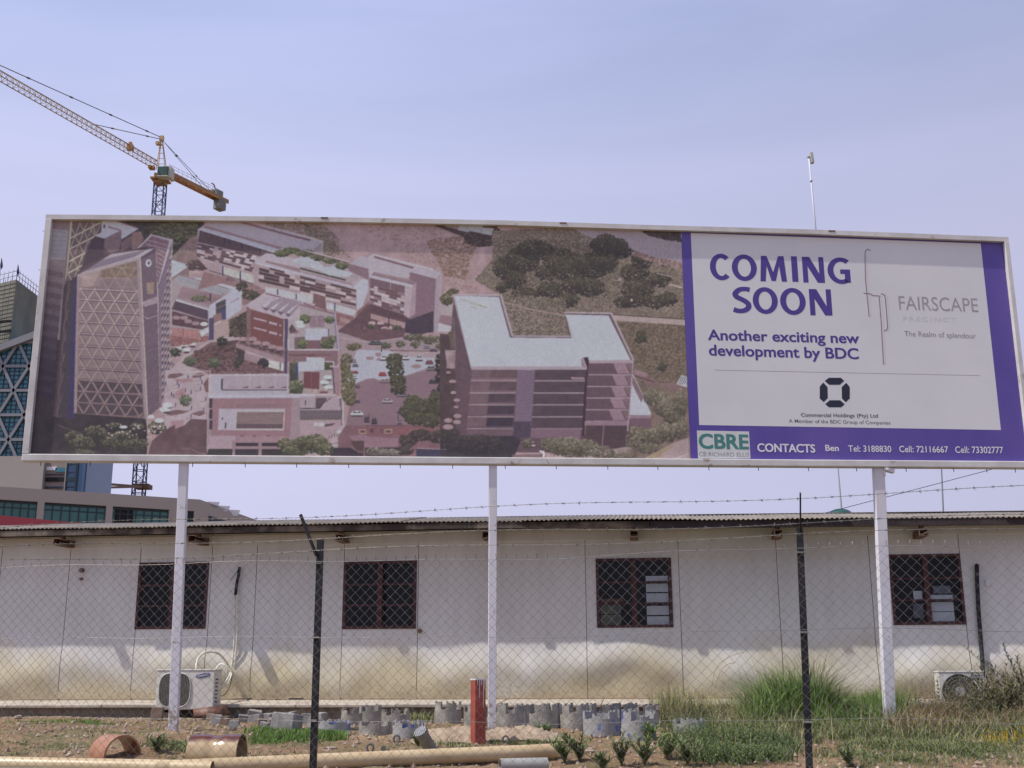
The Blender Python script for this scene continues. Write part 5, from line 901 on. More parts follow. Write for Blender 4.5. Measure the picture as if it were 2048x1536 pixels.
# ================================================================ billboard
BL, BR = P(47, 920, 13.8), P(2062, 945, 14.6)
BA = Vector((BL.x, BL.y, 0)); bd = (Vector((BR.x, BR.y, 0))-BA); BLEN = bd.length; bd.normalize(); bn = Vector((bd.y, -bd.x, 0))
def BPx(px, py, d=0.0): q = PP(px, py, BA+bn*d, bn); return (q-BA).dot(bd), q.z
def BV(s, z, d=0.0): return BA+bd*s+bn*d+Vector((0, 0, z))
zb0 = (BPx(47, 919)[1]+BPx(2048, 943)[1])/2
top_px = [(95, 433), (300, 434.5), (640, 438), (1000, 444.5), (1300, 454), (1600, 462), (2012, 478)]
tz = [BPx(x, y) for x, y in top_px]
uL = BPx(47, 919)[0]; uR = BPx(2012, 480)[0]
uL2 = BPx(95, 433)[0]
def ztop(s):
    if s <= tz[0][0]: return tz[0][1]
    for (a, za), (b_, zb_2) in zip(tz, tz[1:]):
        if s <= b_: return za+(zb_2-za)*(s-a)/(b_-a)
    return tz[-1][1]
print('billboard', 'len', BLEN, 'bottom z', BPx(47, 919)[1], BPx(985, 929)[1], BPx(2048, 943)[1], 'top', tz[0], tz[3], tz[-1], 'uL', uL, uL2, 'uR', uR)
uL = (uL+uL2)/2
board = thing('billboard', 'long white-framed billboard on three posts announcing a development coming soon', 'billboard', BV(6, 0.37))
FT = 0.10
m = MB(); N = 24
for i in range(N):
    s0, s1 = uL+(uR-uL)*i/N, uL+(uR-uL)*(i+1)/N; a = [BV(s0, ztop(s0)-0.062, 0.07), BV(s0, ztop(s0)-0.062, -0.06), BV(s0, ztop(s0), -0.06), BV(s0, ztop(s0), 0.07)]; c = [BV(s1, ztop(s1)-0.062, 0.07), BV(s1, ztop(s1)-0.062, -0.06), BV(s1, ztop(s1), -0.06), BV(s1, ztop(s1), 0.07)]
    m.add(a+c, [(0, 1, 5, 4), (1, 2, 6, 5), (2, 3, 7, 6), (3, 0, 4, 7)]+([(3, 2, 1, 0)] if i == 0 else [])+([(4, 5, 6, 7)] if i == N-1 else []))
part('top_rail', m, m_frame, board)
zB = zb0
m = MB(); m.bar(BV(uL, zB+0.045, 0.01), BV(uR, zB+0.045, 0.01), 0.13, 0.09); part('bottom_rail', m, m_frame, board, bevel=0.012)
m = MB(); m.bar(BV(uL+0.04, zB+0.09, 0.005), BV(uL+0.04, ztop(uL)-0.062, 0.005), 0.08, 0.14, bn); part('side_rail', m, m_frame, board, bevel=0.006)
m = MB(); m.bar(BV(uR-0.03, zB+0.09, 0.005), BV(uR-0.03, ztop(uR)-0.062, 0.005), 0.06, 0.14, bn); part('side_rail', m, m_frame, board, bevel=0.006)
for px in (690, 1380):
    s, _ = BPx(px, 700); m = MB(); m.bar(BV(s, zB+0.09, -0.04), BV(s, ztop(s)-0.07, -0.04), 0.06, 0.04, bn); part('back_stud', m, m_white, board)
for px, py in ((650, 438), (1125, 448), (1660, 465)):
    s, z = BPx(px, py); m = MB(); m.box(BV(s, ztop(s)-0.012, 0.072), (0.09, 0.006, 0.02), Matrix.Rotation(0.05, 3, 'Z')); part('rust_patch', m, m_rust, board)
# posts
for k, (px_t, px_b, py_b, wpx) in enumerate(((367, 346, 1463, 18.5), (986, 984, 1457, 17), (1757, 1779, 1430, 23))):
    s0, _ = BPx(px_t, 930); s1, _ = BPx(px_b, py_b); s = (s0+s1)/2 if k else (s0+s1)/2; ww = wpx/FPX*14.2
    p = BV(s, 0, -0.02); g = ground0(p.x, p.y)
    dx = (s1-s0)*0.5
    m = MB(); m.bar(BV(s-0+dx, g-0.08, -0.02), BV(s-dx, zB-0.001, -0.02), ww*0.93, 0.10, bn)
    part('post', m, m_whitepost, board, bevel=0.006)
    print('post', k, s0, s1, 'base', proj(BV(s+dx, g, -0.02)))
for px in (81, 180, 283, 385, 490, 593, 697, 800, 905, 1010, 1112, 1215, 1315, 1417, 1516, 1616, 1712, 1811, 1906, 1972, 2029):
    s, _ = BPx(px, 930); m = MB(); m.tube([BV(s, zB+0.02, 0.0), BV(s+0.004, zB-0.045, 0.0)], 0.005, 5); part('wire_hook', m, m_rust, board)
for py in (462, 540): s, z = BPx(83, py); m = MB(); m.tube([BV(uL+0.02, z, 0.0), BV(uL-0.045, z, 0.0)], 0.004, 5); part('wire_hook', m, m_rust, board)
s, z = BPx(1778, 944); m = MB(); m.box(BV(s-0.01, zB-0.03, 0.02), (0.13, 0.08, 0.05), Matrix.Rotation(0.25, 3, 'Y')); m.box(BV(s-0.07, zB-0.06, 0.02), (0.02, 0.06, 0.10)); m.tube([BV(s-0.05, zB-0.03, 0.07), BV(s-0.05, zB-0.03, 0.10)], 0.018, 8); part('hinge_bracket', m, m_white, board, bevel=0.004)
# ---- picture print: a fine coloured sheet
sP0, sP1a, sP1b = uL+0.08, BPx(1364, 480)[0], BPx(1379, 920)[0]; sP1 = (sP1a+sP1b)/2; zP0 = zB+0.085
NX, NZ = 1060, 380
us = np.linspace(0, 1, NX); vs_ = np.linspace(0, 1, NZ)
S = sP0+(sP1-sP0)*us; ZT = np.array([ztop(s)-0.058 for s in S])
SS_, VV = np.meshgrid(S, vs_); ZZ = zP0+(ZT[None, :]-zP0)*VV
XX = BA.x+bd.x*SS_+bn.x*0.012; YY = BA.y+bd.y*SS_+bn.y*0.012
DX, DY, DZ = XX-CAM.x, YY-CAM.y, ZZ-CAM.z; K = DX*_f.x+DY*_f.y+DZ*_f.z
SXp = 1024+FPX*(DX*_r.x+DY*_r.y+DZ*_r.z)/K; SYp = 768-FPX*(DX*_u.x+DY*_u.y+DZ*_u.z)/K
rgb = np.clip(art_at(SXp.ravel(), SYp.ravel())/255.0, 0, 1); lin = np.where(rgb <= 0.04045, rgb/12.92, ((rgb+0.055)/1.055)**2.4)*np.array(INK)
rgba = np.ones((len(lin), 4), np.float32); rgba[:, :3] = np.clip(lin, 0, 0.9)
me = bpy.data.meshes.new('printed_picture'); ii, jj = np.meshgrid(np.arange(NZ-1), np.arange(NX-1), indexing='ij'); a0 = (ii*NX+jj).ravel()
bo = base(board); grid_mesh(me, np.stack([XX.ravel()-bo.x, YY.ravel()-bo.y, ZZ.ravel()-bo.z], 1), np.stack([a0, a0+1, a0+1+NX, a0+NX], 1), False)
at = me.color_attributes.new('ink', 'FLOAT_COLOR', 'POINT'); at.data.foreach_set('color', rgba.ravel())
m_ink = bpy.data.materials.new('printed_vinyl'); m_ink.use_nodes = True; t = m_ink.node_tree; b = t.nodes['Principled BSDF']; b.inputs['Roughness'].default_value = 0.42; b.inputs['Specular IOR Level'].default_value = 0.35
ca = t.nodes.new('ShaderNodeVertexColor'); ca.layer_name = 'ink'; t.links.new(ca.outputs['Color'], b.inputs['Base Color']); me.materials.append(m_ink)
po = bpy.data.objects.new('printed_picture', me); link(po, board); po['label'] = 'printed aerial view of towers, white blocks and a car park'
# ---- text side
m_purple = M('purple_vinyl', (0.085, 0.060, 0.30), 0.4, 0.12, 1.2, 0, c2=(0.125, 0.085, 0.34), stretch=(1, 1, 0.5)); m_pale = M('pale_grey_vinyl', (0.64, 0.65, 0.66), 0.45, 0.04, 0.8, 0, c2=(0.69, 0.70, 0.705))
m_ptext = M('purple_ink', (0.075, 0.050, 0.26), 0.45, 0.05); m_grey = M('grey_ink', (0.33, 0.32, 0.34), 0.5, 0.05); m_dgrey = M('dark_grey_ink', (0.14, 0.13, 0.15), 0.5, 0.05); m_navyink = M('blue_black_ink', (0.018, 0.022, 0.045), 0.5, 0.05)
m_teal = M('teal_ink', (0.055, 0.22, 0.20), 0.5, 0.05); m_pink = M('brownish_pink_ink', (0.26, 0.17, 0.20), 0.5, 0.05); m_faint = M('faint_grey_ink', (0.615, 0.62, 0.63), 0.5, 0.03); m_wtext = M('white_ink', (0.72, 0.72, 0.75), 0.5, 0.05); m_box = M('pale_box_vinyl', (0.60, 0.62, 0.61), 0.5, 0.05)
def sheet(name, pts, d, mt, th=0.003, label=None):
    m = MB(); m.prism([BV(s, z, d) for s, z in pts], bn*th); return part(name, m, mt, board, label=label)
sT1 = uR-0.06
sheet('backing_sheet', [(uL+0.03, zB+0.05), (sT1+0.02, zB+0.05), (sT1+0.02, ztop(uR)-0.1), (uL+0.03, ztop(uL)-0.1)], -0.012, m_white, 0.01)
sheet('purple_border', [(sP1+0.002, zP0), (sT1, zP0), (sT1, ztop(sT1)-0.056)]+[(s, ztop(s)-0.056) for s in np.linspace(sT1-0.2, sP1+0.002, 8)], 0.010, m_purple, 0.003)
def quadpx(name, pts, d, mt, rect=True):
    q = [BPx(x, y, d) for x, y in pts]
    if rect:   # TL TR BR BL averaged to a true rectangle
        sl_, sr_ = (q[0][0]+q[3][0])/2, (q[1][0]+q[2][0])/2; q = [(sl_, q[0][1]), (sr_, q[1][1]), (sr_, q[2][1]), (sl_, q[3][1])]
    return sheet(name, q, d, mt, 0.001)
quadpx('pale_field', [(1384, 466), (1962, 487), (2001, 860), (1396, 850)], 0.0131, m_pale)
quadpx('pale_box', [(1394, 861), (1498, 863), (1501, 917), (1396, 917)], 0.0131, m_box)
DT = 0.0155
def text(body, xl, xr, yb_l, yt_l, mt, off=0.0, yb_r=None, spacing=1.0, slant=0.0, name='lettering', capref=None):
    """line of print from photo-measured left/right ends, base line and cap height"""
    bold = max(0.0, off-0.010); off = min(off, 0.010)
    me = glyph_mesh(body, 1.0, off, spacing)
    if bold > 0.002:
        v0 = [v.co.copy() for v in me.vertices]; f0 = [tuple(p.vertices) for p in me.polygons]; V = []; F = []
        for k, (ox, oy) in enumerate(((-1, -0.6), (1, -0.6), (-1, 0.6), (1, 0.6), (0, 0))): o_ = len(V); V += [(v.x+ox*bold, v.y+oy*bold, k*0.0001) for v in v0]; F += [tuple(i+o_ for i in f) for f in f0]
        me = bpy.data.meshes.new('lettering'); me.from_pydata(V, [], F)
    xs = np.array([v.co.x for v in me.vertices]); ys = np.array([v.co.y for v in me.vertices])
    cap = 0.729*1.0 if capref is None else capref
    a, za = BPx(xl, yb_l, DT); _, zt = BPx(xl, yt_l, DT); b_, zb2 = BPx(xr, yb_r if yb_r is not None else yb_l, DT)
    if yb_r is None: zb2 = za
    x0, x1_ = xs.min(), xs.max(); ky = (zt-za)/cap; bo_ = base(board)
    for v in me.vertices:
        u = (v.co.x-x0)/(x1_-x0); s = a+(b_-a)*u+slant*v.co.y*ky; v.co = BV(s, za+(zb2-za)*u+v.co.y*ky, DT+v.co.z)-bo_
    me.materials.append(mt); o = bpy.data.objects.new(name, me); link(o, board); return o
def dy(x): return 0.0
def big_letter(ch, xl, xr, yt, yb):
    """one heavy capital drawn as strokes; corner measurements from the photo, left, right, top, base"""
    q0 = BPx(xl, yb, DT); q1 = BPx(xr, yb, DT); q2 = BPx(xl, yt, DT); W_, H_ = q1[0]-q0[0], q2[1]-q0[1]; sw = 0.205*H_
    def pt(u, v): return BV(q0[0]+u, q0[1]+v, DT)
    m = MB()
    def strip(o, i_):
        n = len(o); m.add([pt(*p) for p in o]+[pt(*p) for p in i_], [(k, k+1, n+k+1, n+k) for k in range(n-1)])
    if ch in 'OCG':
        a0_, a1_ = (0, 2*math.pi) if ch == 'O' else (math.radians(47), math.radians(313)); N_a = 48; o = []; i_ = []
        rx, ry = (W_/2, H_/2*1.02) if ch == 'O' else (W_*0.56, H_/2*1.02)
        cx_ = W_/2 if ch == 'O' else W_*0.56
        if ch == 'G': a0_, a1_ = math.radians(50), math.radians(300); rx = W_*0.60; cx_ = W_*0.60
        for k in range(N_a+1): a = a0_+(a1_-a0_)*k/N_a; o.append((cx_+rx*math.cos(a), H_/2+ry*math.sin(a))); i_.append((cx_+(rx-sw*1.06)*math.cos(a), H_/2+(ry-sw*0.80)*math.sin(a)))
        strip(o, i_)
        if ch == 'G': m.add([pt(W_-sw, 0.045*H_), pt(W_, 0.045*H_), pt(W_, 0.55*H_), pt(W_*0.56, 0.55*H_), pt(W_*0.56, 0.38*H_), pt(W_-sw, 0.38*H_)], [(0, 1, 2, 5), (2, 3, 4, 5)]); e0, e1_ = o[-1], i_[-1]; m.add([pt(*e1_), pt(*e0), pt(W_, 0.045*H_), pt(W_-sw, 0.2*H_)], [(0, 1, 2, 3)])
    elif ch == 'S':
        path = [(0.97, 0.90), (0.80, 0.925), (0.60, 0.93), (0.36, 0.885), (0.155, 0.75), (0.20, 0.63), (0.42, 0.545), (0.66, 0.46), (0.845, 0.34), (0.84, 0.20), (0.66, 0.10), (0.42, 0.065), (0.22, 0.075), (0.02, 0.125)]
        pp = smooth_path([(x*W_, y*H_, 0) for x, y in path], 5); o = []; i_ = []
        for k, p in enumerate(pp):
            d = (pp[min(k+1, len(pp)-1)]-pp[max(k-1, 0)]).normalized(); n_ = Vector((-d.y, d.x, 0))*sw*0.42*(1+0.22*abs(d.y)); o.append(((p+n_).x, (p+n_).y)); i_.append(((p-n_).x, (p-n_).y))
        strip(o, i_)
    elif ch == 'I': strip([(0, 0), (0, H_)], [(W_, 0), (W_, H_)])
    elif ch == 'N':
        strip([(0, 0), (0, H_)], [(sw*0.92, 0), (sw*0.92, H_)]); strip([(W_-sw*0.92, 0), (W_-sw*0.92, H_)], [(W_, 0), (W_, H_)]); m.add([pt(sw*0.9, H_), pt(W_-sw*0.9, 0.34*H_), pt(W_-sw*0.9, 0), pt(sw*0.9, 0.64*H_)], [(0, 1, 2, 3)]); m.add([pt(sw*0.9, H_), pt(sw*1.35, H_), pt(W_-sw*0.9, 0.34*H_)], [(0, 1, 2)]); m.add([pt(W_-sw*1.3, 0), pt(W_-sw*0.9, 0), pt(sw*0.9, 0.64*H_)], [(0, 1, 2)])
    elif ch == 'M':
        s2 = sw*0.95; m.add([pt(0, 0), pt(s2, 0), pt(s2*1.35, H_*0.62), pt(s2*1.45, H_), pt(W_*0.07, H_)], [(0, 1, 2, 3, 4)]); m.add([pt(W_, 0), pt(W_-s2, 0), pt(W_-s2*1.35, H_*0.62), pt(W_-s2*1.45, H_), pt(W_*0.93, H_)], [(4, 3, 2, 1, 0)])
        m.add([pt(s2*1.44, H_), pt(s2*1.34, H_*0.62), pt(W_*0.42, 0.02*H_), pt(W_*0.5, H_*0.36)], [(0, 1, 2, 3)]); m.add([pt(W_-s2*1.44, H_), pt(W_*0.5, H_*0.36), pt(W_*0.58, 0.02*H_), pt(W_-s2*1.34, H_*0.62)], [(0, 1, 2, 3)]); m.add([pt(W_*0.42, 0.02*H_), pt(W_*0.58, 0.02*H_), pt(W_*0.5, H_*0.36)], [(0, 1, 2)])
    part('letter', m, m_ptext, board, fix=False)
for args in (('C', 1421, 1462, 507.5, 559.5), ('O', 1465, 1515, 509, 561), ('M', 1521, 1574, 511.5, 562.5), ('I', 1585, 1597, 512.5, 563.5), ('N', 1607, 1650, 513.5, 565), ('G', 1657, 1702, 515, 567),
             ('S', 1467, 1503, 574, 625), ('O', 1507, 1557, 574.5, 627), ('O', 1562, 1613, 576, 629), ('N', 1621, 1665, 578, 630.5)): big_letter(*args)
text('Another exciting new', 1416, 1719, 679.5, 658, m_ptext, 0.022, 686.5)
text('development by BDC', 1418, 1718, 710.5, 688, m_ptext, 0.022, 718)
text('FAIRSCAPE', 1799, 1957, 619, 590, m_grey, -0.004, 624, 1.0)
text('PRECINCT', 1806, 1912, 641, 632, m_faint, 0.0, 644, 1.3)
text('The Realm of splendour', 1809, 1952, 672, 661, m_grey, 0.004, 677)
text('Commercial Holdings (Pty) Ltd', 1602, 1756, 833, 825.5, m_dgrey, 0.016, 835)
text('A Member of the BDC Group of Companies', 1578, 1781, 845, 837.5, m_dgrey, 0.003, 849)
text('CBRE', 1398, 1498, 896, 866, m_teal, 0.028, 898)
text('CB RICHARD ELLIS', 1398, 1499, 912, 903, m_grey, 0.0, 914)
text('CONTACTS', 1515, 1631, 903, 886, m_wtext, 0.026, 905)
text('Ben', 1651, 1678, 901.5, 889, m_wtext, 0.022, 902)
text('Tel: 3188830', 1697, 1783, 903, 890, m_wtext, 0.012, 904)
text('Cell: 72116667', 1799, 1897, 904, 891, m_wtext, 0.012, 905)
text('Cell: 73302777', 1911, 2007, 905.5, 892, m_wtext, 0.012, 906.5)
def stroke(name, pts, wpx, mt, d=None):
    d = DT-0.001 if d is None else d
    m = MB(); q = [BV(*BPx(x, y, d), d) for x, y in pts]; wv = wpx/FPX*14.3
    for a, b_ in zip(q, q[1:]): m.bar(a, b_, wv, 0.0006, bn)
    return part(name, m, mt, board)
stroke('rule_line', [(1429, 740), (1960, 751)], 0.9, m_grey)
for dx_, mt, wpx, nm, dd in ((3.5, m_faint, 3.5, 'emblem_shade', DT-0.0008), (0, m_pink, 1.7, 'emblem_stroke', DT)):
    stroke(nm, [(1740+dx_, 502), (1738.5+dx_, 499.5), (1735.5+dx_, 498.3), (1732.5+dx_, 499.5), (1730.5+dx_, 503), (1729.8+dx_, 510), (1731+dx_, 560), (1735+dx_, 600), (1738+dx_, 633)], wpx, mt, dd)
    stroke(nm, [(1727+dx_, 586), (1742+dx_, 588), (1744+dx_, 591), (1758+dx_, 591.5), (1762+dx_, 640), (1767+dx_, 729)], wpx, mt, dd)
    stroke(nm, [(1762+dx_, 587.5), (1766+dx_, 588), (1769+dx_, 590.5), (1770.5+dx_, 596), (1773+dx_, 625), (1775+dx_, 652), (1774.6+dx_, 657), (1772.5+dx_, 660.3), (1767.5+dx_, 661.5)], wpx, mt, dd)
# octagon emblem
cx, cy = 1669.5, 785
for pts in ([(-12, -29.5), (12, -29.5), (19, -23.5), (10, -15.5), (-11, -15.5), (-20, -23)], [(-12, 29.5), (13, 29.5), (20, 23.5), (11, 15.5), (-10, 15.5), (-19, 23)],
            [(-30, -12), (-23, -20), (-14.5, -11), (-14, 11), (-22, 19), (-30, 12)], [(30, -11), (23, -19.5), (14, -11), (14.5, 12), (22, 19.5), (30, 12)]):
    m = MB(); m.prism([BV(*BPx(cx+x, cy+y, DT), DT-0.003) for x, y in pts], bn*0.003); part('emblem_segment', m, m_navyink, board)

# ================================================================ chain-link fence close to the road
FA = P(0, 1300, 9.0); FB = P(2048, 1300, 7.65); FA.z = FB.z = 0; fd = (FB-FA).normalized(); fn = Vector((fd.y, -fd.x, 0)); FL0, FL1 = -3.5, 11.5
def FV(s, z, d=0.0): return FA+fd*s+fn*d+Vector((0, 0, z))
def FPt(px, py, d=0.0): q = PP(px, py, FA+fn*d, fn); return (q-FA).dot(fd), q.z
fence = thing('chain_link_fence', 'chain-link fence with black posts and barbed wire along the road', 'fence', FV(4, 0.05))
zf1 = 1.815; zf0 = 0.10; wp = 0.074
print('fence z', [round(FPt(x, y)[1], 3) for x, y in ((0, 1133), (690, 1125), (1600, 1108), (2048, 1090), (0, 1262), (1050, 1280), (2048, 1255), (640, 1437), (1640, 1446))])
def bow(s, z):
    """the slack foot of the mesh bellies out towards the road at the right"""
    return 0.42*max(0.0, min(1.0, (0.80-z)/0.70))**1.4*smooth(5.0, 7.3, s)
def sag(s): return 0.012*math.sin(s*1.3)+0.006*math.sin(s*4.1)
fv = []; ff = []; rad = 0.00135
nW = int((FL1-FL0)/(wp/2)); nH = int((zf1-zf0)/(wp/2))
rngf = random.Random(8)
for k in range(nW):
    s_a = FL0+k*wp/2; pts = []
    for j in range(nH+1):
        z = zf1-j*wp/2; odd = (j+k) % 2; s = s_a+(wp/2 if odd else 0); jit = 0.004*math.sin(s*3.1+z*2.0)
        pts.append(FV(s+jit, z+sag(s)+rngf.uniform(-0.0012, 0.0012), (0.0022 if odd else -0.0022)+0.012*math.sin(s*0.8+z*1.5)+bow(s, z)))
    s = s_a+wp/4; pts.insert(0, FV(s_a+(wp/2 if k % 2 else 0)+rngf.uniform(-0.006, 0.006), zf1+0.032+sag(s), 0))
    o0 = len(fv)
    for i, p in enumerate(pts):
        for a in range(3): th = a*2.094; fv.append((p.x+fd.x*rad*1.25*math.cos(th)+fn.x*rad*math.sin(th), p.y+fd.y*rad*1.25*math.cos(th)+fn.y*rad*math.sin(th), p.z))
    for i in range(len(pts)-1):
        for a in range(3): a2 = (a+1) % 3; ff.append((o0+i*3+a, o0+i*3+a2, o0+(i+1)*3+a2, o0+(i+1)*3+a))
m = MB(); m.v = fv; m.f = ff; m.sm = [True]*len(ff)
part('chain_link_mesh', m, m_zinc, fence, kind='stuff', fix=False)
for name, z, r in (('line_wire', zf1-0.004, 0.0018), ('line_wire', 1.27, 0.0016), ('line_wire', 0.695, 0.0016), ('line_wire', 0.12, 0.0018)):
    m = MB(); m.tube([FV(s, z+sag(s)*1.2+0.006*math.sin(s*2.2+z), 0.006) for s in np.arange(FL0, FL1+0.1, 0.15)], r, 5); part(name, m, m_zinc, fence)
m_barb = M('barbed_wire_zinc', (0.12, 0.115, 0.11), 0.5, 0.3, 30, 0, metal=0.5, c2=(0.3, 0.28, 0.25))
for q, (zl, zr, pyl) in enumerate(((2.140, 2.190, 0), (1.975, 2.005, 0), (1.872, 1.925, 0))):
    m = MB(); rr = random.Random(q)
    for ph in (0, math.pi):
        m.tube([FV(s, zl+(zr-zl)*(s-1)/6.5+0.016*math.sin(s*1.9+q)+0.0028*math.sin(s*60+ph), 0.0028*math.cos(s*60+ph)) for s in np.arange(FL0, FL1, 0.026)], 0.0013, 3, cap=False)
    s = FL0
    while s < FL1:
        z = zl+(zr-zl)*(s-1)/6.5+0.016*math.sin(s*1.9+q); m.box(FV(s, z), (0.012, 0.007, 0.008))
        for e in range(2): a = rr.uniform(0, 3.14); m.tube([FV(s+e*0.006-0.016*math.cos(a), z-0.016*math.sin(a), rr.uniform(-0.01, 0.01)), FV(s+e*0.006+0.016*math.cos(a), z+0.016*math.sin(a), rr.uniform(-0.01, 0.01))], 0.0011, 3)
        s += 0.115+rr.uniform(-0.01, 0.01)
    part('barbed_wire', m, m_barb, fence, fix=False)
for k, (xt, yt, xb, yb, wpx) in enumerate(((639, 1079, 624, 1536, 14), (1599, 1055, 1619, 1536, 14))):
    s0, z0 = FPt(xt, yt, -0.035); s1, z1 = FPt(xb, yb, -0.035); ww = (11.5 if k == 0 else 13.5)/FPX*8.4
    sb = s1+(s1-s0)*(z1-0.0)/(z0-z1)
    a, b_ = FV(sb, 0.0, -0.035), FV(s0, z0, -0.035); gz = ground0(a.x, a.y); dirv = (a-b_).normalized(); a = a+dirv*0.15
    m = MB(); wA = ww*0.95
    # steel angle: two flanges
    m.bar(a, b_, wA, 0.006, fn); 
    e = fd*(wA/2-0.003); m.bar(a+e-fn*0.022, b_+e-fn*0.022, 0.006, 0.045, fn); m.bar(a-fn*0.012, b_-fn*0.012, wA*0.9, 0.018, fn)
    po_ = part('post', m, m_black, fence)
    m = MB()
    if k == 0: sA, zA = FPt(633, 1112, -0.03); sB, zB2 = FPt(601, 1029, -0.03); m.bar(FV(sA, zA, -0.03), FV(sB, zB2, -0.03), 0.022, 0.012, fn); m.bar(FV(sA+0.01, zA-0.01, -0.022), FV(sB+0.01, zB2-0.0, -0.022), 0.004, 0.02, fn)
    else: sA, zA = FPt(1601, 1062, -0.03); sB, zB2 = FPt(1597, 997, -0.03); m.bar(FV(sA, zA, -0.03), FV(sB, zB2, 0.22), 0.010, 0.016, fn)
    part('barbed_wire_arm', m, m_black, fence)
    for z in (1.80, 1.27, 0.695):
        m = MB(); m.box(FV(s0+(sb-s0)*(z0-z)/z0, z, -0.02), (0.05, 0.05, 0.006), Matrix.Rotation(0.2, 3, 'X')); part('tie_wire', m, m_zinc, fence)

# ================================================================ buildings under construction, far left
m_bei = M('beige_render', (0.35, 0.315, 0.285), 0.85, 0.06, 0.05, 0.05); m_conc2 = M('grey_tower_concrete', (0.15, 0.15, 0.125), 0.9, 0.15, 0.25, 0.1, c2=(0.23, 0.22, 0.18)); m_rib = M('pale_rib_metal', (0.21, 0.215, 0.235), 0.5, 0.06, 0.3)
m_tealg = M('teal_curtain_glass', (0.022, 0.13, 0.18), 0.12, 0.2, 0.12, 0, c2=(0.035, 0.20, 0.26), spec=0.6); m_mull = M('dark_mullion', (0.02, 0.035, 0.05), 0.5); m_blueg = M('blue_stair_glass', (0.04, 0.10, 0.20), 0.15, 0.1, 0.2, 0, spec=0.6)
YT = 170.0
p0 = P(-160, 912, YT); tower = thing('glass_tower', 'tall teal glass tower with a triangular lattice and raw concrete core', 'tower', (p0.x+20, YT, 0.4))
def TV(px, py, Y=YT): return P(px, py, Y)
def TSZ(px, py): q = P(px, py, YT); return q.x, q.z
xR_, _ = TSZ(95, 800); zlow = TSZ(30, 985)[1]; xa, za = TSZ(0, 700); xb2, zb3 = TSZ(72, 673); sl2 = (zb3-za)/(xb2-xa); xL_ = xa-30; xRR = xb2+3.5
m = MB(); m.prism([(xL_, YT, 0.3), (xRR, YT, 0.3), (xRR, YT, zb3+3.5*sl2), (xL_, YT, za-30*sl2)], (0, 22, 0)); part('glass_facade', m, m_tealg, tower)
m = MB(); m.bar((xL_, YT-0.5, za-30*sl2), (xRR, YT-0.5, zb3+3.5*sl2), 1.0, 1.0); part('roof_beam', m, m_rib, tower)
# mullion grid, joined: the panes are under ten pixels
m = MB(); st = 0.74
x = xL_
while x < xRR: m.bar((x, YT-0.06, 5), (x, YT-0.06, za+(x-xa)*sl2-0.6), 0.10, 0.12, Vector((0, 1, 0))); x += st
z = 5
while z < zb3: 
    xs0 = max(xL_, xa+(z-za)/sl2+1.5) if z > za-30*sl2 else xL_
    if xs0 < xRR: m.bar((xs0, YT-0.05, z), (xRR, YT-0.05, z), 0.10, 0.12)
    z += 0.66
part('mullion_grid', m, m_mull, tower, kind='stuff')
# lattice ribs
n0x, n0z = TSZ(39.6, 690.6); r1x, r1z = TSZ(8, 733.5); r1x2, _ = TSZ(60, 734); r2z = TSZ(31.7, 782)[1]; dxn = r1x2-r1x; dzn = (r1z-TSZ(22, 880)[1])/3
for j in range(-1, 9):
    zz = r1z-j*dzn
    if zz > za+(xRR-xa)*sl2: continue
    xs0 = max(xL_, xa+(zz-za)/sl2) if zz > za-30*sl2 else xL_
    m = MB(); m.bar((xs0, YT-0.25, zz), (xRR, YT-0.25, zz), 0.3, 0.42); part('lattice_rib', m, m_rib, tower)
for i in range(-9, 4):
    for sg in (1, -1):
        xx = r1x+i*dxn; pA = None; zz0, zz1 = r1z-8*dzn, r1z+6*dzn
        # line x = xx + sg*(z-r1z)/dzn*dxn/2, clipped to the facade
        def fx(z): return xx+sg*(z-r1z)/dzn*dxn/2
        zs_ = np.linspace(zz0, zz1, 400); ok = [z for z in zs_ if xL_ < fx(z) < xRR and z < za+(fx(z)-xa)*sl2-0.3 and z > 3]
        if len(ok) > 3: m = MB(); m.bar((fx(ok[0]), YT-0.28, ok[0]), (fx(ok[-1]), YT-0.28, ok[-1]), 0.42, 0.3, Vector((0, 1, 0))); part('lattice_rib', m, m_rib, tower)
# concrete core with net-draped scaffold lines
zc = P(33, 559, 178).z; cA = P(33, 559, 178); cB = PZ(76, 592, zc); cC = PZ(-60, 558, zc); cC.y = 180
back = (cB-cA); m = MB(); m.prism([(cA.x, cA.y, 0.4), (cB.x+back.x*0.15, cB.y+back.y*0.15, 0.4), (cB.x+back.x*0.15-34, cB.y+back.y*0.15+6, 0.4), (cC.x, cC.y+2, 0.4)], (0, 0, zc-0.4)); part('concrete_core', m, m_conc2, tower)
m = MB()
for k in range(30):
    z = zc-0.6-k*0.7; m.bar((cA.x, cA.y-0.05, z), (cC.x, cC.y+1.95, z), 0.05, 0.05)
for k in range(12): x = cA.x-k*0.9; m.bar((x, cA.y-0.15+k*0.12, zc), (x, cA.y-0.15+k*0.12, zc-20), 0.05, 0.05, Vector((0, 1, 0)))
part('scaffold_net_lines', m, M('scaffold_net', (0.10, 0.11, 0.10), 0.9), tower, kind='stuff')
for py in (642, 662):
    a, b_ = P(-20, py+3, 177.5), P(22, py, 177.5); m = MB(); m.bar(a, b_, 0.3, 0.35); part('floor_slot', m, m_dark, tower)
m = MB(); ra = [Vector((cC.x, cC.y+2, zc)), Vector((cA.x, cA.y, zc)), Vector((cB.x, cB.y, zc))]
for a, b_ in zip(ra, ra[1:]):
    for dz in (0.7, 1.5): m.tube([a+Vector((0, 0, dz)), b_+Vector((0, 0, dz))], 0.06, 4)
    for k in range(9): q = a.lerp(b_, k/8); m.tube([q, q+Vector((0, 0, 1.9))], 0.06, 4)
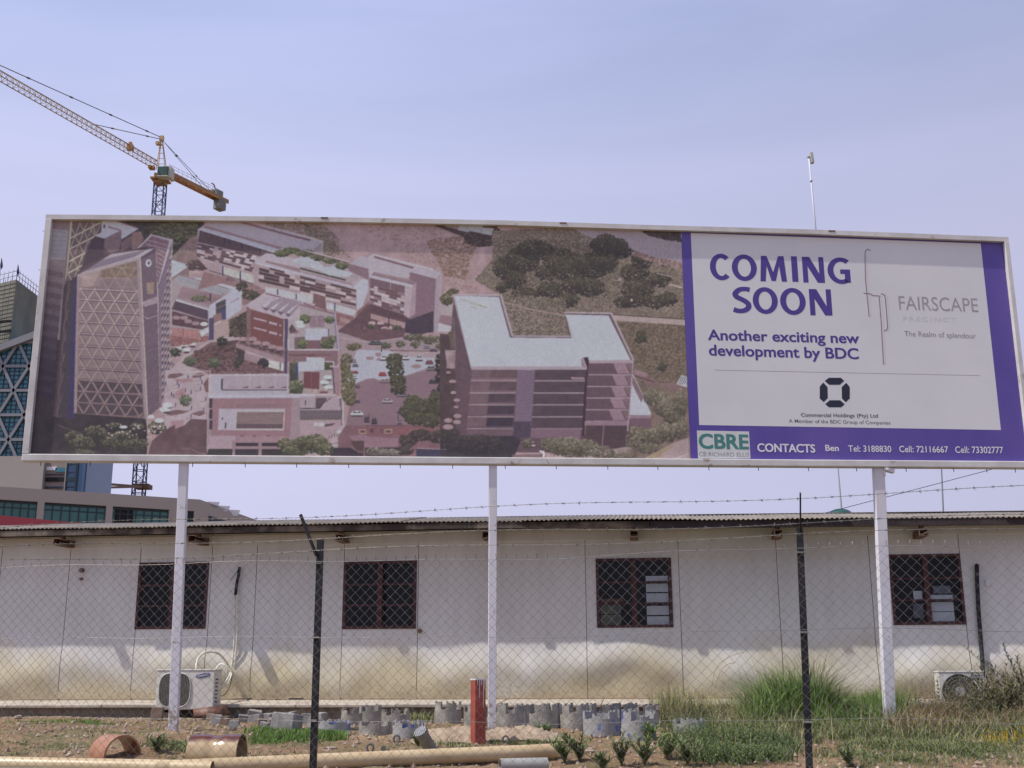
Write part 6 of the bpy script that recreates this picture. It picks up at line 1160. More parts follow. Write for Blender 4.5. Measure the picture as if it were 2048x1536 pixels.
part('scaffold_rail', m, M('scaffold_tube', (0.35, 0.35, 0.38), 0.5), tower)
for px, py in ((3, 516), (36, 529)):
    a = P(px, py, 176); m = MB(); m.tube([a, (a.x, a.y, zc)], 0.045, 5); part('flag_mast', m, m_mull, tower)
    m = MB(); m.prism([a, a+Vector((0.12, 0, -0.3)), a+Vector((0.22, 0.3, -1.3)), a+Vector((0.1, 0.2, -1.9)), a+Vector((-0.1, 0, -1.3))], (0, 0.06, 0)); part('furled_flag', m, M('dusty_blue_cloth', (0.07, 0.08, 0.20), 0.8), tower)
# podium block with its window bands
YP = 110.0; zr = P(0, 973, YP).z
def PD(px, py):   # depth from the level roof line interpolation
    e = PZ(400, 999, zr); A = P(0, 973, YP); A = Vector((A.x, A.y, 0)); E = Vector((e.x, e.y, 0)); n = Vector(((E-A).y, -(E-A).x, 0)).normalized(); return PP(px, py, A, n), A, E, n
_, pA, pE, pn = PD(0, 973); pdv = (pE-pA).normalized()
def PX(px, py): return PD(px, py)[0]
podium = thing('podium_building', 'low beige building with teal window bands seen over the cabin roof', 'building', (pA.x, pA.y, 0.4))
prof = [PX(-300, 960), PX(0, 973), PX(400, 999), PX(529, 1046)]; zlv = prof[1].z
prof[0].z = zlv; prof[2].z = zlv; end = prof[3]; low = [Vector((end.x+3, end.y, 0.3)), Vector((prof[0].x, prof[0].y, 0.3))]
k_ = (end-prof[2]); endlow = prof[2]+k_*1.9; endlow2 = Vector((endlow.x, endlow.y, 0.3))
wins_pod = [[(-120, 990), (76, 1004), (75, 1062), (-120, 1060)], [(90, 1005), (214, 1013.5), (213, 1072), (90, 1062)], [(227, 1013), (340, 1020), (339, 1076), (227, 1072)], [(377, 1021), (390, 1022), (390, 1076), (377, 1076)]]
# wall as a front skin with real openings: bands above, below and piers between
m = MB()
def pz(px, z): q = PX(px, 1000); return Vector((q.x, q.y, z))
def lerp3(a, b_, t): return a+(b_-a)*t
xsn = [-300]+[w_[i][0] for w_ in wins_pod for i in (0, 1)]+[400]
bk = -pn*0.7 if pn.y < 0 else pn*0.7
ztw = [PX(*w_[0]).z for w_ in wins_pod]; zw_ = sum(ztw[:3])/3; zw0 = PX(100, 1075).z
m.prism([pz(-300, zw_), pz(400, zw_), pz(400, zlv), pz(-300, zlv)], bk)
for a, b_ in ((-300, -120), (76, 90), (214, 227), (340, 377), (390, 400)): m.prism([pz(a, zw0), pz(b_, zw0), pz(b_, zw_-0.001), pz(a, zw_-0.001)], bk)
m.prism([pz(-300, 0.3), pz(400, 0.3), pz(400, zw0-0.001), pz(-300, zw0-0.001)], bk)
part('wall', m, m_bei, podium)
m = MB(); m.prism([pz(400, 0.3), endlow2, endlow, pz(400, zlv)], bk); part('sloping_wall', m, m_bei, podium)
m = MB(); m.prism([PX(417, 1031), PX(417, 1047), PX(470, 1047)], -bk*0.05); part('triangular_window', m, m_mull, podium)
m = MB(); m.prism([pz(-300, 0.3), pz(400, 0.3), endlow2, endlow2+bk*16, pz(-300, 0.3)+bk*20], (0, 0, 0.1)); m.prism([pz(-300, zlv-0.4)+bk*1.02, pz(400, zlv-0.4)+bk*1.02, pz(400, zlv-0.4)+bk*16, pz(-300, zlv-0.4)+bk*20], (0, 0, 0.2)); part('roof_slab', m, m_bei, podium)
for i, w_ in enumerate(wins_pod):
    a, b_ = w_[0][0], w_[1][0]; zt2 = zw_; m = MB(); m.prism([pz(a, zw0)+bk*0.6, pz(b_, zw0)+bk*0.6, pz(b_, zt2)+bk*0.6, pz(a, zt2)+bk*0.6], bk*0.1)
    wo_ = part('window', m, M('green_band_glass', (0.03, 0.12, 0.11), 0.2, 0.1, 0.3, 0, c2=(0.05, 0.17, 0.16), spec=0.5) if i < 3 else m_mull, podium)
    m = MB(); n = max(1, round((b_-a)/17)); 
    for k in range(n+1): x = a+(b_-a)*k/n; q = pz(x, zw0)+bk*0.55; m.bar(q, Vector((q.x, q.y, zt2)), 0.10, 0.12, pn)
    for f_ in (0.80, 0.97): m.bar(pz(a, zw0+(zt2-zw0)*f_)+bk*0.56, pz(b_, zw0+(zt2-zw0)*f_)+bk*0.56, 0.10, 0.09 if f_ < 0.9 else 0.28)
    part('window_frame', m, m_mull, wo_)
m = MB(); m.prism([pz(233, zw0)+bk*0.5, pz(270, zw0)+bk*0.5, pz(270, zw_-0.25)+bk*0.5, pz(233, zw_-0.25)+bk*0.5], bk*0.02); part('open_bay', m, m_dark, podium)
for px, py in ((433, 1005), (454, 1013), (474, 1021)):
    q = PX(px, py); a = q-pdv*1.1+Vector((0, 0, -0.55)); m = MB(); m.prism([q-pdv*0.9+Vector((0, 0, 0.05)), q+pdv*0.35+Vector((0, 0, 0.05)), q+pdv*0.15-Vector((0, 0, 0.5)), q-pdv*0.3-Vector((0, 0, 0.6))], bk*0.8); part('roof_fin', m, m_white, podium)
# beige block standing on the podium, and the blue glazed stair
YB = 140.0; blk = thing('beige_block', 'beige block with a blue glass stair bay between tower and podium', 'building', (P(60, 950, YB).x, YB, 0.4))
q = [P(-200, 908, YB), P(139, 920, YB)]; zt3 = P(60, 912, YB).z; x0, x1_ = q[0].x, P(131, 950, YB).x
m = MB(); m.prism([(x0, YB, 0.4), (P(86, 950, YB).x, YB, 0.4), (P(86, 950, YB).x, YB, zt3), (x0, YB, zt3)], (0, 14, 0)); part('wall', m, m_bei, blk)
xg0, xg1 = P(86, 950, YB).x, P(131, 950, YB).x
m = MB(); m.prism([(xg0+0.01, YB+0.8, 0.4), (xg1, YB+0.8, 0.4), (xg1, YB+0.8, zt3), (xg0+0.01, YB+0.8, zt3)], (0, 13, 0)); part('recessed_wall', m, M('warm_beige_wall', (0.27, 0.22, 0.20), 0.85), blk)
for py, hh, mt in ((935, 0.45, m_white), (938, 0.5, m_tealg), (957, 0.5, m_dark), (947, 0.12, m_mull), (973, 0.2, m_mull)):
    m = MB(); z = P(110, py, YB).z; m.bar((xg0+(0.1 if mt is not m_tealg else 1.2), YB+0.7, z), (xg1-(0.2 if mt is not m_white else 1.4), YB+0.7, z), 0.2, hh); part('floor_band', m, mt, blk)
xs0, xs1 = P(137, 950, YB).x, P(176, 950, YB).x
m = MB(); m.prism([(xs0, YB-0.5, 0.4), (xs1, YB-0.5, 0.4), (xs1, YB-0.5, zt3+3), (xs0, YB-0.5, zt3+3)], (0, 9, 0)); part('stair_glass', m, m_blueg, blk)
m = MB(); m.prism([(xg1, YB-0.2, 0.4), (xs0-0.01, YB-0.2, 0.4), (xs0-0.01, YB-0.2, zt3), (xg1, YB-0.2, zt3)], (0, 9, 0)); part('corner_pier', m, m_bei, blk)
m = MB()
for u in (0.0, 0.5, 0.55, 1.0): x = xs0+(xs1-xs0)*u*0.97; m.bar((x, YB-0.6, 1), (x, YB-0.6, zt3+2.9), 0.14, 0.14, Vector((0, 1, 0)))
for py in (930, 946, 960, 975): z = P(150, py, YB).z; m.bar((xs0, YB-0.6, z), (xs0+(xs1-xs0)*0.55, YB-0.6, z), 0.12, 0.5 if py == 960 else 0.12)
part('stair_frame', m, m_mull, blk)
# red hoarding just above the cabin roof line
a, b_ = P(-60, 1029, 60), P(232, 1049, 60); m = MB(); zt4 = P(3, 1031, 60).z
m.prism([Vector((a.x, 60, 0.4)), Vector((b_.x, 60, 0.4)), Vector((b_.x, 60, b_.z-0.1)), Vector((P(3, 1031, 60).x, 60, zt4)), Vector((a.x, 60, zt4))], (0, 0.3, 0))
tag(part('red_hoarding', m, M('dark_red_sheet', (0.20, 0.02, 0.035), 0.6, 0.1, 0.3), None), 'dark red sloping sheet hoarding showing just above the cabin roof at left', 'hoarding')

# ================================================================ tower crane
YC = 190.0; m_cy = M('crane_yellow', (0.42, 0.30, 0.14), 0.5, 0.15, 0.5); m_co = M('crane_orange', (0.33, 0.17, 0.06), 0.5, 0.15, 0.5); m_cb = M('crane_mast_blue', (0.035, 0.05, 0.12), 0.5, 0.2, 0.5); m_cw = M('counterweight_grey', (0.20, 0.20, 0.18), 0.8, 0.1, 0.3)
top = P(321, 366, YC); foot = Vector((top.x, YC, 0.4)); print('mast foot px', proj((top.x, YC, P(278, 985, YC).z)))
bot = P(277, 990, YC)
crane = thing('tower_crane', 'yellow and orange tower crane with a long lattice jib', 'crane', (bot.x, YC, 0.4))
mw = 0.85
def mast_at(z): t_ = (z-bot.z)/(top.z-bot.z); return Vector((bot.x+(top.x-bot.x)*t_, YC, z))
m = MB(); m2 = MB()
cs = [(-mw, -mw), (mw, -mw), (mw, mw), (-mw, mw)]
for cx_, cy_ in cs: m.bar(mast_at(0.4)+Vector((cx_, cy_, 0)), mast_at(top.z)+Vector((cx_, cy_, 0)), 0.19, 0.19)
z = bot.z-30; st = 1.9; k = 0
z = top.z
while z > bot.z-3:
    for i in range(4):
        a = Vector((*cs[i], 0)); b_ = Vector((*cs[(i+1) % 4], 0)); A, B = mast_at(z), mast_at(z-st)
        m.bar(A+a, A+b_, 0.09, 0.11); m.bar((A+a) if k % 2 else (A+b_), (B+b_) if k % 2 else (B+a), 0.09, 0.09)
    z -= st; k += 1
part('mast', m, m_cb, crane)
m = MB(); c0 = top+Vector((0, 0, 0.5)); m.box(c0, (2.9, 2.9, 0.25)); m.box(c0+Vector((0, 0, 0.6)), (1.9, 1.9, 0.9)); m.box(c0-Vector((0, 0, 0.5)), (1.9, 1.9, 0.5)); part('slewing_platform', m, m_co, crane)
m = MB(); q = P(328, 345, YC-1.6); m.box(q, (1.9, 1.7, 1.75)); cab = part('operator_cab', m, M('cab_glass_green', (0.05, 0.10, 0.08), 0.3), crane, bevel=0.15)
m = MB(); m.box(q+Vector((1.15, 0.4, -0.1)), (0.5, 2.0, 2.1)); m.box(q+Vector((0, 0, -0.98)), (2.0, 1.8, 0.2)); part('cab_shell', m, M('cab_cream', (0.42, 0.42, 0.36), 0.5), crane)
zj = P(322, 341, YC).z; jr = Vector((top.x, YC, zj)); jt = PZ(0, 157, zj); jd = (jt-jr).normalized(); jn = Vector((-jd.y, jd.x, 0)); JL = (jt-jr).length*1.25
print('crane height', zj, 'jib tip', jt, 'len', JL)
m = MB(); n = 40; jh, jw = 1.35, 0.70
def J(s, side, up): return jr+jd*s+jn*side*jw+Vector((0, 0, up*jh))
m.bar(J(1.2, 0, 1), J(JL, 0, 0.9), 0.15, 0.15); m.bar(J(1.2, 1, 0), J(JL, 1, 0), 0.12, 0.12); m.bar(J(1.2, -1, 0), J(JL, -1, 0), 0.12, 0.12)
for k in range(n):
    s0, s1 = 1.2+(JL-1.2)*k/n, 1.2+(JL-1.2)*(k+1)/n; sm = (s0+s1)/2
    for sd in (1, -1): m.bar(J(s0, sd, 0), J(sm, 0, 1), 0.06, 0.06); m.bar(J(sm, 0, 1), J(s1, sd, 0), 0.06, 0.06)
    m.bar(J(s0, 1, 0), J(s0, -1, 0), 0.045, 0.045)
part('jib', m, m_cy, crane)
m = MB(); q = jr+jd*((PZ(259, 305, zj)-jr).length); m.box(q+Vector((0, 0, 0.9)), (1.0, 0.8, 1.0)); m.box(q+Vector((0, 0, 1.5)), (0.5, 0.4, 0.8)); part('maintenance_basket', m, m_co, crane); m = MB(); q2 = jr+jd*2.4+Vector((0, 0, -0.5)); m.box(q2, (0.9, 0.8, 0.6)); m.box(q2+jd*0.6, (0.5, 0.4, 0.5)); part('trolley', m, m_co, crane)
# apex
ap = P(323.5, 277, YC); ap.x = jr.x+(ap.x-jr.x); m = MB()
for cx_, cy_ in ((-0.8, -0.5), (0.8, -0.5), (0.8, 0.5), (-0.8, 0.5)): m.bar(jr+Vector((cx_, cy_, 0)), ap+Vector((cx_*0.12, cy_*0.2, 0)), 0.11, 0.11)
for k in range(1, 6): u = k/6; m.bar(jr.lerp(ap, u)+Vector((-0.8*(1-0.88*u), -0.5, 0)), jr.lerp(ap, u)+Vector((0.8*(1-0.88*u), -0.5, 0)), 0.08, 0.08)
m.box(ap, (0.7, 0.6, 0.9)); m.box(P(318, 289, YC-0.6), (1.0, 0.8, 0.12)); m.box(P(316, 285, YC-0.9), (0.9, 0.05, 0.5)); part('tower_head', m, m_cy, crane)
cj = PZ(452, 405, zj); cjd = (cj-jr).normalized(); CL = (cj-jr).length; cn = Vector((-cjd.y, cjd.x, 0))
m = MB()
for sd in (-0.6, 0.6): m.bar(jr+cjd*0.8+cn*sd, jr+cjd*CL+cn*sd, 0.22, 0.75)
for k in range(8): a = jr+cjd*(1+(CL-1)*k/8); m.bar(a+cn*0.6, a-cn*0.6, 0.15, 0.3)
part('counter_jib', m, m_co, crane)
m = MB()
for dz in (0.9, 1.4): m.bar(jr+cjd*1+cn*-0.75+Vector((0, 0, dz)), jr+cjd*(CL*0.8)+cn*-0.75+Vector((0, 0, dz)), 0.05, 0.05)
for k in range(12): a = jr+cjd*(1+(CL*0.8-1)*k/11)-cn*0.75; m.bar(a, a+Vector((0, 0, 1.4)), 0.05, 0.05, Vector((0, 1, 0)))
part('walkway_rail', m, M('pale_handrail', (0.4, 0.4, 0.42), 0.5), crane)
m = MB(); rc = Matrix.Rotation(math.atan2(cjd.y, cjd.x), 3, 'Z')
for k in range(3): m.box(jr+cjd*(CL-1.0-k*0.62)+Vector((0, 0, -1.0)), (0.56, 1.5, 2.1), rc)
part('counterweight', m, m_cw, crane)
m = MB(); m.box(jr+cjd*(CL-2.4)+Vector((0, 0, 0.9)), (1.7, 1.3, 1.1), rc); m.box(jr+cjd*(CL-4.0)+Vector((0, 0, 0.6)), (0.9, 1.2, 0.6), rc); part('winch_house', m, m_cw, crane)
m = MB(); a = jr+cjd*(CL-3.6)+Vector((0, 0, 0.8)); m.bar(a+cjd*1, a+cjd*0.2+Vector((0, 0, 1.5)), 0.18, 0.18); m.bar(a+cjd*0.2+Vector((0, 0, 1.5)), a-cjd*0.5+Vector((0, 0, 1.6)), 0.18, 0.18); part('davit', m, m_co, crane)
for nm, a, b_, r in (('tie_rod', ap+Vector((-0.3, 0, 0.3)), J((PZ(0, 157, zj)-jr).length*1.18, 0, 1), 0.075), ('tie_rod', ap+Vector((-0.3, 0, -0.1)), J((PZ(195, 262, zj)-jr).length, 0, 1), 0.07)):
    m = MB(); m.tube([a, b_], r, 5)
    L_ = (b_-a).length; k = 3.5
    while k < L_: q = a.lerp(b_, k/L_); d_ = (b_-a).normalized(); m.tube([q-d_*0.3, q+d_*0.3], r*2.0, 5); k += 9
    part(nm, m, m_rust if False else M('tie_steel', (0.10, 0.085, 0.07), 0.5), crane)
for sd in (-0.5, 0.5):
    m = MB(); a = ap+Vector((0.4, 0, -0.6)); b_ = jr+cjd*(CL*0.74)+cn*sd+Vector((0, 0, 0.3)); m.tube([a, b_], 0.05, 5)
    for u in (0.25, 0.65): q = a.lerp(b_, u); m.tube([q, a.lerp(b_, u+0.03)], 0.13, 5)
    part('tie_rod', m, M('tie_steel', (0.10, 0.085, 0.07), 0.5), crane)
m = MB(); me_ = P(286, 973.5, YC-1); m.bar(P(170, 965, 150), me_, 0.35, 0.35); m.bar(P(170, 976, 150), me_, 0.35, 0.3); m.box(me_, (2.4, 2.4, 0.7)); part('mast_tie', m, m_rust, crane)

# ================================================================ masts, dome and cable behind the cabin
YA = 26.0; m_pole = M('pale_mast_tube', (0.48, 0.48, 0.58), 0.5, 0.06, 2)
a, b_ = P(1618, 315, YA), P(1684, 1035, YA); dv = (b_-a)/(a.z-b_.z); b2_ = b_+dv*(b_.z-0.4)
mast = thing('antenna_mast', 'thin pale antenna mast with a panel aerial at its top above the billboard', 'mast', (b2_.x, YA, 0.4))
m = MB(); m.tube([a, a.lerp(b2_, 0.25)], 0.022, 10); m.tube([a.lerp(b2_, 0.25), b2_], 0.027, 10); m.tube([a.lerp(b2_, 0.045), a.lerp(b2_, 0.05)], 0.032, 10); part('tube', m, m_pole, mast)
m = MB(); q = P(1620.5, 316, YA); m.box(q+Vector((0.035, 0, 0.0)), (0.07, 0.12, 0.28), Matrix.Rotation(-0.08, 3, 'Y')); m.box(q+Vector((-0.03, 0, 0.03)), (0.09, 0.06, 0.03)); m.tube([q+Vector((0.0, 0, -0.1)), q+Vector((0.07, 0, -0.12))], 0.03, 8); part('panel_aerial', m, M('aerial_grey', (0.40, 0.41, 0.36), 0.5), mast, bevel=0.01)
a, b_ = P(1870, 640, YA+1), P(1887, 1033, YA+1); dv = (b_-a)/(a.z-b_.z); b2_ = b_+dv*(b_.z-0.4)
m = MB(); m.tube([a, b2_], 0.018, 8); tag(part('thin_mast', m, M('dull_mast_tube', (0.20, 0.20, 0.25), 0.5, 0.06, 2), None), 'thin plain mast to the right of the antenna mast, under the board', 'mast')
m = MB(); a = P(1608, 1037, 24.5); b_ = P(1958, 942.5, 24.5); e = a+(b_-a)*3.2; n = 24
m.tube([a.lerp(e, k/n)-Vector((0, 0, 0.25*math.sin(math.pi*k/n)*0.15)) for k in range(n+1)], 0.007, 5); tag(part('overhead_cable', m, m_mull, None), 'thin dark cable rising from the cabin roof to the right', 'cable')
q = P(1681, 1036, 25.2); m = MB(); vs = []; fs = []; n = 28; pr = [(0.0, 0.20), (0.10, 0.193), (0.18, 0.165), (0.24, 0.12), (0.275, 0.07), (0.29, 0.055), (0.335, 0.035), (0.33, 0.01), (0.27, 0.0), (0.27, -0.35)]
for r_, z_ in pr: vs += [q+Vector((r_*math.cos(2*math.pi*k/n), r_*math.sin(2*math.pi*k/n), z_)) for k in range(n)]
for j in range(len(pr)-1):
    for k in range(n): fs.append((j*n+k, j*n+(k+1) % n, (j+1)*n+(k+1) % n, (j+1)*n+k))
m.add(vs, fs, True); tank = thing('water_tank', 'dark green domed tank top behind the cabin roof', 'tank', (q.x, q.y, 0.4)); part('domed_lid', m, M('dark_green_plastic', (0.02, 0.07, 0.065), 0.35, 0.2, 5), tank)
m = MB(); m.tube([(q.x, q.y, 0.4), (q.x, q.y, q.z-0.3)], 0.27, 20); part('tank_body', m, M('dark_green_plastic', (0.02, 0.07, 0.065), 0.35, 0.2, 5), tank)

# ================================================================ things lying on the ground between fence and cabin
rs = random.Random(21)
m_ring = M('precast_ring_concrete', (0.195, 0.183, 0.162), 0.9, 0.1, 6, 0.5, c2=(0.39, 0.37, 0.33), bscale=45)
m_ringblue = M('blue_marked_ring_concrete', (0.29, 0.288, 0.285), 0.85, 0.1, 5, 0.3, c2=(0.10, 0.15, 0.38), ramp=(0.56, 0.63), detail=2)
def crenel_ring(label, px, py, wpx, hpx, teeth=6, rot=0.0, mat=None, sink=0.02):
    q = G(px, py); dist = q.y; k = dist/FPX*1.0; r = wpx*k/2; h = hpx*k; c = q+Vector((0, r*0.9, 0)); c.z = ground0(c.x, c.y)-sink; th = max(0.02, r*0.14); tooth = h*0.30
    t_ = thing('crenellated_ring', label, 'concrete ring', tuple(c), rot, 'crenellated concrete rings on the ground'); t_.rotation_euler = (rs.uniform(-.04, .04), rs.uniform(-.04, .04), rot)
    n = teeth*8; m = MB(); wob = rs.uniform(0, 6); vs = []; fs = []
    rr_ = random.Random(px*3+py); gaps = [(rr_.uniform(2.0, 3.6), rr_.uniform(0.75, 1.25), rr_.random() < 0.12) for _ in range(teeth+1)]
    def hgt(i): g_ = gaps[i//8]; return (h*(0.97 if not g_[2] else 0.86)+0.012*math.sin(i*2.3+px)) if (i % 8) >= g_[0] else h-tooth*g_[1]
    for i in range(n):
        a0_, a1_ = 2*math.pi*i/n, 2*math.pi*(i+1)/n; z = hgt(i)+0.006*math.sin(i*1.7)
        o = [(math.cos(a)*rr*(1+0.035*math.sin(2*a+wob)), math.sin(a)*rr*(1+0.035*math.sin(2*a+wob)), zz) for zz in (0, z) for rr in (r, r-th) for a in (a0_, a1_)]   # 0,1 out low; 2,3 in low; 4,5 out top; 6,7 in top
        b0 = len(m.v); m.v += o; F = [(0, 1, 5, 4), (3, 2, 6, 7), (4, 5, 7, 6)]
        if hgt((i+1) % n) < hgt(i): F.append((1, 3, 7, 5))
        if hgt((i-1) % n) < hgt(i): F.append((2, 0, 4, 6))
        for f in F: m.f.append(tuple(b0+x for x in f)); m.sm.append(False)
    part('ring_wall', m, mat or m_ring, t_, local=True, fix=False)
    return t_
for lb, px, py, wpx, hpx, te, ro, mt in (
    ('grey crenellated concrete ring standing alone left of the red post, behind the grass', 894, 1449, 52, 44, 5, 0.4, None),
    ('crenellated concrete ring half hidden behind the red-painted post', 950, 1455, 44, 44, 5, 1.0, None),
    ('crenellated concrete ring just right of the centre billboard post', 1022, 1455, 66, 46, 6, 0.2, None),
    ('middle ring of the dark row right of the centre post', 1088, 1459, 70, 50, 6, 0.7, None),
    ('dark crenellated ring directly behind the blue-marked front ring', 1155, 1460, 68, 50, 6, 0.1, None),
    ('blue-marked crenellated ring, front left of the right-hand cluster', 1207, 1473, 74, 48, 6, 0.5, 'b'),
    ('pale crenellated ring nearest the fence at the cluster\'s right end', 1281, 1483, 70, 58, 6, 0.0, 'b'),
    ('grey ring behind the blue-marked ring, its teeth showing above', 1214, 1455, 60, 46, 6, 0.8, None),
    ('grey ring at the back right of the cluster beside the weeds', 1288, 1457, 72, 46, 6, 0.3, None),
    ('grey ring at the back of the cluster, between the two rear ones', 1250, 1452, 56, 44, 6, 1.1, None),
    ('tall grey ring at the left end of the left group, behind the grass', 700, 1452, 40, 36, 5, 0.6, None),
    ('grey ring with a pale tooth, second in the back row of the left group', 738, 1449, 42, 38, 5, 0.1, None),
    ('grey ring with a dark gap, rightmost in the back row of the left group', 789, 1452, 56, 34, 6, 0.9, None),
    ('low wide ring in the middle of the left group with one square notch', 747, 1470, 66, 28, 5, 1.4, None),
    ('blue-marked ring beside the tilted vent pipe', 813, 1478, 62, 34, 6, 0.2, 'b'),
    ('bluish low ring sunk in the bright grass by the black fence post', 664, 1467, 62, 26, 5, 0.7, 'b'),
    ('pale low ring alone among the weeds at right', 1384, 1473, 64, 34, 6, 0.5, 'b')):
    crenel_ring(lb, px, py, wpx, hpx, te, ro, m_ringblue if mt else None)
# loose blocks by the left air conditioner
m_blocks = [M('grey_block_a', (0.16, 0.157, 0.15), 0.9, 0.1, 9, 0.4, c2=(0.29, 0.28, 0.27)), M('grey_block_b', (0.22, 0.215, 0.20), 0.9, 0.1, 9, 0.4, c2=(0.32, 0.31, 0.29)), M('brown_block', (0.15, 0.10, 0.075), 0.9, 0.1, 9, 0.4, c2=(0.23, 0.165, 0.125))]
BX = [(312, 1440, 22, 15, 2), (459, 1427, 40, 12, 1), (545, 1431, 34, 14, 1), (589, 1432, 24, 22, 0), (532, 1416, 26, 10, 0), (560, 1412, 22, 8, 0), (430, 1449, 20, 12, 1), (449, 1450, 16, 11, 2), (484, 1446, 18, 10, 0), (510, 1447, 24, 11, 0),
      (569, 1462, 48, 20, 0), (612, 1448, 22, 12, 0), (487, 1414, 20, 8, 0), (497, 1412, 8, 14, 1), (474, 1436, 20, 9, 1), (500, 1434, 24, 8, 0), (522, 1452, 16, 9, 2), (535, 1443, 22, 10, 0), (602, 1424, 18, 9, 0), (618, 1430, 18, 10, 2),
      (646, 1432, 20, 10, 0), (660, 1426, 16, 12, 1), (420, 1440, 16, 8, 2), (466, 1456, 20, 9, 0), (560, 1446, 18, 9, 1), (580, 1421, 24, 8, 1), (633, 1420, 18, 8, 0), (672, 1436, 18, 10, 0), (408, 1424, 20, 8, 2), (446, 1419, 24, 9, 1), (517, 1423, 22, 10, 0), (507, 1440, 26, 12, 1), (548, 1453, 22, 11, 0), (577, 1445, 26, 12, 0), (626, 1456, 24, 12, 0), (595, 1414, 22, 9, 1), (474, 1424, 22, 11, 0), (640, 1445, 22, 12, 1), (528, 1459, 18, 9, 0)]
proto = None
for i, (px, py, wpx, hpx, mi) in enumerate(BX):
    q = G(px, py+1); k = q.y/FPX; W, H = wpx*k*1.02, hpx*k*1.75; D = W*rs.uniform(0.45, 0.9)
    me = bpy.data.meshes.new('concrete_block'); bm = bmesh.new(); bmesh.ops.create_cube(bm, size=1.0)
    for v in bm.verts: v.co = Vector((v.co.x*W*rs.uniform(0.93, 1.05), v.co.y*D, v.co.z*H*rs.uniform(0.92, 1.06)))
    bmesh.ops.bevel(bm, geom=bm.edges[:], offset=min(W, H)*0.06, segments=1, affect='EDGES'); bm.to_mesh(me); bm.free(); me.materials.append(m_blocks[mi])
    o = bpy.data.objects.new('concrete_block', me); link(o); o.location = (q.x, q.y+D*0.5, q.z+H*0.42); o.rotation_euler = (rs.uniform(-.22, .22), rs.uniform(-.2, .2), rs.uniform(-0.7, 0.7))
    row = 'back' if py < 1425 else 'middle' if py < 1440 else 'front'; mates = sorted(x[0] for x in BX if x[0] > 330 and ('back' if x[1] < 1425 else 'middle' if x[1] < 1440 else 'front') == row)
    ORD = ('first', 'second', 'third', 'fourth', 'fifth', 'sixth', 'seventh', 'eighth', 'ninth', 'tenth', 'eleventh', 'twelfth', 'thirteenth', 'fourteenth', 'fifteenth', 'sixteenth', 'seventeenth', 'eighteenth', 'nineteenth', 'twentieth')
    tag(o, ('small brown block alone under the left corner of the left air conditioner' if px < 330 else '%s block, %s from left in the %s row of the rubble heap' % (('grey', 'pale grey', 'brown')[mi], ORD[mates.index(px)], row)), 'block', 'loose blocks heaped beside the left air conditioner')
# broken clay channel on the heap
m_clay = M('glazed_clay', (0.28, 0.115, 0.05), 0.35, 0.15, 4, 0.05, c2=(0.38, 0.19, 0.095), spec=0.5, coat=0.15); m_claydark = M('scorched_clay', (0.06, 0.03, 0.025), 0.5, 0.2, 12, 0.2, c2=(0.24, 0.11, 0.06))
q = G(414, 1438); m = MB(); vs = []; fs = []; n = 10; Lc = 0.5
for s in (0, 1):
    for r_ in (0.13, 0.115):
        for k in range(n+1): a = math.pi*k/n; vs.append((s*Lc-Lc/2, -r_*math.cos(a), r_*math.sin(a)))
w_ = n+1
for k in range(n): fs += [(k, k+1, 2*w_+k+1, 2*w_+k), (w_+k+1, w_+k, 3*w_+k, 3*w_+k+1), (k+1, k, w_+k, w_+k+1), (2*w_+k, 2*w_+k+1, 3*w_+k+1, 3*w_+k)]
fs += [(0, 2*w_, 3*w_, w_), (n, w_+n, 3*w_+n, 2*w_+n)]
m.add(vs, fs, True); o = part('clay_channel', m, m_claydark, None); o.location = (q.x+0.04, q.y+0.05, q.z+0.05); o.rotation_euler = (0.1, -0.12, 0.3); tag(o, 'broken dark clay half-pipe on the blocks by the left air conditioner', 'clay pipe')
m = MB(); p = [G(432, 1420), G(470, 1410), G(545, 1404)]; m.tube([x+Vector((0, 0, 0.13)) for x in p], 0.012, 5); tag(part('bent_rod', m, M('orange_rust', (0.28, 0.10, 0.04), 0.8), None), 'thin rusty rod lying across the loose blocks', 'rod')
# red-painted post
q = G(956, 1487); k = q.y/FPX; hh = 121*k; ww = 24*k; rp = thing('marker_post', 'short square red-painted post with white paint dripping from its top', 'post', tuple(q), 0.45)
m = MB(); m.box((0, 0, hh/2-0.04), (ww*0.94, ww*0.94, hh+0.04)); part('shaft', m, M('red_oxide_paint', (0.24, 0.045, 0.03), 0.6, 0.15, 5, 0.3, c2=(0.36, 0.085, 0.055)), rp, local=True, bevel=0.006)
m = MB(); m.box((0, 0, hh-0.012), (ww*0.97, ww*0.97, 0.016))
for x, l_ in ((-0.3, 0.06), (-0.12, 0.20), (0.05, 0.07), (0.22, 0.30), (0.33, 0.12)): m.prism([(x*ww, -ww*0.476, hh), (x*ww+0.008, -ww*0.476, hh), (x*ww+0.006, -ww*0.476, hh-l_), (x*ww+0.001, -ww*0.476, hh-l_-0.01)], (0, -0.003, 0))
for y, l_ in ((-0.2, 0.10), (0.1, 0.24)): m.prism([(ww*0.473, y*ww, hh), (ww*0.473, y*ww+0.008, hh), (ww*0.473, y*ww+0.005, hh-l_)], (0.003, 0, 0))
part('white_drips', m, m_white, rp, local=True)
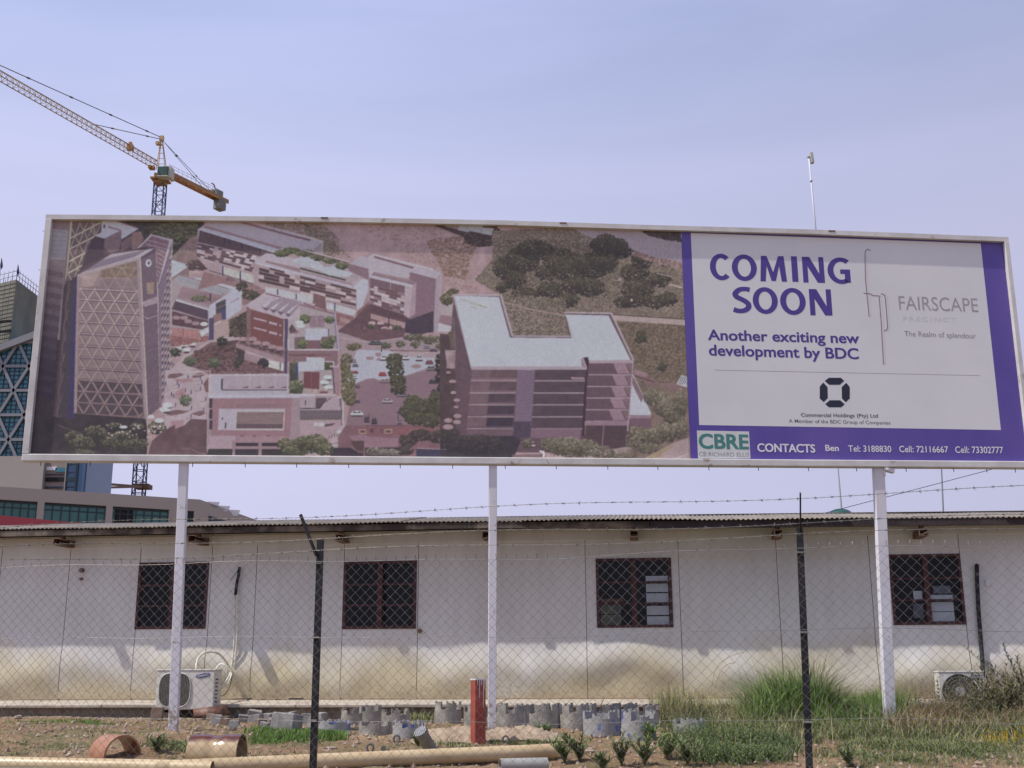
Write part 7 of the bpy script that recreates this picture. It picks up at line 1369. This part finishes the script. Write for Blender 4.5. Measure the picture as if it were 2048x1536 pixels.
# sand heap with crumbled concrete by the posts
def mound(name, label, px, py, rx, ry, h, mat, cat, seed=1):
    q = G(px, py); n = 40; r = np.random.RandomState(seed); xs, ys = np.meshgrid(np.linspace(-1, 1, n), np.linspace(-1, 1, n)); rr = np.sqrt(xs**2+ys**2)
    z = h*np.clip(1-rr**2.4, -0.1, 1)*(0.85+0.15*np.sin(xs*9+ys*5))+0.012*r.randn(n, n)*(rr < 0.95); v = np.stack([xs.ravel()*rx, ys.ravel()*ry, z.ravel()], 1)
    a, b_ = np.meshgrid(np.arange(n-1), np.arange(n-1), indexing='ij'); a0 = (a*n+b_).ravel(); me = bpy.data.meshes.new(name); grid_mesh(me, v, np.stack([a0, a0+1, a0+1+n, a0+n], 1)); me.materials.append(mat)
    o = bpy.data.objects.new(name, me); link(o); o.location = (q.x, q.y, q.z-0.01); return tag(o, label, cat)
m_sand = M('pale_building_sand', (0.25, 0.185, 0.13), 0.95, 0.1, 8, 0.6, c2=(0.38, 0.30, 0.22), bscale=50)
mound('sand_heap', 'flat heap of pale sand left of the red-painted post', 915, 1479, 0.52, 0.34, 0.15, m_sand, 'sand heap', 2)
mound('sand_heap', 'flat heap of pale sand in front of the centre billboard post', 1040, 1475, 0.50, 0.34, 0.13, m_sand, 'sand heap', 3)
# eye bolts, plate, vent pipe
for lb, px, py, hp in (('rusty steel eye left of the small plate, near the black fence post', 740, 1509, 20), ('rusty steel eye in front of the blue-marked ring', 793, 1491, 19), ('rusty steel eye just behind the long pipe, right of the red post', 1011, 1491, 18)):
    q = G(px, py); k = q.y/FPX; H = hp*k; r_ = H*0.36; m = MB()
    m.tube([q+Vector((r_*math.sin(a)*0.85, 0, H*0.62-r_*math.cos(a))) for a in np.linspace(0.5, 2*math.pi-0.5, 18)]+[], 0.011, 8); m.tube([q+Vector((0, 0, -0.03)), q+Vector((0, 0, H*0.28))], 0.012, 8)
    o = part('steel_eye', m, M('weathered_grey_steel', (0.13, 0.12, 0.115), 0.6, 0.2, 20), None); tag(o, lb, 'anchor eye', 'steel eyes set in the ground')
q = G(767, 1507); m = MB(); m.bar(q+Vector((0, 0, -0.03)), q+Vector((0, 0, 0.07)), 0.05, 0.008, Vector((0, 1, 0))); m.bar(q+Vector((0, -0.006, 0.03)), q+Vector((0, -0.006, 0.055)), 0.016, 0.004, Vector((0, 1, 0))); tag(part('steel_plate', m, M('weathered_grey_steel', (0.13, 0.12, 0.115), 0.6, 0.2, 20), None), 'small upright steel plate with a hole between two steel eyes', 'plate')
q = G(866, 1508); k = q.y/FPX; r_ = 13*k; d_ = Vector((-0.42, -0.55, 0.72)).normalized(); vp = thing('vent_pipe', 'short tilted grey pipe with a mesh grille over its mouth', 'pipe', tuple(q))
tip = q+d_*0.27+Vector((0, 0, 0.02)); m = MB(); m.tube([q-d_*0.12, tip], r_*0.93, 20, cap=False); m.tube([tip-d_*0.035, tip+d_*0.012], r_*1.05, 20, cap=False); o = part('tube', m, M('grey_olive_pipe', (0.16, 0.155, 0.125), 0.7, 0.15, 8, 0.2, c2=(0.24, 0.23, 0.19)), vp); 
m = MB(); m.tube([tip-d_*0.02, tip-d_*0.01], r_*0.9, 20); part('pipe_mouth', m, m_dark, vp)
a_ = d_.cross(Vector((0, 0, 1))).normalized(); b__ = d_.cross(a_).normalized(); m = MB()
for i in range(-3, 4):
    hl = r_*math.sqrt(max(0.02, 1-(i/3.6)**2))
    for u, v in ((a_+b__, a_-b__), (a_-b__, a_+b__)):
        u = u.normalized(); v = v.normalized(); c = tip+d_*0.014+u*(i/3.6*r_); m.bar(c-v*hl, c+v*hl, 0.006, 0.004, d_)
part('mesh_grille', m, M('grille_zinc', (0.35, 0.36, 0.40), 0.4, metal=0.5), vp)
# long clay-coloured pipe and its neighbours
m_cream = M('cream_drain_pipe', (0.42, 0.31, 0.17), 0.38, 0.12, 2.0, 0.1, c2=(0.55, 0.44, 0.27), spec=0.5, stretch=(0.6, 3, 3)); m_greyp = M('grey_drain_pipe', (0.26, 0.26, 0.245), 0.5, 0.12, 2.0, 0.1, c2=(0.36, 0.355, 0.33))
def hollow(name, mt, pts, r, th, parent=None, n=24):
    m = MB(); P0, P1 = Vector(pts[0]), Vector(pts[-1]); d = (P1-P0).normalized(); a = d.cross(Vector((0, 0, 1))).normalized(); b_ = d.cross(a).normalized(); vs = []; fs = []
    for c, rr in ((P0, r), (P1, r), (P1, r-th), (P0, r-th)): vs += [c+(a*math.cos(2*math.pi*k/n)+b_*math.sin(2*math.pi*k/n))*rr for k in range(n)]
    for j in range(4):
        for k in range(n): fs.append((j*n+k, j*n+(k+1) % n, ((j+1) % 4)*n+(k+1) % n, ((j+1) % 4)*n+k))
    m.add(vs, fs, True); o = part(name, m, mt, parent)
    es = o.modifiers.new('es', 'EDGE_SPLIT'); es.split_angle = R(40); return o
e1 = G(1112, 1517); r1 = 14.3*e1.y/FPX; e1.z += r1*0.9; e0 = G(640, 1535); e0.z += r1*0.9; dd = (e0-e1); e0 = e1+dd*1.62; e0.z = ground0(e0.x, e0.y)+r1*0.75
tag(hollow('drain_pipe', m_cream, [e0, e1], r1, 0.008), 'long tan drain pipe lying along the fence, its open end pointing right', 'pipe')
f1 = e0+Vector((0.02, 0.0, 0.005)); f0 = P(-60, 1523, e0.y+0.12); f0.z = P(-60, 1512, f0.y).z-r1*0.95; f1 = P(425, 1533, e0.y+0.03); f1.z = P(425, 1521.5, f1.y).z-r1*0.95
tag(hollow('drain_pipe', m_cream, [f0, f1], r1*0.97, 0.008), 'cream drain pipe at lower left, running on from the long tan pipe', 'pipe')
h0 = P(-80, 1533, e0.y-0.35); h1 = P(400, 1546, e0.y-0.35); tag(hollow('drain_pipe', m_greyp, [Vector((h0.x, h0.y, ground0(h0.x, h0.y)+0.105)), Vector((h1.x, h1.y, ground0(h1.x, h1.y)+0.045))], 0.05, 0.007), 'pale grey drain pipe in the lower left corner, in front of the cream one', 'pipe')
g0 = G(1000, 1548); g1 = g0+Vector((0.42, 0.10, 0.0)); tag(hollow('drain_pipe', m_greyp, [g0+Vector((0, 0, 0.07)), g1+Vector((0, 0, 0.07))], 0.062, 0.008), 'short grey pipe stub with an open end at the bottom edge', 'pipe')
# two clay collars
def collar(label, c, d, r, Ln, mt, waist, th=0.02):
    t_ = thing('clay_collar', label, 'clay pipe', tuple(c)); a = d.cross(Vector((0, 0, 1))).normalized(); b_ = a.cross(d).normalized(); n = 40; prof = []
    for i in range(13): u = i/12; rr = r*(1-waist*math.exp(-((u-0.5)/0.10)**2)); prof.append((u, rr))
    prof += [(1, r-th), (0, r-th)]; vs = []; fs = []
    for u, rr in prof: vs += [c+d*((u-0.5)*Ln)+(a*math.cos(2*math.pi*k/n)+b_*math.sin(2*math.pi*k/n))*rr for k in range(n)]
    for j in range(len(prof)):
        for k in range(n): fs.append((j*n+k, j*n+(k+1) % n, ((j+1) % len(prof))*n+(k+1) % n, ((j+1) % len(prof))*n+k))
    m = MB(); m.add(vs, fs, True); o = part('collar_wall', m, mt, t_); es = o.modifiers.new('es', 'EDGE_SPLIT'); es.split_angle = R(50); return t_
m_collar2 = M('glazed_tan_clay', (0.38, 0.27, 0.14), 0.16, 0.12, 3, 0.03, c2=(0.46, 0.34, 0.19), spec=0.6, coat=0.5)
# dark brown burnt glaze along the top side of the second collar
tm = m_collar2.node_tree; bs = tm.nodes['Principled BSDF']; src = bs.inputs['Base Color'].links[0].from_socket; tcn = tm.nodes.new('ShaderNodeTexCoord'); sp = tm.nodes.new('ShaderNodeSeparateXYZ'); nn = tm.nodes.new('ShaderNodeTexNoise'); nn.inputs['Scale'].default_value = 9
ad = tm.nodes.new('ShaderNodeMath'); ad.operation = 'MULTIPLY_ADD'; ad.inputs[1].default_value = 0.07; rp_ = tm.nodes.new('ShaderNodeValToRGB'); rp_.color_ramp.elements[0].position = 0.150; rp_.color_ramp.elements[0].color = (0, 0, 0, 1); rp_.color_ramp.elements[1].position = 0.185; rp_.color_ramp.elements[1].color = (1, 1, 1, 1)
mxx = tm.nodes.new('ShaderNodeMix'); mxx.data_type = 'RGBA'; mxx.inputs[7].default_value = (0.09, 0.022, 0.012, 1)
tm.links.new(tcn.outputs['Object'], sp.inputs[0]); tm.links.new(tcn.outputs['Object'], nn.inputs['Vector']); tm.links.new(nn.outputs['Fac'], ad.inputs[0]); tm.links.new(sp.outputs['Z'], ad.inputs[2]); tm.links.new(ad.outputs[0], rp_.inputs['Fac']); tm.links.new(rp_.outputs['Color'], mxx.inputs[0]); tm.links.new(src, mxx.inputs[6]); tm.links.new(mxx.outputs[2], bs.inputs['Base Color'])
Yc = 11.75; c = P(230, 1505, Yc); c.z = P(230, 1468, Yc).z-0.205
collar('orange-tan glazed clay collar lying open end to the right, left of the other', c, Vector((0.74, -0.67, 0.0)).normalized(), 0.20, 0.30, m_clay, 0.0, 0.018)
c = P(434, 1505, Yc); c.z = P(434, 1467, Yc).z-0.195
collar('waisted tan clay collar with a scorched brown top, lying side on', c, Vector((0.995, -0.08, 0)).normalized(), 0.19, 0.49, m_collar2, 0.10, 0.018)
# stones
m_stone = M('pinkish_stone', (0.26, 0.19, 0.16), 0.9, 0.2, 10, 0.4, c2=(0.42, 0.33, 0.28))
def stone(px, py, wpx, label=None, name='stone', flat=0.6):
    q = G(px, py) if isinstance(px, (int, float)) else px; k = q.y/FPX; r_ = wpx*k/2; bm = bmesh.new(); bmesh.ops.create_icosphere(bm, subdivisions=2, radius=1)
    sd = rs.random()*50
    for v in bm.verts: f = 1+0.22*math.sin(v.co.x*3+sd)*math.cos(v.co.y*2.7+sd)+0.12*math.sin(v.co.z*6+sd*2); v.co = Vector((v.co.x*r_*f, v.co.y*r_*f*0.8, v.co.z*r_*flat*f))
    me = bpy.data.meshes.new(name); bm.to_mesh(me); bm.free(); me.materials.append(m_stone); o = bpy.data.objects.new(name, me); link(o); o.location = q+Vector((0, 0, r_*flat*0.45)); o.rotation_euler = (0, 0, rs.random()*3); return tag(o, label, 'stone', 'stones lying on the soil')
stone(36, 1437, 16, 'pale stone against the foot of the left slab'); stone(660, 1500, 30, 'flat pinkish stone right of the black fence post', flat=0.3); stone(1181, 1505, 20, 'brown stone between the leafy weeds, below the blue-marked ring'); stone(146, 1447, 12, 'small stone below the left slab, right of the pale one'); stone(160, 1504, 12, 'small dark stone beside the orange-tan collar')
# loose pebbles and clods, uncountable
pv = []; pf = []; oct_ = np.array([(1, 0, 0), (0, 1, 0), (-1, 0, 0), (0, -1, 0), (0, 0, 1), (0, 0, -0.6)]); of = np.array([(0, 1, 4), (1, 2, 4), (2, 3, 4), (3, 0, 4), (1, 0, 5), (2, 1, 5), (3, 2, 5), (0, 3, 5)]); gr = np.random.RandomState(9)
N_ = 14000; px_ = gr.uniform(-6.5, 6.5, N_); py_ = gr.uniform(10.3, 17.6, N_); sz = 0.004+0.030*gr.rand(N_)**6
for i in range(N_):
    b0 = i*6; s_ = oct_*sz[i]*(0.6+0.8*gr.rand(6, 3)); pv.append(s_+np.array([px_[i], py_[i], ground0(px_[i], py_[i])+sz[i]*0.3])); pf.append(of+b0)
me = bpy.data.meshes.new('pebbles'); me.from_pydata(np.concatenate(pv).tolist(), [], np.concatenate(pf).tolist()); me.materials.append(M('soil_pebble', (0.20, 0.13, 0.095), 0.95, 0.3, 3, 0, c2=(0.40, 0.32, 0.25))); o = bpy.data.objects.new('pebbles', me); link(o); tag(o, 'small stones and clods scattered over the red soil', 'gravel', kind='stuff')

# ================================================================ plants
def blade_mesh(name, roots, hts, mat, wid=0.006, lean=0.5, seed=0, segs=3):
    r = np.random.RandomState(seed); n = len(roots); hts = np.asarray(hts); an = r.rand(n)*2*np.pi; le = lean*(0.2+r.rand(n)); w0 = wid*(0.6+0.8*r.rand(n)); dx, dy = np.cos(an), np.sin(an); pa = an+np.pi/2+r.uniform(-.6, .6, n); ax, ay = np.cos(pa), np.sin(pa); V = []
    for j in range(segs+1):
        t_ = j/segs; ww = w0*(1-t_)**0.7; off = le*hts*t_**1.8; z = hts*(t_-0.25*le*t_**2.5)
        c = np.stack([roots[:, 0]+dx*off, roots[:, 1]+dy*off, roots[:, 2]+z], 1)
        if j < segs: V += [c+np.stack([ax*ww, ay*ww, 0*ww], 1), c-np.stack([ax*ww, ay*ww, 0*ww], 1)]
        else: V += [c]
    V = np.stack(V, 1); m_ = V.shape[1]; F = []
    b0 = (np.arange(n)*m_)[:, None]
    for j in range(segs-1): F += [b0+np.array([[2*j, 2*j+1, 2*j+3]]), b0+np.array([[2*j, 2*j+3, 2*j+2]])]
    F += [b0+np.array([[2*segs-2, 2*segs-1, 2*segs]])]; F = np.concatenate(F)
    me = bpy.data.meshes.new(name); vs = V.reshape(-1, 3); me.vertices.add(len(vs)); me.vertices.foreach_set('co', vs.astype(np.float32).ravel()); me.loops.add(len(F)*3); me.loops.foreach_set('vertex_index', F.astype(np.int32).ravel()); me.polygons.add(len(F)); me.polygons.foreach_set('loop_start', np.arange(len(F), dtype=np.int32)*3); me.update(calc_edges=True); me.validate(); me.materials.append(mat); return me
def leafmat(name, c, c2, scale=3.0):
    m = M(name, c, 0.6, 0.3, scale, 0, c2=c2, detail=4, spec=0.25, ramp=(0.3, 0.7)); return m
g_bright = leafmat('bright_green_grass', (0.06, 0.14, 0.02), (0.17, 0.27, 0.05), 9); g_mid = leafmat('weed_green', (0.085, 0.115, 0.038), (0.26, 0.27, 0.115), 7); g_dry = leafmat('dry_straw', (0.28, 0.225, 0.12), (0.50, 0.41, 0.25), 8); g_dark = leafmat('dark_leaf_green', (0.065, 0.10, 0.038), (0.18, 0.22, 0.085), 9); g_red = leafmat('reddish_dry_weed', (0.16, 0.10, 0.055), (0.32, 0.24, 0.13), 10)
gp = np.random.RandomState(33)
def roots_px(n, x0, x1, y0, y1, fall=True):
    out = []
    while len(out) < n:
        px = gp.uniform(x0, x1); py = gp.uniform(y0, y1)
        q = G(px, py); out.append((q.x, q.y, q.z-0.01))
    return np.array(out)
def vn(x, y, s, ph=0.0): return 0.5+0.25*(math.sin(x*s+ph+1.3*math.sin(y*s*0.9+ph))+math.sin(y*s*1.37-ph+1.7*math.sin(x*s*0.61+2+ph)))
def roots_poly(n, x0, x1, ya0, ya1, yb0, yb1, den=None, soft=0.22):
    """n roots on the ground between two measured sight lines, thinning towards the rim of the patch"""
    c = [G(x0, ya0), G(x1, ya1), G(x1, yb1), G(x0, yb0)]; out = []; tries = 0
    while len(out) < n and tries < n*14:
        tries += 1; u, v = gp.rand(), gp.rand(); a = c[0].lerp(c[1], u); b_ = c[3].lerp(c[2], u); q = a.lerp(b_, v); q = q+Vector((gp.randn()*0.06, gp.randn()*0.06, 0))
        e = min(1, min(u, 1-u)/soft, (min(v, 1-v)+0.08)/soft); nz_ = vn(q.x, q.y, 4.1, x0)
        if gp.rand() > min(1, e*(0.15+1.3*nz_*nz_+0.35*gp.rand())): continue
        if den and gp.rand() > den(q.x, q.y): continue
        out.append((q.x, q.y, ground0(q.x, q.y)-0.01))
    return np.array(out)
def patchy(s, th): return lambda x, y: 1.0 if (math.sin(x*s+1)*math.sin(y*s*1.3+x)+0.5*math.sin(x*s*2.7+y*s*2)) > th else 0.12
def grass(name, label, roots, h, mat, wid=0.005, lean=0.5, seed=0, cat='grass', segs=3, dome=None):
    hh_ = h*(0.35+0.75*gp.rand(len(roots)))*np.array([0.55+0.8*vn(r_[0], r_[1], 3.3, seed) for r_ in roots])*(1 if dome is None else np.clip(1.15-((roots[:, 0]-dome[0])/dome[2])**2*0.75, 0.25, 1.2)); me = blade_mesh(name, roots, hh_, mat, wid, lean, seed, segs); o = bpy.data.objects.new(name, me); link(o); return tag(o, label, cat, kind='stuff')
grass('grass', 'bright green short grass between the clay collars and the blocks', roots_poly(7000, 498, 690, 1462, 1466, 1492, 1478), 0.10, g_bright, 0.005, 0.6, 1)
grass('grass', 'sparse green grass at the foot of the left slab', roots_poly(2200, 0, 330, 1441, 1449, 1450, 1455, patchy(3, 0.2)), 0.06, g_bright, 0.005, 0.6, 2)
grass('grass', 'thin green weeds in the soil left of the orange-tan collar', roots_poly(1800, 0, 190, 1484, 1487, 1497, 1500, patchy(2.5, 0.2)), 0.05, g_mid, 0.005, 0.7, 3)
grass('grass', 'green weeds between the two clay collars', roots_poly(1600, 292, 390, 1487, 1490, 1500, 1500), 0.08, g_mid, 0.007, 0.8, 4)
grass('grass', 'leafy green weeds behind the rings, left of the lone ring', roots_poly(3800, 770, 872, 1418, 1420, 1446, 1450), 0.17, g_mid, 0.008, 0.8, 5)
grass('grass', 'green weeds round the foot of the red-painted post', roots_poly(2400, 860, 1110, 1482, 1478, 1494, 1488, patchy(5, 0.1)), 0.07, g_mid, 0.006, 0.8, 6)
dc = G(1585, 1446); g_tuft = leafmat('tuft_green', (0.055, 0.11, 0.022), (0.18, 0.27, 0.06), 9)
dc = G(1570, 1448); g_tuft = leafmat('tuft_green', (0.055, 0.11, 0.022), (0.18, 0.27, 0.06), 9)
grass('tall_grass', 'tall green grass tuft beside the right black fence post', np.concatenate([roots_poly(4200, 1500, 1650, 1440, 1436, 1458, 1452, None, 0.3), roots_poly(2400, 1600, 1690, 1436, 1434, 1455, 1450, None, 0.3), roots_poly(1500, 1480, 1720, 1440, 1434, 1462, 1455, None, 0.2)]), 0.78, g_tuft, 0.0046, 1.15, 7, segs=4, dome=(dc.x, dc.y, 0.85))
grass('tall_grass', 'wispy pale stalks standing out of the tall grass tuft', roots_poly(260, 1490, 1720, 1440, 1434, 1456, 1450), 0.85, g_dry, 0.002, 0.8, 27, segs=4)
grass('tall_grass', 'thin yellow-green grass in front of the wall, right of the rings', roots_poly(3600, 1300, 1520, 1436, 1434, 1452, 1452), 0.48, leafmat('olive_grass', (0.14, 0.155, 0.05), (0.34, 0.32, 0.15), 8), 0.0035, 0.75, 8, segs=4)
grass('tall_grass', 'medium green grass between the right fence post and the right billboard post', roots_poly(8500, 1620, 1830, 1432, 1425, 1464, 1460), 0.44, g_tuft, 0.005, 0.7, 9, segs=4)
grass('ground_cover', 'tangled green weeds spreading across the right ground', roots_poly(22500, 1325, 1960, 1452, 1452, 1492, 1478, patchy(1.6, -0.4)), 0.17, g_mid, 0.0048, 0.9, 10, 'weeds')
grass('ground_cover', 'broad dark weeds in the middle foreground by the right fence post', roots_poly(11250, 1390, 1590, 1478, 1480, 1525, 1522, patchy(2.2, -0.2)), 0.13, g_dark, 0.006, 0.9, 11, 'weeds')
grass('ground_cover', 'dry reddish weeds before the right air conditioner', roots_poly(16500, 1780, 2090, 1436, 1430, 1478, 1475), 0.30, g_red, 0.005, 0.9, 12, 'weeds')
grass('ground_cover', 'green weeds mixed into the dry ones at far right', roots_poly(13500, 1800, 2100, 1432, 1425, 1485, 1490), 0.26, g_mid, 0.0055, 0.9, 13, 'weeds')
grass('ground_cover', 'sparse weeds over the soil at the lower right corner', roots_poly(9750, 1620, 2100, 1490, 1488, 1536, 1536, patchy(2.4, 0.1)), 0.09, g_mid, 0.0045, 0.9, 14, 'weeds')
grass('dry_grass', 'dry straw stalks scattered over the weeds at right', roots_poly(3000, 1310, 2080, 1430, 1425, 1500, 1500), 0.38, g_dry, 0.0025, 0.9, 15, 'grass', 4)
grass('dry_grass', 'short dry grass sprinkled over the whole soil strip', roots_poly(6000, -40, 1300, 1442, 1445, 1536, 1536, patchy(1.3, 0.15)), 0.035, g_dry, 0.004, 0.8, 16)
grass('grass', 'low green weeds sprinkled over the soil strip', roots_poly(7000, -40, 1320, 1450, 1450, 1536, 1536, patchy(1.9, 0.45)), 0.035, g_mid, 0.006, 0.8, 17)
def sprigs(name, label, roots, H, leaf, mat, seed=0, nl=16, spread=0.6, cat='weeds'):
    """a tangle of leafy shoots that nobody could count"""
    r = random.Random(seed); lf = MB()
    for (x, y, z) in roots:
        k = 0.45+1.0*vn(x, y, 2.6, seed)*r.uniform(0.5, 1.1); h = H*k; an = r.uniform(0, 6.28); le = r.uniform(0.1, spread); p0 = Vector((x, y, z)); ax = Vector((math.cos(an)*le, math.sin(an)*le, 1)); tpv = p0+ax*h
        w_ = Vector((0.0022, 0.0, 0)); lf.add([p0-w_, p0+w_, tpv], [(0, 1, 2)])
        for i in range(nl):
            u = 0.12+0.88*i/nl; p = p0+ax*h*u; a = r.uniform(0, 6.28); L_ = leaf*r.uniform(0.5, 1.2)*(1.1-0.4*u); d = Vector((math.cos(a), math.sin(a), r.uniform(-0.2, 1.3))).normalized(); sd = d.cross(Vector((0, 0, 1))).normalized()*L_*0.13
            lf.add([p, p+d*L_*0.5+sd, p+d*L_+Vector((0, 0, -L_*0.2)), p+d*L_*0.5-sd], [(0, 1, 2, 3)])
    return tag(part(name, lf, mat, None, fix=False), label, cat, kind='stuff')
g_fresh = leafmat('fresh_leaf_green', (0.08, 0.13, 0.035), (0.20, 0.27, 0.10), 9); g_bush = leafmat('bush_leaf', (0.075, 0.095, 0.035), (0.25, 0.215, 0.12), 6)
sprigs('leafy_cover', 'leafy weeds crowding the foreground left of the right fence post', roots_poly(420, 1320, 1600, 1470, 1468, 1536, 1530), 0.26, 0.045, g_fresh, 61)
sprigs('leafy_cover', 'mixed leafy weeds between the right fence post and the frame edge', roots_poly(600, 1600, 2080, 1440, 1438, 1486, 1482), 0.30, 0.045, g_fresh, 62)
sprigs('leafy_cover', 'leafy weeds behind the slack chain link in the right corner', roots_poly(260, 1680, 2080, 1490, 1486, 1540, 1540), 0.17, 0.04, g_fresh, 63)
sprigs('dry_cover', 'dry reddish leafy tangle around the right air conditioner', roots_poly(520, 1790, 2090, 1436, 1432, 1462, 1460), 0.50, 0.038, g_red, 64, 22, 0.8)
sprigs('leafy_cover', 'green leafy tangle among the dry weeds at the right edge', roots_poly(300, 1890, 2100, 1434, 1430, 1470, 1470), 0.60, 0.05, g_bush, 65, 24, 0.7)
sprigs('leafy_cover', 'thin leafy weeds around the pale low ring', roots_poly(160, 1300, 1520, 1440, 1440, 1474, 1474), 0.26, 0.04, g_mid, 66)
sprigs('leafy_cover', 'small leafy weeds scattered on the soil under the pipes', roots_poly(90, 20, 1320, 1446, 1446, 1536, 1536), 0.06, 0.03, g_mid, 67, 9)
# leafy plants with stems: each one a thing
def leafy(label, px, py, hpx, nst=3, leaf=0.07, mat=None, spread=0.5, seed=0, cat='weed', group='leafy weeds in front of the rings', name='leafy_weed', dens=26):
    r = random.Random(seed); q = G(px, py); H = hpx*q.y/FPX; t_ = thing(name, label, cat, tuple(q), 0, group); st = MB(); lf = MB()
    for s in range(nst):
        an = r.uniform(0, 6.28); le = r.uniform(0.15, spread*1.25); h = H*r.uniform(0.45, 1.0); pts = [q+Vector((math.cos(an)*le*h*t__**1.5, math.sin(an)*le*h*t__**1.5, h*t__)) for t__ in (0, .25, .5, .75, 1)]
        st.tube(pts, [0.006, 0.005, 0.004, 0.003, 0.0015], 5)
        nl = int(dens*h/0.4*1.5)+8
        for i in range(nl):
            t__ = min(0.99, (0.10+0.90*i/nl)); j = min(3, int(t__*4)); p = pts[j].lerp(pts[j+1], t__*4-j); a = r.uniform(0, 6.28); L_ = leaf*1.35*(0.75+0.5*math.sin(t__*3.1))*r.uniform(0.5, 1.2); up = r.uniform(0.15, 1.6)*(0.5+t__)
            d = Vector((math.cos(a), math.sin(a), up)).normalized(); sd = d.cross(Vector((0, 0, 1))).normalized()*L_*0.075; md = p+d*L_*0.55; tp_ = p+d*L_*0.9+Vector((math.cos(a), math.sin(a), -0.5))*L_*0.15
            lf.add([p, p+d*L_*0.28+sd*0.8, md+sd*0.9, tp_, md-sd*0.9, p+d*L_*0.28-sd*0.8], [(0, 1, 5), (1, 2, 4, 5), (2, 3, 4)])
    part('stem', st, g_mid, t_); part('foliage', lf, mat or g_dark, t_, fix=False); return t_
for i, (lb, px, py, hp, n_, sp_) in enumerate((
    ('leafy weed at the open end of the long tan pipe', 1130, 1528, 52, 4, 0.5), ('leafy weed with a leaning top right of the pipe end', 1160, 1524, 62, 4, 0.55), ('small leafy weed in front of the middle ring row', 1090, 1474, 26, 3, 0.6),
    ('upright leafy weed before the pale front ring', 1243, 1532, 76, 3, 0.2), ('bushy leafy weed right of the upright one', 1290, 1530, 62, 5, 0.6), ('low leafy weed at the bottom edge right of the grey pipe stub', 1205, 1540, 34, 4, 0.7),
    ('tall leafy weed under the pale low ring', 1335, 1520, 58, 5, 0.6), ('leafy weed left of the broad dark weeds', 1375, 1530, 56, 5, 0.7), ('leafy weed beside the tilted vent pipe', 836, 1492, 22, 3, 0.6), ('dark rosette weed between the clay collars', 313, 1505, 34, 5, 0.9),
    ('leafy weed leaning on the pale front ring', 1300, 1490, 44, 4, 0.5), ('leafy weed in the lower right foreground behind the chain link', 1700, 1535, 44, 4, 0.6))):
    leafy(lb, px, py, hp*0.95, n_+8, 0.060, g_dark if i % 2 else leafmat('fresh_leaf_green', (0.08, 0.13, 0.035), (0.20, 0.27, 0.10), 9), sp_+0.25, 50+i)
leafy('big tangled bush at the right edge beside the right air conditioner', 2010, 1455, 118, 26, 0.07, leafmat('bush_leaf', (0.075, 0.095, 0.035), (0.25, 0.215, 0.12), 6), 0.75, 91, 'bush', None, 'bush', 34)
leafy('bush half covering the right end of the right air conditioner', 1958, 1450, 84, 18, 0.06, leafmat('bush_leaf', (0.075, 0.095, 0.035), (0.25, 0.215, 0.12), 6), 0.8, 92, 'bush', None, 'bush', 34)
leafy('tall bush cut off by the right frame edge', 2062, 1450, 150, 18, 0.07, leafmat('bush_leaf', (0.075, 0.095, 0.035), (0.25, 0.215, 0.12), 6), 0.7, 93, 'bush', None, 'bush', 34)
leafy('dry reddish seed head standing above the grass right of the fence post', 1640, 1440, 120, 1, 0.035, g_red, 0.05, 94, 'weed', None, 'dry_weed', 10)
for lb, px, py in (('yellow flowers in the weeds at the right edge', 2020, 1447), ('lower yellow flowers in the right corner', 2038, 1490), ('small yellow flowers below the dry weeds', 1995, 1500)):
    q = G(px, py); m = MB(); r = random.Random(px)
    for i in range(26):
        c = q+Vector((r.uniform(-.14, .14), r.uniform(-.1, .1), r.uniform(0.05, 0.2))); s_ = r.uniform(0.008, 0.014); m.add([c+Vector((s_*math.cos(a), -s_*0.3*math.sin(a), s_*math.sin(a))) for a in (0, 1.26, 2.51, 3.77, 5.03)], [(0, 1, 2, 3, 4)]); m.tube([c, (c.x, c.y, q.z)], 0.0015, 3)
    tag(part('yellow_flowers', m, M('yellow_petal', (0.55, 0.40, 0.02), 0.7, 0.2, 9), None, fix=False), lb, 'flowers', kind='stuff')
# arching dry stalks before the wall
q = G(1420, 1445); m = MB()
for k, (x1_, y1_, x2_, y2_) in enumerate(((1432, 1336, 1486, 1304), (1440, 1345, 1470, 1325))):
    a, b_, c = q, P(x1_, y1_, q.y), P(x2_, y2_, q.y); m.tube(smooth_path([a, a.lerp(b_, 0.5)+Vector((-0.03, 0, 0)), b_, b_.lerp(c, 0.5)+Vector((0, 0, 0.04)), c]), 0.004, 4)
tag(part('dry_stalk', m, g_dry, None), 'arching dry grass stalk in front of the wall right of the third window', 'grass')
